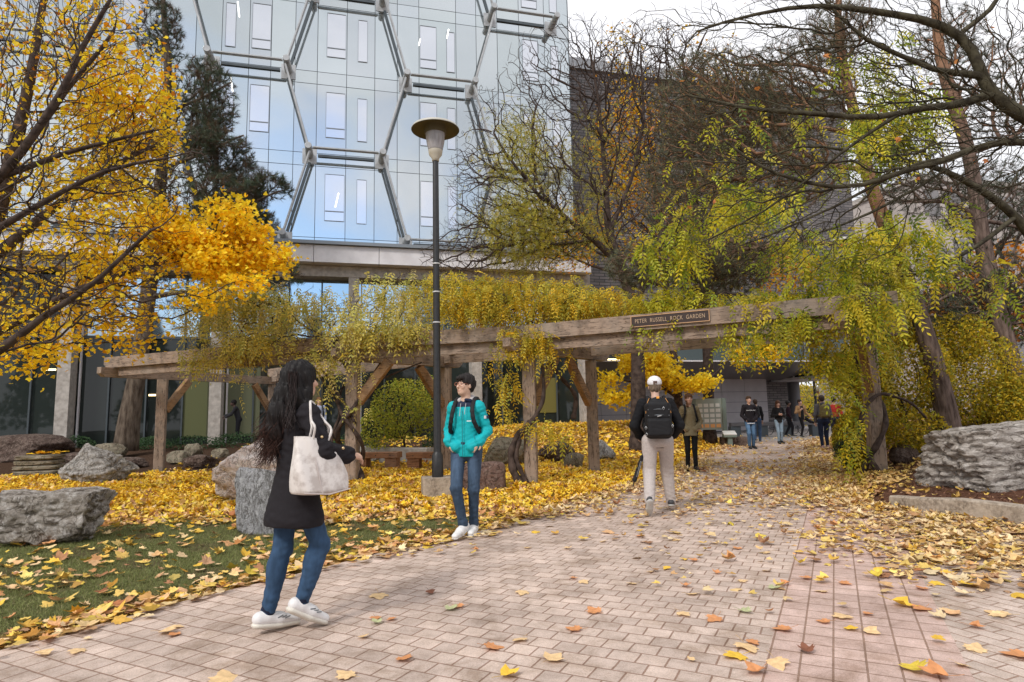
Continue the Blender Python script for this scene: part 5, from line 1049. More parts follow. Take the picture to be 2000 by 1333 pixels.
# the larger single leaves lying on the near brick path and lawn
protoL = []
for k, (nm, cc) in enumerate([('pale tan', (.80, .56, .30)), ('golden yellow', (.84, .54, .07)), ('orange brown', (.66, .30, .13)), ('dark brown', (.24, .10, .06)), ('pale green', (.48, .50, .28))]):
    for sh, shp in enumerate((MAPLE, OVAL)):
        b = MB(); put_leaves(b, np.zeros((1, 3)), .12, np.array([cc]), shp if sh == 0 else STAR, curl=.12 + .1 * sh, frames=(np.array([[1., 0, 0]]), np.array([[0, 1., 0]]), np.array([[0, 0, 1.]])))
        b.tube([(0, -.042, .004), (.004, -.075, .010), (.012, -.10, .014)], .0015, 3, col=np.array(cc) * .7); ob = b.build('fallen_leaf', M['litter']); protoL.append((nm, ob, sh))
spots = [(740,1164,0,.15),(882,1190,4,.10),(896,1185,2,.08),(840,1158,3,.08),(735,1217,4,.08),(733,1208,2,.08),(765,1210,2,.07),(710,1245,0,.07),(790,1288,2,.10),(675,1320,0,.11),(963,1265,2,.12),(992,1320,1,.11),(1020,1158,0,.11),(1015,1250,0,.10),(1160,1195,2,.11),(1080,1288,0,.13),(1122,1230,2,.10),(1140,1137,0,.09),(1120,1130,2,.07),(1108,1072,0,.10),(1243,1090,0,.09),(1235,1140,0,.08),(1270,1117,0,.06),(1340,1146,2,.09),(1335,1200,0,.10),(1352,1160,0,.10),(1395,1210,2,.11),(1350,1290,0,.05),(1437,1282,1,.13),(1460,1265,0,.15),(1470,1255,2,.08),(1478,1312,2,.12),(1517,1297,0,.13),(1530,1230,2,.11),(1645,1205,0,.13),(1672,1052,1,.10),(1610,1215,2,.08),(1695,1200,2,.07),(1662,1228,1,.08),(1700,1235,0,.10),(1455,1195,4,.10),(1512,1150,4,.09),(1497,1115,0,.08),(1535,1142,2,.09),(1575,1130,2,.09),(1605,1155,0,.09),(1650,1140,2,.09),(1830,1320,2,.14),(1880,1300,0,.07),(1905,1268,0,.11),(1990,1280,2,.14),(1760,1182,1,.16),(1800,1190,2,.13),(1855,1195,0,.12),(1950,1200,0,.14),(1905,1225,2,.09),(1828,1140,1,.10),(1800,1150,2,.09),(1575,1272,3,.09),(325,1235,0,.12),(340,1240,2,.08),(440,1325,0,.16),(150,1272,0,.10),(85,1277,0,.10),(345,1225,0,.08),(1045,1040,1,.10),(1030,1070,0,.08),(930,1075,2,.08),(1178,1058,0,.09),(1250,1048,2,.10),(1320,1055,0,.10),(1395,1062,0,.10),(1440,1072,2,.09),(1495,1080,0,.10),(1355,1095,2,.08),(1400,1120,2,.08),(1450,1135,0,.08)]
import collections
used = set(); cnt = collections.Counter()
where = lambda x, y: ('in the bottom left corner of the brick path' if x < 600 and y > 1215 else 'on the bricks right of the long haired woman' if x < 900 else 'on the bricks at bottom centre' if x < 1200 and y > 1160 else 'on the bricks between the two walking men' if x < 1200 else 'on the grey bricks beside the pink strip' if x < 1500 else 'on the pink brick strip' if x < 1760 else 'on the bricks in the lower right corner')
for i, (x, y, c, sz) in enumerate(spots):
    pr = protoL[c * 2 + (i % 4 == 3)]; o = pr[1] if pr[0] + str(pr[2]) not in used else pr[1].copy()
    if pr[0] + str(pr[2]) in used: COL.objects.link(o)
    used.add(pr[0] + str(pr[2])); g = G(x, y, .01); o.location = (g[0], g[1], .0135 + .001 * (i % 5)); o.rotation_euler = (random.gauss(0, .10), random.gauss(0, .10), random.uniform(0, 6.28)); s = sz / .12; o.scale = (s, s, s)
    tag(o, pr[0] + ' fallen leaf lying ' + where(x, y), 'leaf', pr[0] + ' leaves ' + where(x, y))
for pr in protoL:
    if pr[0] + str(pr[2]) not in used: bpy.data.objects.remove(pr[1])
# grass
def blades(n, x0, x1, y0, y1, h):
    X = rng.uniform(x0, x1, n); Y = rng.uniform(y0, y1, n); dl = xL(Y) - X; nz_ = np.sin(X * 5.1 + Y * 2.7) * np.sin(Y * 4.3 - X * 1.1)
    k = (dl > .03) & (rng.random(n) < (.25 + .75 * ss(dl, 0, .5))) & (np.abs(X) < Y * .95 + .8) & (rng.random(n) < 1 - .6 * (nz_ > .45)); X, Y = X[k], Y[k]; n_ = len(X)
    p_ = np.stack([X, Y, hz(X, Y) - .004], -1); a = rng.uniform(0, 6.28, n_); s = np.stack([np.cos(a), np.sin(a), 0 * a], -1) * .0026; hh = rng.uniform(.5, 1.2, n_) * h
    tip_ = p_ + np.stack([rng.normal(size=n_) * h * .55, rng.normal(size=n_) * h * .55, hh], -1); V = np.stack([p_ - s, p_ + s, tip_], 1)
    return V.reshape(-1, 3), n_
b = MB()
for a in ((150000, -7, 1, 3.2, 7.0, .032), (130000, -9.5, 3, 7.0, 12, .04)):
    V, n_ = blades(*a); b.add(V, np.arange(n_ * 3).reshape(-1, 3), np.repeat(pal(n_, [(.20, .23, .075), (.15, .18, .055), (.26, .27, .095), (.34, .29, .15)], [3, 3, 2, .8], .2), 3, 0))
tag(b.build('grass', M['grass']), 'short green grass showing between fallen leaves on the lawn', 'grass', kind='stuff')
# mulch chips and leaves right bed
b = MB(); n = 26000; X = rng.uniform(4.2, 12, n); Y = rng.uniform(6.4, 16, n); k = (X > xR(Y) + .22) & (X < Y * .95); X, Y = X[k], Y[k]; n = len(X); fr = rand_frames(n, .55)
put_leaves(b, np.stack([X, Y, hz(X, Y) + .01], -1), rng.uniform(.015, .05, n), pal(n, [(.17, .08, .05), (.24, .12, .075), (.10, .05, .035), (.32, .19, .12)], jit=.25), DIAM, frames=fr)
tag(b.build('bark_mulch', M['litter']), 'reddish bark mulch covering the raised bed on the right', 'mulch', kind='stuff')
# ------------------------------------------------------------------ figures from blended volumes
def nets(Fd, o, vx):
    """naive surface nets: closed quad mesh of the zero level of a grid"""
    S = Fd < 0; nx, ny, nz = Fd.shape
    c = sum(S[i:nx-1+i, j:ny-1+j, k:nz-1+k].astype(np.int8) for i in (0, 1) for j in (0, 1) for k in (0, 1))
    A = np.argwhere((c > 0) & (c < 8)); idx = np.full((nx-1, ny-1, nz-1), -1); idx[A[:, 0], A[:, 1], A[:, 2]] = np.arange(len(A))
    acc = np.zeros((len(A), 3)); n = np.zeros(len(A)); C8 = [np.array(q) for q in np.ndindex(2, 2, 2)]
    for p in C8:
        for ax in range(3):
            if p[ax]: continue
            q = p.copy(); q[ax] = 1; a = A + p; b_ = A + q; fa = Fd[a[:, 0], a[:, 1], a[:, 2]]; fb = Fd[b_[:, 0], b_[:, 1], b_[:, 2]]; m = (fa < 0) != (fb < 0)
            t = np.where(m, fa / np.where(m, fa - fb, 1), 0); pt = np.tile(p.astype(float), (len(A), 1)); pt[:, ax] += t; acc += pt * m[:, None]; n += m
    V = (A + acc / n[:, None]) * vx + o; Q = []
    for ax in range(3):
        sl0 = [slice(1, -1)] * 3; sl1 = [slice(1, -1)] * 3; sl0[ax] = slice(0, -1); sl1[ax] = slice(1, None)
        a, b_ = S[tuple(sl0)], S[tuple(sl1)]; E_ = np.argwhere(a != b_)
        off_ = np.ones(3, int); off_[ax] = 0; E_ = E_ + off_; sg = S[E_[:, 0], E_[:, 1], E_[:, 2]]; u, v = (ax + 1) % 3, (ax + 2) % 3; qs = []
        for du, dv in ((1, 1), (0, 1), (0, 0), (1, 0)):
            e = E_.copy(); e[:, u] -= du; e[:, v] -= dv; qs.append(idx[e[:, 0], e[:, 1], e[:, 2]])
        q = np.stack(qs, -1); q[~sg] = q[~sg][:, ::-1]; Q.append(q)
    Q = np.concatenate(Q); Q = Q[(Q >= 0).all(1)]
    # flip check not needed: orientation follows the sign
    return V, Q
class Blob:
    def __init__(s, vx, k=.02): s.ops = []; s.vx = vx; s.k = k
    def cone(s, a, b_, ra, rb, k=None, n=None, nk=1.0): s.ops.append(('c', np.array(a, float), np.array(b_, float), ra, rb, s.k if k is None else k, None if n is None else np.array(n, float) / np.linalg.norm(n), nk)); return s
    def chain(s, pts, rs, k=None, n=None, nk=1.0):
        for i in range(len(pts) - 1): s.cone(pts[i], pts[i+1], rs[i], rs[i+1], k, n, nk)
        return s
    def ell(s, c, r, k=None, rot=None): s.ops.append(('e', np.array(c, float), np.array(r, float), s.k if k is None else k, rot)); return s
    def box(s, c, h, r, k=None, rot=None): s.ops.append(('b', np.array(c, float), np.array(h, float), r, s.k if k is None else k, rot)); return s
    def cut(s, c, r, k=.01, rot=None): s.ops.append(('x', np.array(c, float), np.array(r, float), k, rot)); return s
    def bounds(s):
        lo, hi = [], []
        for o in s.ops:
            if o[0] == 'c': m = max(o[3], o[4]) + .03; lo += [o[1] - m, o[2] - m]; hi += [o[1] + m, o[2] + m]
            elif o[0] == 'e': m = o[2].max() if o[4] is not None else o[2]; lo.append(o[1] - m - .03); hi.append(o[1] + m + .03)
            elif o[0] == 'b': m = (np.linalg.norm(o[2]) if o[5] is not None else o[2]) + o[3] + .03; lo.append(o[1] - m); hi.append(o[1] + m)
        return np.min(lo, 0), np.max(hi, 0)
    def mesh(s, disp=None):
        lo, hi = s.bounds(); n = np.ceil((hi - lo) / s.vx).astype(int) + 2; Fd = np.full(n, .25, np.float32)
        ax = [lo[i] + np.arange(n[i]) * s.vx for i in range(3)]
        for o in s.ops:
            if o[0] == 'c': m = max(o[3], o[4]) + .07; l = np.minimum(o[1], o[2]) - m; h = np.maximum(o[1], o[2]) + m
            elif o[0] == 'b': m = np.linalg.norm(o[2]) + o[3] + .06; l = o[1] - m; h = o[1] + m
            else: m = o[2].max() + .06; l = o[1] - m; h = o[1] + m
            i0 = np.clip(((l - lo) / s.vx).astype(int), 0, n); i1 = np.clip(((h - lo) / s.vx).astype(int) + 1, 0, n)
            if (i1 <= i0).any(): continue
            sl_ = tuple(slice(i0[q], i1[q]) for q in range(3)); X, Y, Z = np.meshgrid(*[ax[q][i0[q]:i1[q]] for q in range(3)], indexing='ij'); Pp = np.stack([X, Y, Z], -1)
            if o[0] == 'c':
                ba = o[2] - o[1]; pa = Pp - o[1]; t = np.clip((pa @ ba) / max(ba @ ba, 1e-9), 0, 1); v = pa - t[..., None] * ba
                if o[6] is not None: v = v + (o[7] - 1) * (v @ o[6])[..., None] * o[6]
                d = np.linalg.norm(v, axis=-1) - (o[3] + (o[4] - o[3]) * t); k = o[5]
            elif o[0] in 'ex':
                v = Pp - o[1]; rot = o[4]
                if rot is not None: v = v @ np.array(rot)
                q = v / o[2]; L = np.linalg.norm(q, axis=-1); L2 = np.linalg.norm(q / o[2], axis=-1) + 1e-6; d = L * (L - 1) / L2; k = o[3]
            else:
                v = Pp - o[1]
                if o[5] is not None: v = v @ np.array(o[5])
                q = np.abs(v) - o[2]; d = np.linalg.norm(np.maximum(q, 0), axis=-1) + np.minimum(q.max(-1), 0) - o[3]; k = o[4]
            f = Fd[sl_]
            if o[0] == 'x': h_ = np.clip(.5 - .5 * (f + d) / k, 0, 1); f = f * (1 - h_) - d * h_ + k * h_ * (1 - h_)
            else: h_ = np.clip(.5 + .5 * (d - f) / k, 0, 1); f = d * (1 - h_) + f * h_ - k * h_ * (1 - h_)
            Fd[sl_] = f
        if disp is not None:
            near = np.argwhere(np.abs(Fd) < .03); pp = np.stack([ax[i][near[:, i]] for i in range(3)], -1); Fd[near[:, 0], near[:, 1], near[:, 2]] -= disp(pp)
        for a_ in range(3):
            sl_ = [slice(None)] * 3
            for e in (0, -1): sl_[a_] = e; Fd[tuple(sl_)] = .25
        return nets(Fd, lo, s.vx)
    def build(s, name, mat, parent, col=None, disp=None, smooth=True):
        V, Q = s.mesh(disp); b = MB(); c = None
        if col is not None: c = col(V) if callable(col) else np.tile(np.array(col, float), (len(V), 1))
        b.add(V, Q, c); return b.build(name, mat, parent, smooth=smooth)
def wave(p, fr, ph=0): return np.sin(p[:, 0] * fr[0] + p[:, 1] * fr[1] + p[:, 2] * fr[2] + ph)
def folds(pts, amp=.004, seed=0):
    """cloth folds gathered at the given joints"""
    def f(p):
        w_ = .25
        for c in pts: w_ = w_ + np.exp(-(np.linalg.norm(p - np.array(c), axis=1) / .09) ** 2)
        w_ = np.minimum(w_, 1.1); ph = 1.5 * wave(p, (14, 11, 9), seed); a = wave(p, (38, 17, 105), seed + ph) + wave(p, (-63, 48, 81), seed * 2 + 1 - ph) * .7 + wave(p, (33, -71, 150), seed + 4 + ph) * .6 + .8 * wave(p, (16, 9, 42), seed)
        return amp * w_ * a * .6
    return f
M['skin'] = mat_col('skin', .5, spec=.4, nscale=40, namp=.06); M['cloth'] = mat_col('fabric', .85, nscale=60, namp=.14, bs=.25, bscale=260, bd=.002, spec=.2); M['shell'] = mat_col('nylon_shell', .68, nscale=14, namp=.10, bs=.5, bscale=34, bd=.008, spec=.25)
M['denim'] = mat_col('denim', .85, nscale=22, namp=.32, bs=.4, bscale=300, bd=.002, spec=.2, stretch=(1, 1, .35)); M['shoe'] = mat_col('shoe', .5, nscale=90, namp=.06, spec=.4); M['hair'] = mat_col('hair', .55, nscale=110, namp=.5, bs=.5, bscale=130, bd=.003, spec=.22, stretch=(1, 1, .10)); M['canvas'] = mat_col('canvas', .7, nscale=16, namp=.10, bs=.2, bscale=200, bd=.002, spec=.3)
def lerp(a, b_, t): return np.array(a, float) * (1 - t) + np.array(b_, float) * t

def person(label, loc, heading, H=1.75, J={}, top=None, pants=None, shoes=None, skin=(.52, .33, .24), hair=None, vx=.009, head_turn=0, head_tilt=0, pack=None, extra=None, fem=False, open_hands=False, group=None):
    """local frame: +y is the way the person faces, +x their right. J overrides joints."""
    s = H / 1.75; root = empty('person', (loc[0], loc[1], loc[2] if len(loc) > 2 else 0), -heading, label, 'person', group)
    sw = .155 if fem else .172; hw = .095
    D = dict(pelvis=(0, 0, .95), chest=(0, 0, 1.28), neck=(0, .0, 1.47), head=(0, .02, 1.63), rs=(sw, 0, 1.41), ls=(-sw, 0, 1.41), re=(sw + .06, -.02, 1.12), le=(-sw - .06, -.02, 1.12), rw=(sw + .04, .1, .88), lw=(-sw - .04, .1, .88),
             rh=(hw, 0, .92), lh=(-hw, 0, .92), rk=(hw, .02, .50), lk=(-hw, .02, .50), ra=(hw, -.02, .09), la=(-hw, -.02, .09), rt=None, lt=None, rf=(0, 0, -1), lf=(0, 0, -1))
    D.update(J); D = {k: (None if v is None else np.array(v, float) * (s if k not in ('rf', 'lf') else 1)) for k, v in D.items()}
    for q in 'rl':
        if D[q + 't'] is None: D[q + 't'] = D[q + 'a'] + np.array([.02 if q == 'r' else -.02, .19, -.055]) * s
    ht = R(head_turn); tl = R(head_tilt); Rz = np.array([[math.cos(ht), -math.sin(ht), 0], [math.sin(ht), math.cos(ht), 0], [0, 0, 1]]); Rx = np.array([[1, 0, 0], [0, math.cos(tl), -math.sin(tl)], [0, math.sin(tl), math.cos(tl)]]); HR = Rz @ Rx
    hd = D['head']; hp = lambda x, y, z: hd + HR @ (np.array([x, y, z]) * s)
    # --- body, one continuous surface
    B = Blob(vx, .03 * s); nrm = (0, 1, 0)
    B.cone(D['pelvis'], D['chest'], .115 * s, .125 * s, n=nrm, nk=1.25).cone(D['ls'] * .8 + D['chest'] * .2, D['rs'] * .8 + D['chest'] * .2, .06 * s, .06 * s).cone(D['chest'], D['neck'], .09 * s, .052 * s).cone(D['neck'] - [0, 0, .03 * s], hp(0, -.012, -.03), .054 * s, .050 * s, k=.02)
    for q in 'rl':
        B.cone(D[q+'s'], D[q+'e'], .046 * s, .038 * s).cone(D[q+'e'], D[q+'w'], .038 * s, .025 * s).cone(D[q+'h'], D[q+'k'], .068 * s, .044 * s).cone(D[q+'k'], D[q+'a'], .042 * s, .030 * s).cone(D[q+'a'] - [0, .01, .02 * s], D[q+'t'], .035 * s, .024 * s)
        f = D[q+'f']; fa = D[q+'w'] - D[q+'e']; fa = fa / np.linalg.norm(fa); hdv = f / np.linalg.norm(f) * .6 + fa * .6; hdv /= np.linalg.norm(hdv); sx = np.cross(hdv, (0, 1, .2)); sx /= np.linalg.norm(sx); pn = np.cross(sx, hdv); w_ = D[q+'w']
        B.cone(w_, w_ + hdv * .075 * s, .026 * s, .034 * s, k=.012, n=pn, nk=1.7)
        for i, (o_, l_) in enumerate(((-.030, .062), (-.010, .074), (.010, .070), (.029, .055))):
            p0 = w_ + hdv * .078 * s + sx * o_ * s; p1 = p0 + (hdv * .9 - pn * .35 * (1 + .15 * i)) * l_ * .55 * s; p2 = p1 + (hdv * .55 - pn * .8) * l_ * .45 * s; B.chain([p0, p1, p2], [.0098 * s, .009 * s, .008 * s], k=.004)
        p0 = w_ + hdv * .025 * s - sx * .028 * s; p1 = p0 + (hdv * .6 - sx * .75 - pn * .2) * .035 * s; p2 = p1 + (hdv * .9 - sx * .1 - pn * .4) * .028 * s; B.chain([p0, p1, p2], [.012 * s, .0105 * s, .009 * s], k=.006)
    B.ell(hp(0, -.012, .035), np.array([.074, .092, .085]) * s, k=.02, rot=HR).ell(hp(0, .022, -.035), np.array([.060, .068, .075]) * s, k=.03, rot=HR).ell(hp(0, .055, -.085), np.array([.032, .030, .025]) * s, k=.03, rot=HR)
    B.cone(hp(0, .083, .012), hp(0, .104, -.022), .009 * s, .0145 * s, k=.012).ell(hp(0, .083, -.062), np.array([.024, .012, .010]) * s, k=.008, rot=HR).ell(hp(.04, .066, -.02), np.array([.022, .016, .02]) * s, k=.02, rot=HR).ell(hp(-.04, .066, -.02), np.array([.022, .016, .02]) * s, k=.02, rot=HR)
    for x in (-1, 1): B.ell(hp(x * .076, -.004, -.008), np.array([.010, .019, .031]) * s, k=.008, rot=HR).cut(hp(x * .033, .098, .012), np.array([.018, .012, .011]) * s, k=.012, rot=HR)
    def scol(V):
        L = ((V - hd) / s) @ HR; c = np.tile(np.array(skin, float), (len(V), 1)); fr = L[:, 1] > .05
        lip = np.exp(-((L[:, 0] / .023) ** 2 + ((L[:, 2] + .062) / .0085) ** 2)) * fr; c = c * (1 - .75 * lip[:, None]) + np.array([.38, .12, .10]) * .75 * lip[:, None]
        for x in (-.033, .033):
            e = ((L[:, 0] - x) / .016) ** 2 + ((L[:, 2] - .012) / .0075) ** 2; ey = (e < 1) & fr; c[ey] = (.05, .03, .025); br = (np.abs(L[:, 0] - x) < .022) & (np.abs(L[:, 2] - .036 + .25 * np.abs(np.abs(L[:, 0]) - .03)) < .0055) & fr; c[br] = np.array(hair['col']) * 1.1 if hair and not callable(hair['col']) else (.05, .03, .02)
        ck = np.exp(-(((np.abs(L[:, 0]) - .042) / .02) ** 2 + ((L[:, 2] + .03) / .022) ** 2)) * fr; c = c * (1 - .15 * ck[:, None]) + np.array([.62, .25, .2]) * .15 * ck[:, None]; return c
    body = B.build('body', M['skin'], root, scol)
    # --- trousers
    if pants:
        pr = pants.get('r', (.092, .066, .050)); B = Blob(vx, .025 * s); B.cone(D['pelvis'] + [0, 0, .03 * s], (D['rh'] + D['lh']) / 2, .135 * s, .125 * s, n=nrm, nk=1.25)
        for q in 'rl':
            an = D[q+'k'] + (D[q+'a'] - D[q+'k']) * pants.get('len', .92); B.cone(D[q+'h'] + [0, -.01, 0], D[q+'k'], pr[0] * s, pr[1] * s).cone(D[q+'k'], an, pr[1] * s, pr[2] * s)
            if pants.get('calf'): B.ell(D[q+'k'] * .68 + D[q+'a'] * .32 + [0, -.018, 0], np.array([.052, .056, .12]) * s, k=.03)
            if pants.get('cuff'): B.cone(an + [0, 0, .0], an - (D[q+'a'] - D[q+'k']) * .07, pr[2] * s + .008, pr[2] * s + .008, k=.006)
        if not (top and top.get('hem', 1) < .8): B.ell((D['rh'] + D['lh']) / 2 + np.array([0, -.06, .0]) * s, np.array([.125, .085, .09]) * s, k=.04)
        pcol = pants['col']
        def pc(V):
            c = np.tile(np.array(pcol, float), (len(V), 1)); fd = pants.get('fade', 0)
            if fd:
                for q in 'rl':
                    t = np.exp(-(np.linalg.norm((V - (D[q+'h'] * .5 + D[q+'k'] * .5 + [0, .06, 0])) / [.06, .12, .2], axis=1)) ** 2); c = c * (1 + fd * t[:, None])
            return c
        B.build('trousers', M[pants.get('mat', 'denim')], root, pc, folds([D['rk'], D['lk'], D['ra'] + [0, 0, .08], D['la'] + [0, 0, .08], D['rh'] + [0, .05, -.03], D['lh'] + [0, .05, -.03]], pants.get('fold', .004), 1))
    # --- shoes
    if shoes:
        for q in 'rl':
            a_, t_ = D[q+'a'], D[q+'t']; dv = t_ - a_; dv = dv / np.linalg.norm(dv); heel = a_ - dv * .055 * s + np.array([0, 0, -.035]) * s; dn = (t_ - heel); dn /= np.linalg.norm(dn); up = np.cross(np.cross(dn, (0, 0, 1.0)), dn); up /= np.linalg.norm(up); mid = heel * .45 + t_ * .55
            so_ = shoes.get('sole_h', .018); B = Blob(min(vx, .008), .015); B.cone(heel + up * .012, mid + up * .008, .040 * s, .046 * s, n=up, nk=1.1).cone(mid + up * .006, t_ + up * .004, .046 * s, .036 * s, n=up, nk=1.25).cone(a_ + [0, 0, shoes.get('hi', .0)], heel + up * .02, .046 * s, .040 * s).cone(a_ + [0, 0, -.005], mid + up * .01, .040 * s, .040 * s)
            so = B.build('shoe', M['shoe'], root, shoes['col']); B = Blob(min(vx, .008), .01); dn2 = up
            B.cone(heel - up * .020, mid - up * .022, .043 * s, .047 * s, n=up, nk=.047 / so_).cone(mid - up * .022, t_ - up * .018, .047 * s, .038 * s, n=up, nk=.047 / so_); B.build('sole', M['shoe'], so, shoes.get('sole', (.6, .6, .58)))
    # --- top
    if top:
        r = top.get('r', (.132, .146, .064, .053, .045)); hem = top.get('hem', .93) * s; B = Blob(vx, .03 * s); pc_ = D['pelvis']; hemc = pc_ * 1.0; hemc = np.array([pc_[0], pc_[1], hem]); wz = top.get('waist')
        if wz: wc = np.array([pc_[0], pc_[1], wz * s]); B.cone(hemc + [0, 0, .03], wc, top.get('hemr', .185) * s, r[0] * s, n=nrm, nk=1.22).cone(wc, D['chest'], r[0] * s, r[1] * s, n=nrm, nk=1.22)
        else: B.cone(hemc + [0, 0, .05 * s], D['chest'], r[0] * s, r[1] * s, n=nrm, nk=1.28)
        B.cone(D['ls'] * .84 + D['chest'] * .16, D['rs'] * .84 + D['chest'] * .16, .078 * s, .078 * s).cone(D['chest'] + [0, 0, .02], D['neck'] - [0, 0, .055 * s], .12 * s, .075 * s, n=nrm, nk=1.15)
        for q in 'rl': B.cone(D[q+'s'], D[q+'e'], r[2] * s, r[3] * s).cone(D[q+'e'], D[q+'e'] * .12 + D[q+'w'] * .88, r[3] * s, r[4] * s)
        if top.get('pocket'):
            for q in 'rl':
                w_ = D[q+'w']; f = D[q+'f'] / np.linalg.norm(D[q+'f']); ts = -1 if q == 'r' else 1; B.cone(D[q+'e'] * .12 + w_ * .88, w_, r[4] * s, .052 * s).cone(w_, w_ + np.array([ts * .085, .012, -.055]) * s, .052 * s, .050 * s, k=.03).cone(w_ + np.array([ts * .085, .012, -.055]) * s, w_ + np.array([ts * .12, -.03, -.07]) * s, .055 * s, .045 * s)
        B.cut(hemc - [0, 0, .20 * s], np.array([.45, .45, .20]) * s, k=.008) if top.get('cuthem', True) else None
        if top.get('collar'): B.chain([D['neck'] + HR @ (np.array([.075 * math.cos(a), -.01 + .075 * math.sin(a), -.012 + .012 * math.sin(a)]) * s) for a in np.linspace(-3.9, .8, 9)], [.020 * s] * 9, k=.012)
        if top.get('cuff'):
            for q in 'rl': e_ = D[q+'e'] * .12 + D[q+'w'] * .88; B.cone(e_, e_ * .9 + D[q+'e'] * .1, .050 * s, .050 * s, k=.006)
        fp = [D['re'], D['le'], D['rs'] - [0, 0, .06], D['ls'] - [0, 0, .06], D['rw'], D['lw'], hemc, D['chest'] - [0, 0, .15]]
        if top.get('gather'): fp.append(np.array([pc_[0], pc_[1], wz * s]))
        tp = B.build('jacket', M[top.get('mat', 'cloth')], root, top['col'], folds(fp, top.get('fold', .0045), 3)); D['_top'] = tp
        if top.get('hood'):
            B = Blob(vx, .03); c = D['neck'] + np.array([0, -.075, .0]) * s; B.ell(c, np.array([.105, .055, .06]) * s).ell(D['neck'] + np.array([.065, -.01, -.005]) * s, np.array([.035, .055, .035]) * s).ell(D['neck'] + np.array([-.065, -.01, -.005]) * s, np.array([.035, .055, .035]) * s); B.build('hood', M['cloth'], root, top['hood'], folds([c], .006, 2))
    # --- hair
    if hair:
        B = Blob(max(min(vx, .008), .006), .02); v = hair.get('vol', .012)
        B.ell(hp(0, -.022, .045), np.array([.078 + v, .096 + v, .084 + v]) * s, k=.01, rot=HR).ell(hp(0, -.045, -.005), np.array([.072 + v * .6, .062 + v, .075]) * s, k=.02, rot=HR)
        B.cut(hp(0, .115, -.045), np.array([.078, .088, .092]) * s, k=.012, rot=HR); B.cut(hp(0, .04, -.14), np.array([.12, .1, .075]) * s, k=.02, rot=HR)
        if hair.get('fringe'): B.ell(hp(.0, .068, .078), np.array([.062, .034, .030]) * s, k=.015, rot=HR)
        if hair.get('long'):
            for f_ in hair['long']: B.chain([hp(*p_[:3]) for p_ in f_], [p_[3] * s for p_ in f_], k=.03)
        if hair.get('bun'): B.ell(hp(0, -.11, .06), np.array([.04, .04, .04]) * s, k=.02)
        dsp = (lambda p: .004 * (wave(p, (160, 90, 22)) + wave(p, (-120, 140, 35), 2)) + .003 * wave(p, (60, 50, 40), 1)) if vx < .012 else None
        ho = B.build('hair', M['hair'], root, hair['col'], dsp); D['_hair'] = ho
    D['_hp'] = hp; D['_s'] = s; D['_HR'] = HR
    if pack:
        B = Blob(max(vx, .008), .025); w_, d_, h_ = pack.get('size', (.15, .09, .23)); rr_ = .65 * d_; c = D['chest'] + np.array([0, -.155 - d_, pack.get('dz', -.03)]) * s; B.box(c - np.array([0, 0, .03]) * s, np.array([w_ - rr_, d_ - rr_, h_ - rr_ - .03]) * s, rr_ * s).ell(c + np.array([0, .005, h_ * .52]) * s, np.array([w_ * .78, d_ * .85, h_ * .5]) * s, k=.03).box(c + np.array([0, -d_ * .9, -h_ * .45]) * s, np.array([w_ - .05, .02, h_ * .30]) * s, .03 * s, k=.008).box(c + np.array([0, -d_ * .75, h_ * .35]) * s, np.array([w_ - .06, .02, h_ * .28]) * s, .028 * s, k=.008)
        for x in (-1, 1): B.ell(c + np.array([x * w_, 0, -h_ * .5]) * s, np.array([.025, .06, .08]) * s, k=.01)
        pk = B.build('backpack', M['canvas'], root, pack['col'], folds([c], .003, 5)); m2 = MB()
        for x in (-1, 1):
            f = .105; pts = [D['chest'] + np.array([x * f, -.15, .12]) * s, D['chest'] + np.array([x * f, -.10, .215]) * s, D['chest'] + np.array([x * f, .02, .215]) * s, D['chest'] + np.array([x * f, .128, .12]) * s, D['chest'] + np.array([x * (f + .02), .155, -.02]) * s, D['chest'] + np.array([x * (f + .065), .08, -.15]) * s, D['chest'] + np.array([x * (f + .03), -.14, -.20]) * s]
            q = np.array(pts); tt2 = np.linspace(0, len(q) - 1, 30); q = np.stack([np.interp(tt2, range(len(q)), q[:, i]) for i in range(3)], -1)
            for _ in range(3): q[1:-1] = .5 * q[1:-1] + .25 * (q[:-2] + q[2:])
            BB = Blob(max(vx, .008), .01); BB.chain(q[::2], [.024 * s] * 15, k=.01, n=(0, 1, .3), nk=2.0); BB.build('shoulder_strap', M['canvas'], pk, pack['col'])
        for zz in (-.18, .06, .2):      # zips
            m2.tube([c + np.array([-w_ * .8, -d_ * 1.12, h_ * zz * 2]) * s, c + np.array([0, -d_ * 1.22, h_ * zz * 2 + .008]) * s, c + np.array([w_ * .8, -d_ * 1.12, h_ * zz * 2]) * s], .004, 4)
        m2.build('zip', M['frame_grey'], pk); D['_pack'] = pk; D['_pc'] = c
    return root, D
# ------------------------------------------------------------------ the people
def strand_ribbons(b, roots, ends, n, w_, col, wobble=.03):
    for i in range(n):
        a = roots[rng.integers(len(roots))] + rng.normal(size=3) * .012; e = ends[rng.integers(len(ends))] + rng.normal(size=3) * .03; t = np.linspace(0, 1, 9)[:, None]; q = a * (1 - t) + e * t
        q[:, 0] += wobble * t[:, 0] * np.sin(t[:, 0] * 9 + i); q[:, 1] += wobble * t[:, 0] * np.cos(t[:, 0] * 8 + i * 2); b.tube(q, np.linspace(w_, w_ * .4, 9), 3, col=np.array(col) * rng.uniform(.5, 1.6), cap=False)
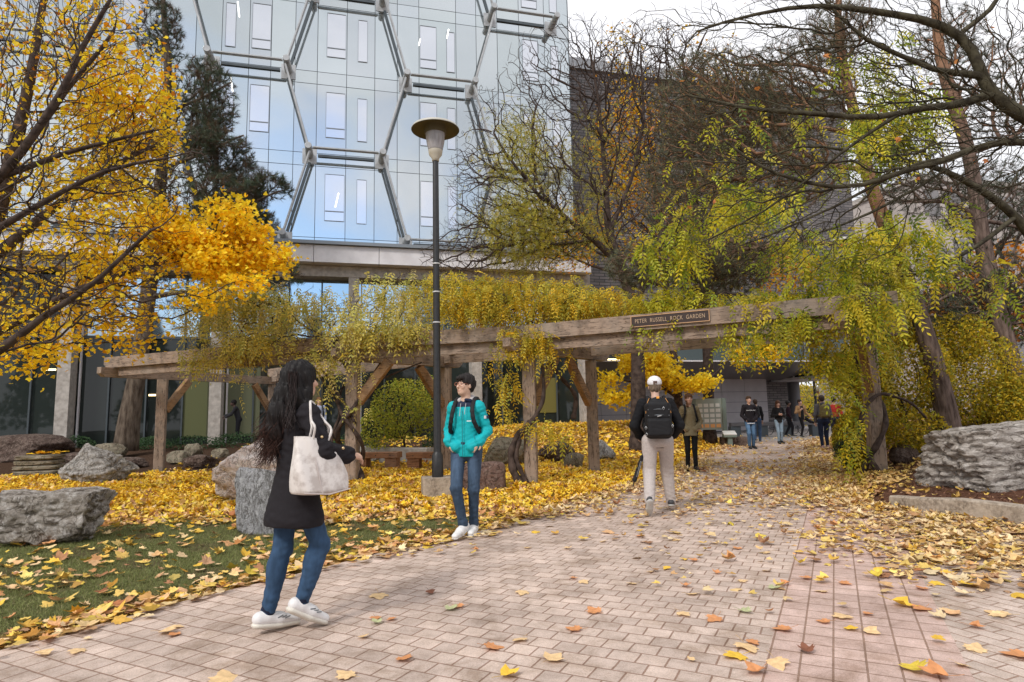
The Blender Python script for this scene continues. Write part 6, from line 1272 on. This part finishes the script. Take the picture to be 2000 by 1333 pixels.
# 1. woman with the tote bag
def woman():
    th = R(43)
    J = dict(pelvis=(0, -.01, .97), chest=(0, .0, 1.29), head=(0, .03, 1.635), rh=(.09, .0, .93), rk=(.10, .13, .52), ra=(.085, .0, .165), rt=(.10, .165, .045), lh=(-.09, .0, .93), lk=(-.08, -.045, .51), la=(-.06, -.155, .10), lt=(-.05, .04, .045),
             re=(.285, .03, 1.155), rw=(.25, .26, 1.12), rf=(-.3, .9, -.2), le=(-.24, .03, 1.16), lw=(-.12, .26, 1.15), lf=(.3, .9, -.1))
    long = [[(0, -.07, .03, .075), (-.01, -.10, -.10, .082), (-.02, -.13, -.22, .085), (-.04, -.15, -.34, .07), (-.06, -.16, -.43, .045), (-.06, -.165, -.48, .02)], [(.05, -.05, .0, .05), (.07, -.08, -.13, .05), (.05, -.11, -.25, .05), (.0, -.14, -.36, .04), (-.02, -.15, -.43, .025)], [(-.05, -.06, 0, .05), (-.10, -.09, -.13, .055), (-.13, -.13, -.26, .055), (-.15, -.15, -.37, .04), (-.16, -.16, -.46, .025)], [(.075, .0, .02, .028), (.095, -.01, -.09, .032), (.105, -.03, -.19, .035), (.09, -.07, -.29, .03)], [(-.075, .0, .02, .028), (-.09, .01, -.10, .03), (-.11, .0, -.2, .03)]]
    p = P(574, 1180, 4.1); root, D = person('woman seen from behind with very long dark hair, black parka and white tote bag', (p[0], p[1], .005), th, 1.66, J, fem=True, vx=.0065, head_turn=-2, skin=(.58, .36, .26),
        top=dict(col=(.017, .015, .018), hem=.69, waist=1.06, hemr=.225, r=(.132, .150, .068, .066, .058), mat='cloth', fold=.0068, gather=1, collar=1, cuff=1), pants=dict(col=(.036, .074, .14), r=(.088, .062, .047), len=.95, fold=.0032, calf=1, fade=.35), shoes=dict(col=(.72, .71, .71), sole=(.66, .63, .56), sole_h=.026), hair=dict(col=lambda V: np.array([.010, .008, .008]) + np.clip((1.35 - V[:, 2:3]) / .5, 0, 1) * np.array([.022, .008, .005]), vol=.018, long=long))
    s = D['_s']; hp = D['_hp']; b = MB(); roots = [hp(x, -.09, z) for x in (-.06, -.02, .02, .06) for z in (-.05, -.2)]; ends = [hp(x - .05, -.20 - y, z) for x in (-.09, -.04, .02) for z in (-.38, -.46, -.54) for y in (-.03, 0, .03)]
    strand_ribbons(b, roots, ends, 520, .0028, (.045, .02, .014)); rt = [hp(x, .0 - .04 * k, .13 - .015 * k) for x in (-.04, 0, .04) for k in range(3)]; en = [hp(x * 1.0, -.13, -.30) for x in (-.13, -.08, .0, .1, .13)]; strand_ribbons(b, [hp(x, -.1, .04) for x in (-.08, 0, .08)], en, 260, .0028, (.02, .012, .011), .02)
    b.build('loose_strands', M['hair'], D['_hair'])
    for q in 'rl':      # shoe side slots and navy socks
        a_, t_ = D[q+'a'], D[q+'t']; dv = (t_ - a_) / np.linalg.norm(t_ - a_); sdv = np.array([1, 0, 0]); upv = np.cross(sdv, dv); m_ = a_ * .55 + t_ * .45 + sdv * .043
        b = MB()
        for k in range(3): c_ = m_ + dv * (-.022 + .024 * k) + upv * .012; b.beam(c_ - dv * .014 - upv * .008, c_ + dv * .016 + upv * .010, .004, .007, up=upv)
        b.build('shoe_slot', M['frame_grey'], root)
        BB = Blob(.0065, .005); BB.cone(a_ * .97 + D[q+'k'] * .03, a_ * .86 + D[q+'k'] * .14, .043, .043); BB.build('sock', M['cloth'], root, (.012, .016, .035))
    # buttons and tab
    gb = mat_plain('gold_button', (.70, .52, .28), .3, .7)
    for q in (D['re'] * .62 + D['rs'] * .38 + np.array([.068, -.01, .0]), D['re'] * .45 + D['rw'] * .55 + np.array([.055, 0, .035]), np.array([.215, .10, .80]), np.array([.19, .15, .79])):
        BB = Blob(.004, .003); BB.ell(q, (.010, .010, .010)); BB.build('button', gb, root)
    # tote bag, carried: its own thing
    bag = empty('tote_bag', (float(root.location.x), float(root.location.y), .82), -th, 'white mottled leather tote bag hanging from the long haired woman\'s shoulder', 'bag')
    m, nt, bb = mat_new('mottled_leather'); nz = noise(nt, 11, 5, .6); nt.links.new(ramp(nt, nz, [(.40, (.46, .41, .38)), (.56, (.68, .64, .61))]), bb.inputs['Base Color']); bb.inputs['Roughness'].default_value = .5; bump(nt, bb, nz, .2, .01)
    nu, nv = 40, 24; u = np.linspace(0, 1, nu, endpoint=False); V = []; zb, zt = .04, .36
    for j in range(nv):
        t = j / (nv - 1); z = zb + (zt - zb) * t; W = .172 - .01 * t + .012 * math.sin(t * 5); T = (.085 * (1 - t) ** .7 + .028) * (1 if j else .7); a = u * 2 * np.pi; cx = np.sign(np.cos(a)) * np.abs(np.cos(a)) ** .45; cy = np.sign(np.sin(a)) * np.abs(np.sin(a)) ** .8
        yy = W * cx + .02 - .015 * t; xx = .252 + T * cy + .012 * np.sin(cx * 7 + t * 5) * (.3 + t) ; zz = z + .028 * (cx ** 2) * t * -1 + .055 * t * (-cx) * .9 - .012 * (1 - t) * (1 - cx ** 2) ; V.append(np.stack([xx, yy, zz + 0 * cx], -1))
    b = MB(); V = np.array(V); idx = np.arange(nu * nv).reshape(nv, nu); jx = np.roll(idx, -1, 1); b.add(V.reshape(-1, 3), np.stack([idx[:-1], jx[:-1], jx[1:], idx[1:]], -1).reshape(-1, 4)); b.f.setdefault(nu, []).append(np.array([idx[0][::-1]]))
    b.build('bag_body', m, bag, smooth=True)
    b = MB(); 
    for dx, y0, y1 in ((.285, -.06, .04), (.235, -.055, .045)):
        sh = D['rs'] + np.array([.03, -.0, .07]) - [0, 0, .82]; b.beam((dx, y0, .33), (dx - .02, y0 + .035, .45), .006, .022, up=(1, 0, 0)); pts = [np.array([dx, y0, .32]), np.array([dx + .02, y0 + .02, .44]), sh + [.045, -.03, -.12], sh + [.02, -.02, -.01], sh + [-.02, 0, .012], sh + [-.03, .03, 0], sh + [.03, .07, -.12], np.array([dx + .0, y1 + .05, .42]), np.array([dx, y1, .32])]; b.v.pop(); b.c.pop(); b.f[4].pop(); b.f[4].pop(); b.f[4].pop(); b.n -= 8
        q = np.array(pts); t2 = np.linspace(0, len(q) - 1, 40); q = np.stack([np.interp(t2, range(len(q)), q[:, i]) for i in range(3)], -1)
        for _ in range(4): q[1:-1] = .5 * q[1:-1] + .25 * (q[:-2] + q[2:])
        b.tube(q, .0085, 6)
    b.build('strap', m, bag, smooth=True); b = MB()
    b.tube([(.252 + .112, -.14, .05), (.252 + .118, .02, .03), (.252 + .108, .17, .05)], .004, 5); b.tube([(.36, -.02, .04), (.335, -.045, .2), (.29, -.06, .345)], .0035, 5); b.build('seam', mat_plain('seam', (.50, .44, .42), .6), bag)
woman()
# 2. man in teal
def man_teal():
    J = dict(rs=(.150, 0, 1.40), ls=(-.150, 0, 1.40), pelvis=(0, 0, .96), chest=(0, -.01, 1.27), rh=(.095, 0, .93), lh=(-.095, 0, .93), rk=(.075, .14, .52), ra=(.02, .07, .12), rt=(.05, .26, .05), lk=(-.07, -.02, .50), la=(-.035, -.12, .095), lt=(-.055, .06, .045),
             re=(.222, -.06, 1.13), rw=(.175, .075, 1.02), le=(-.222, -.06, 1.13), lw=(-.175, .075, 1.02), rf=(-.8, .0, -.6), lf=(.8, .0, -.6))
    p = P(913, 1040, 7.0); root, D = person('young man with glasses in a bright teal jacket, hands in pockets, beside the lamp post', (p[0], p[1], .004), R(194), 1.76, J, vx=.0075, head_turn=-32, skin=(.62, .41, .30), head_tilt=3,
        top=dict(col=lambda V: np.where((V[:, 2] > 1.40)[:, None] & (np.abs(V[:, 0]) < .10)[:, None], np.array([.012, .02, .05]), np.array([.006, .40, .44])), hem=.86, r=(.138, .144, .060, .056, .049), mat='shell', fold=.0042, pocket=1, hood=(.50, .47, .47), collar=1), pants=dict(col=(.040, .065, .105), r=(.086, .062, .047), len=.93, fold=.003, cuff=1, fade=.8), shoes=dict(col=(.72, .71, .70), sole=(.60, .59, .57)), hair=dict(col=(.018, .014, .013), vol=.011, fringe=1), pack=dict(col=(.012, .012, .014), size=(.14, .075, .21), dz=-.08))
    s = D['_s']; hp = D['_hp']; HR = D['_HR']; b = MB()
    for x in (-1, 1):
        a = np.linspace(0, 2 * np.pi, 17); b.tube([hp(x * .034 + .027 * math.cos(t), .104 - .006 * abs(math.cos(t)), .010 + .018 * math.sin(t)) for t in a], .0028, 5, cap=False); b.tube([hp(x * .061, .100, .014), hp(x * .083, .05, .012), hp(x * .082, -.01, .004)], .0016, 5)
    b.tube([hp(-.008, .108, .012), hp(.008, .108, .012)], .0016, 5); b.build('glasses', mat_plain('copper_frame', (.42, .16, .10), .35, .3), root)
    b = MB(); b.tube([(0, .132, .87), (0, .135, 1.1), (.0, .136, 1.25), (0, .118, 1.36)], .004, 5); b.build('zip', mat_plain('dark_teal_zip', (.004, .16, .19), .5), root)
    for x in (-1, 1):
        b = MB(); b.tube([(x * .125, .125, 1.10), (x * .155, .128, 1.0)], .0045, 5); b.build('pocket_edge', mat_plain('dark_teal_edge', (.004, .22, .25), .5), root)
    b = MB(); b.box((-.105, .142, 1.242), (-.055, .147, 1.252)); b.build('chest_mark', mat_plain('white_thread', (.7, .75, .75), .7), root)
    fl = empty('sleeve_patch', (-.238, .012, 1.285)); fl.parent = root; fl.rotation_euler = (0, 0, R(60)); b = MB(); b.box((-.034, -.006, -.016), (0, .0, .016)); b.build('patch_dark', mat_plain('navy_patch', (.01, .015, .06), .6), fl); b = MB(); b.box((.0005, -.006, -.016), (.030, .0, .016)); b.build('patch_white', mat_plain('white_patch', (.75, .75, .75), .6), fl)
    b = MB(); b.tube([(.03, .09, 1.44), (.028, .125, 1.36), (.03, .14, 1.30)], .003, 4); b.tube([(-.03, .09, 1.44), (-.028, .125, 1.37), (-.03, .14, 1.32)], .003, 4); b.build('drawstring', mat_plain('cord', (.5, .47, .47), .8), root)
man_teal()
# 3. man with white cap
def man_cap():
    J = dict(pelvis=(0, .0, .96), chest=(0, .02, 1.27), head=(0, .05, 1.625), lh=(-.10, 0, .92), lk=(-.12, .02, .53), la=(-.155, -.29, .20), lt=(-.16, -.19, .05), rh=(.10, 0, .92), rk=(.12, .20, .53), ra=(.16, .26, .12), rt=(.18, .43, .07),
             re=(.285, -.03, 1.12), rw=(.22, .12, 1.0), le=(-.285, -.03, 1.12), lw=(-.22, .12, 1.0), rf=(-.8, .1, -.5), lf=(.8, .1, -.5))
    p = P(1291, 1005, 8.25); root, D = person('man walking away in white cap, grey sweatpants and large black backpack', (p[0], p[1], .004), R(8), 1.76, J, vx=.0085, skin=(.52, .33, .25),
        top=dict(col=(.010, .010, .012), hem=.84, r=(.142, .158, .070, .064, .054), fold=.004, collar=1, pocket=1), pants=dict(col=(.47, .42, .40), r=(.105, .082, .064), len=.96, fold=.0045, mat='cloth'), shoes=dict(col=(.045, .045, .05), sole=(.50, .49, .47)), hair=dict(col=(.20, .15, .11), vol=.002), pack=dict(col=(.009, .009, .011), size=(.165, .105, .26), dz=-.05))
    s = D['_s']; hp = D['_hp']; HR = D['_HR']
    B = Blob(.007, .012); B.ell(hp(0, -.012, .055), np.array([.094, .112, .090]) * s, rot=HR); B.cut(hp(0, 0, -.055), np.array([.2, .2, .09]) * s, k=.006); cp = B.build('cap', M['cloth'], root, (.74, .73, .75))
    B = Blob(.007, .01); B.ell(hp(0, .12, .040), np.array([.075, .075, .008]) * s, rot=HR); B.build('cap_brim', M['cloth'], cp, (.70, .69, .71))
    b = MB(); c = hp(0, -.122, .055); b.box(c + [-.026, -.004, -.016], c + [.026, .004, .016]); b.build('cap_patch', mat_plain('brown_patch', (.10, .055, .04), .6), cp)
    b = MB(); pc = D['_pc']
    for x, z in ((.06, .12), (.16, -.10), (-.165, -.12), (-.16, -.20)): b.tube([pc + [x, -.14, z + .02], pc + [x + .012, -.15, z], pc + [x, -.14, z - .02], pc + [x - .012, -.15, z], pc + [x, -.14, z + .02]], .003, 5)
    b.build('buckle', M['steel'], D['_pack']); b = MB()
    for x in (-1, 1): b.tube([pc + [x * .10, -.02, .25], pc + [x * .14, -.06, .17], pc + [x * .155, -.08, .06]], .0035, 5)
    b.build('orange_piping', mat_plain('orange_trim', (.62, .28, .06), .6), D['_pack']); b = MB(); b.box(pc + [-.012, -.06, .245], pc + [.022, -.045, .272]); b.build('tag', mat_plain('orange_tag', (.85, .36, .05), .6), D['_pack'])
    b = MB(); b.tube([pc + [-.02, -.145, .02], pc + [.03, -.147, .03]], .006, 4); b.build('stitched_mark', M['steel'], D['_pack'])
    # folded umbrella swinging on the left
    um = empty('folded_umbrella', (float(root.location.x) - .27, float(root.location.y) + .0, .40), 0, 'black folded umbrella hanging by the left leg of the man in the cap', 'umbrella')
    B = Blob(.007, .01); B.cone((.06, 0, .34), (-.05, 0, .04), .020, .028); B.build('furled_canopy', M['canvas'], um, (.010, .010, .012), folds([(0, 0, .2)], .004, 2)); b = MB(); b.tube([(-.05, 0, .04), (-.075, 0, -.04)], .008, 6); b.tube([(.06, 0, .34), (.085, 0, .42), (.10, 0, .50)], .006, 6); b.build('handle', M['black_metal'], um)
    b = MB(); b.tube([(.035, -.024, .28), (-.03, -.03, .08)], .0022, 4); b.tube([(.05, -.02, .28), (-.012, -.028, .08)], .0022, 4); b.build('rib', M['steel'], um)
man_cap()
walk = dict(rk=(.09, .13, .53), ra=(.08, .10, .09), rt=(.09, .29, .05), lk=(-.09, .0, .50), la=(-.08, -.20, .12), lt=(-.09, -.03, .045))
pock = dict(re=(.235, -.05, 1.12), rw=(.18, .08, 1.0), le=(-.235, -.05, 1.12), lw=(-.18, .08, 1.0), rf=(-.8, .0, -.6), lf=(.8, .0, -.6))
def gp(px, py):
    q = G(px, py); return (q[0], q[1], .004)
LH = lambda l=.22: [[(0, -.05, .02, .06), (0, -.085, -.1, .065), (0, -.09, -l, .05)], [(.065, .0, .0, .03), (.08, .01, -.12, .032), (.08, .04, -l, .028)], [(-.065, .0, .0, .03), (-.08, .01, -.12, .032), (-.08, .04, -l, .028)]]
person('woman standing in olive jacket, black leggings and boots beside the white capped man', XY(1341, 14.1), R(188), 1.70, {**pock, 'rk': (.08, .02, .5), 'lk': (-.07, .03, .5), 'la': (-.08, .03, .09)}, vx=.010, fem=True, skin=(.55, .33, .25), head_turn=5,
       top=dict(col=(.24, .20, .125), hem=.80, waist=1.05, hemr=.16, r=(.13, .145, .066, .06, .05), fold=.006, collar=1, pocket=1), pants=dict(col=(.010, .010, .011), r=(.084, .060, .046), len=.98, mat='cloth'), shoes=dict(col=(.015, .013, .013), sole=(.02, .02, .02), hi=.10), hair=dict(col=(.13, .06, .03), vol=.01, long=[[(0, -.08, .02, .03), (.02, -.1, -.1, .03)], [(.05, .03, -.05, .02), (.06, .07, -.16, .025)]]), pack=dict(col=(.012, .012, .014), size=(.11, .06, .16)))
r_, D_ = person('man in black hooded sweatshirt with white chest lettering and blue jeans, walking closer', XY(1457, 21.6), R(180), 1.79, {**pock, 'rk': (.09, .10, .52), 'ra': (.08, .05, .09), 'lk': (-.09, .0, .5), 'la': (-.09, -.06, .09)}, vx=.012, skin=(.55, .33, .24),
       top=dict(col=(.016, .013, .016), hem=.88, r=(.140, .155, .068, .060, .050), fold=.005, collar=1, pocket=1), pants=dict(col=(.07, .13, .22), r=(.088, .066, .052), fade=.8), shoes=dict(col=(.02, .02, .022), sole=(.05, .05, .05)), hair=dict(col=(.07, .04, .025), vol=.008, fringe=1))
me = text_mesh('WATERLOO', .052); me.materials.append(mat_plain('white_print', (.7, .7, .7), .7)); tx = bpy.data.objects.new('chest_lettering', me); COL.objects.link(tx); tx.parent = r_; tx.location = (0, .152, 1.305); tx.rotation_euler = (R(82), 0, R(180))
b = MB(); b.beam((-.12, .105, .865), (.13, .105, .865), .04, .03, .01); b.build('shirt_hem', mat_plain('white_shirt', (.65, .66, .70), .8), r_)
person('man with black backpack half hidden behind the man in the lettered sweatshirt', XY(1470, 25.5), R(25), 1.74, walk, vx=.014, skin=(.45, .28, .2), top=dict(col=(.014, .014, .016), hem=.93), pants=dict(col=(.05, .09, .17), r=(.092, .07, .055)), shoes=dict(col=(.03, .03, .03)), hair=dict(col=(.05, .03, .02)), pack=dict(col=(.01, .01, .012)))
rw_, Dw = person('woman with long brown hair in black jacket and pale jeans looking at her phone', XY(1513, 24.4), R(182), 1.66, {'rk': (.08, .08, .5), 'ra': (.06, .02, .09), 'lk': (-.08, 0, .5), 'la': (-.09, -.08, .1), 're': (.24, -.03, 1.13), 'rw': (.06, .22, 1.17), 'le': (-.24, -.03, 1.13), 'lw': (-.06, .22, 1.17), 'rf': (-.2, .6, .5), 'lf': (.2, .6, .5)}, vx=.012, fem=True, skin=(.55, .33, .25), head_tilt=-16,
       top=dict(col=(.012, .011, .012), hem=.86, r=(.14, .15, .07, .062, .05)), pants=dict(col=(.22, .29, .36), r=(.085, .062, .046), len=.88), shoes=dict(col=(.012, .012, .012), sole=(.02, .02, .02), hi=.1), hair=dict(col=(.11, .05, .03), vol=.014, long=LH(.34)))
b = MB(); b.box((-.035, .285, 1.17), (.035, .295, 1.27)); ph = b.build('phone', mat_plain('phone_black', (.02, .02, .025), .2)); ph.matrix_world = Matrix.Translation(rw_.location) @ Matrix.Rotation(-R(182), 4, 'Z'); tag(ph, 'small dark phone held by the woman with long brown hair', 'phone')
person('dark clothed figure walking sideways in front of the dark brick wall', XY(1533, 30.4), R(110), 1.72, walk, vx=.015, skin=(.12, .07, .05), top=dict(col=(.022, .010, .016), hem=.9), pants=dict(col=(.012, .012, .016), r=(.09, .068, .05), mat='cloth'), shoes=dict(col=(.02, .02, .02)), hair=dict(col=(.012, .01, .01)))
person('person in tan open coat over black clothes with one leg stretched onto the dark ledge', XY(1559, 29.6), R(165), 1.76, {'pelvis': (.02, 0, .96), 'chest': (.06, .0, 1.27), 'neck': (.08, 0, 1.47), 'head': (.09, .02, 1.63), 'rs': (.25, 0, 1.41), 'ls': (-.12, 0, 1.41), 'rk': (.03, .04, .5), 'ra': (.12, .0, .09), 'lh': (-.08, 0, .93), 'lk': (-.38, .05, .72), 'la': (-.62, .10, .66), 'lt': (-.74, .2, .72), 're': (.34, .0, 1.15), 'rw': (.24, .2, 1.25), 'le': (-.24, -.04, 1.14), 'lw': (-.38, .06, .95), 'rf': (-.3, .3, .8)}, vx=.013, skin=(.6, .36, .28),
       top=dict(col=lambda V: np.where((np.abs(V[:, 0] - .06) < .085)[:, None] & (V[:, 1] > .03)[:, None], np.array([.012, .012, .014]), np.array([.40, .24, .12])), hem=.86, r=(.14, .15, .066, .058, .05)), pants=dict(col=(.012, .011, .013), r=(.085, .062, .046), mat='cloth'), shoes=dict(col=(.02, .02, .02)), hair=dict(col=(.04, .025, .02)))
person('person walking away in grey jacket with olive green backpack and dark jeans', XY(1599, 20.6), R(12), 1.74, {'rk': (.08, .08, .5), 'ra': (.09, .05, .09), 'la': (-.09, -.05, .09)}, vx=.012, skin=(.5, .3, .22),
       top=dict(col=(.10, .095, .105), hem=.88, r=(.15, .16, .074, .064, .052), hood=(.08, .075, .085)), pants=dict(col=(.018, .026, .055), r=(.095, .068, .046), len=.95), shoes=dict(col=(.42, .26, .26), sole=(.5, .42, .4)), hair=dict(col=(.05, .035, .03), vol=.014), pack=dict(col=(.15, .12, .045), size=(.14, .085, .22)))
person('person in red jacket partly hidden by the golden path edge shrub', XY(1622, 23.5), R(15), 1.74, walk, vx=.014, skin=(.45, .28, .2), top=dict(col=(.30, .025, .018), hem=.92), pants=dict(col=(.015, .015, .02), mat='cloth'), shoes=dict(col=(.03, .03, .03)), hair=dict(col=(.02, .015, .015), vol=.014))
def on(px, Y):
    q = XY(px, Y); q[2] = float(hz(q[0], q[1])) + .01; return q
person('dark clothed man leaning forward by the second pillar beyond the ground cover', on(466, 24.2), R(250), 1.72, {'chest': (0, .08, 1.25), 'neck': (0, .14, 1.43), 'head': (0, .2, 1.57), 'rs': (.18, .1, 1.38), 'ls': (-.18, .1, 1.38), 're': (.22, .28, 1.15), 'rw': (.18, .52, 1.08), 'le': (-.22, .24, 1.13), 'lw': (-.18, .46, 1.02)}, vx=.014, skin=(.10, .06, .05), top=dict(col=(.035, .035, .04), hem=.93), pants=dict(col=(.02, .02, .025), mat='cloth'), shoes=dict(col=(.03, .03, .03)), hair=dict(col=(.012, .01, .01)))
person('person in pale blue shirt with dark backpack seen beside the woman\'s elbow', on(622, 22.6), R(150), 1.72, walk, vx=.013, skin=(.6, .36, .28), top=dict(col=(.42, .47, .60), hem=.93), pants=dict(col=(.03, .035, .05)), shoes=dict(col=(.03, .03, .03)), hair=dict(col=(.20, .09, .04)), pack=dict(col=(.012, .014, .016)))
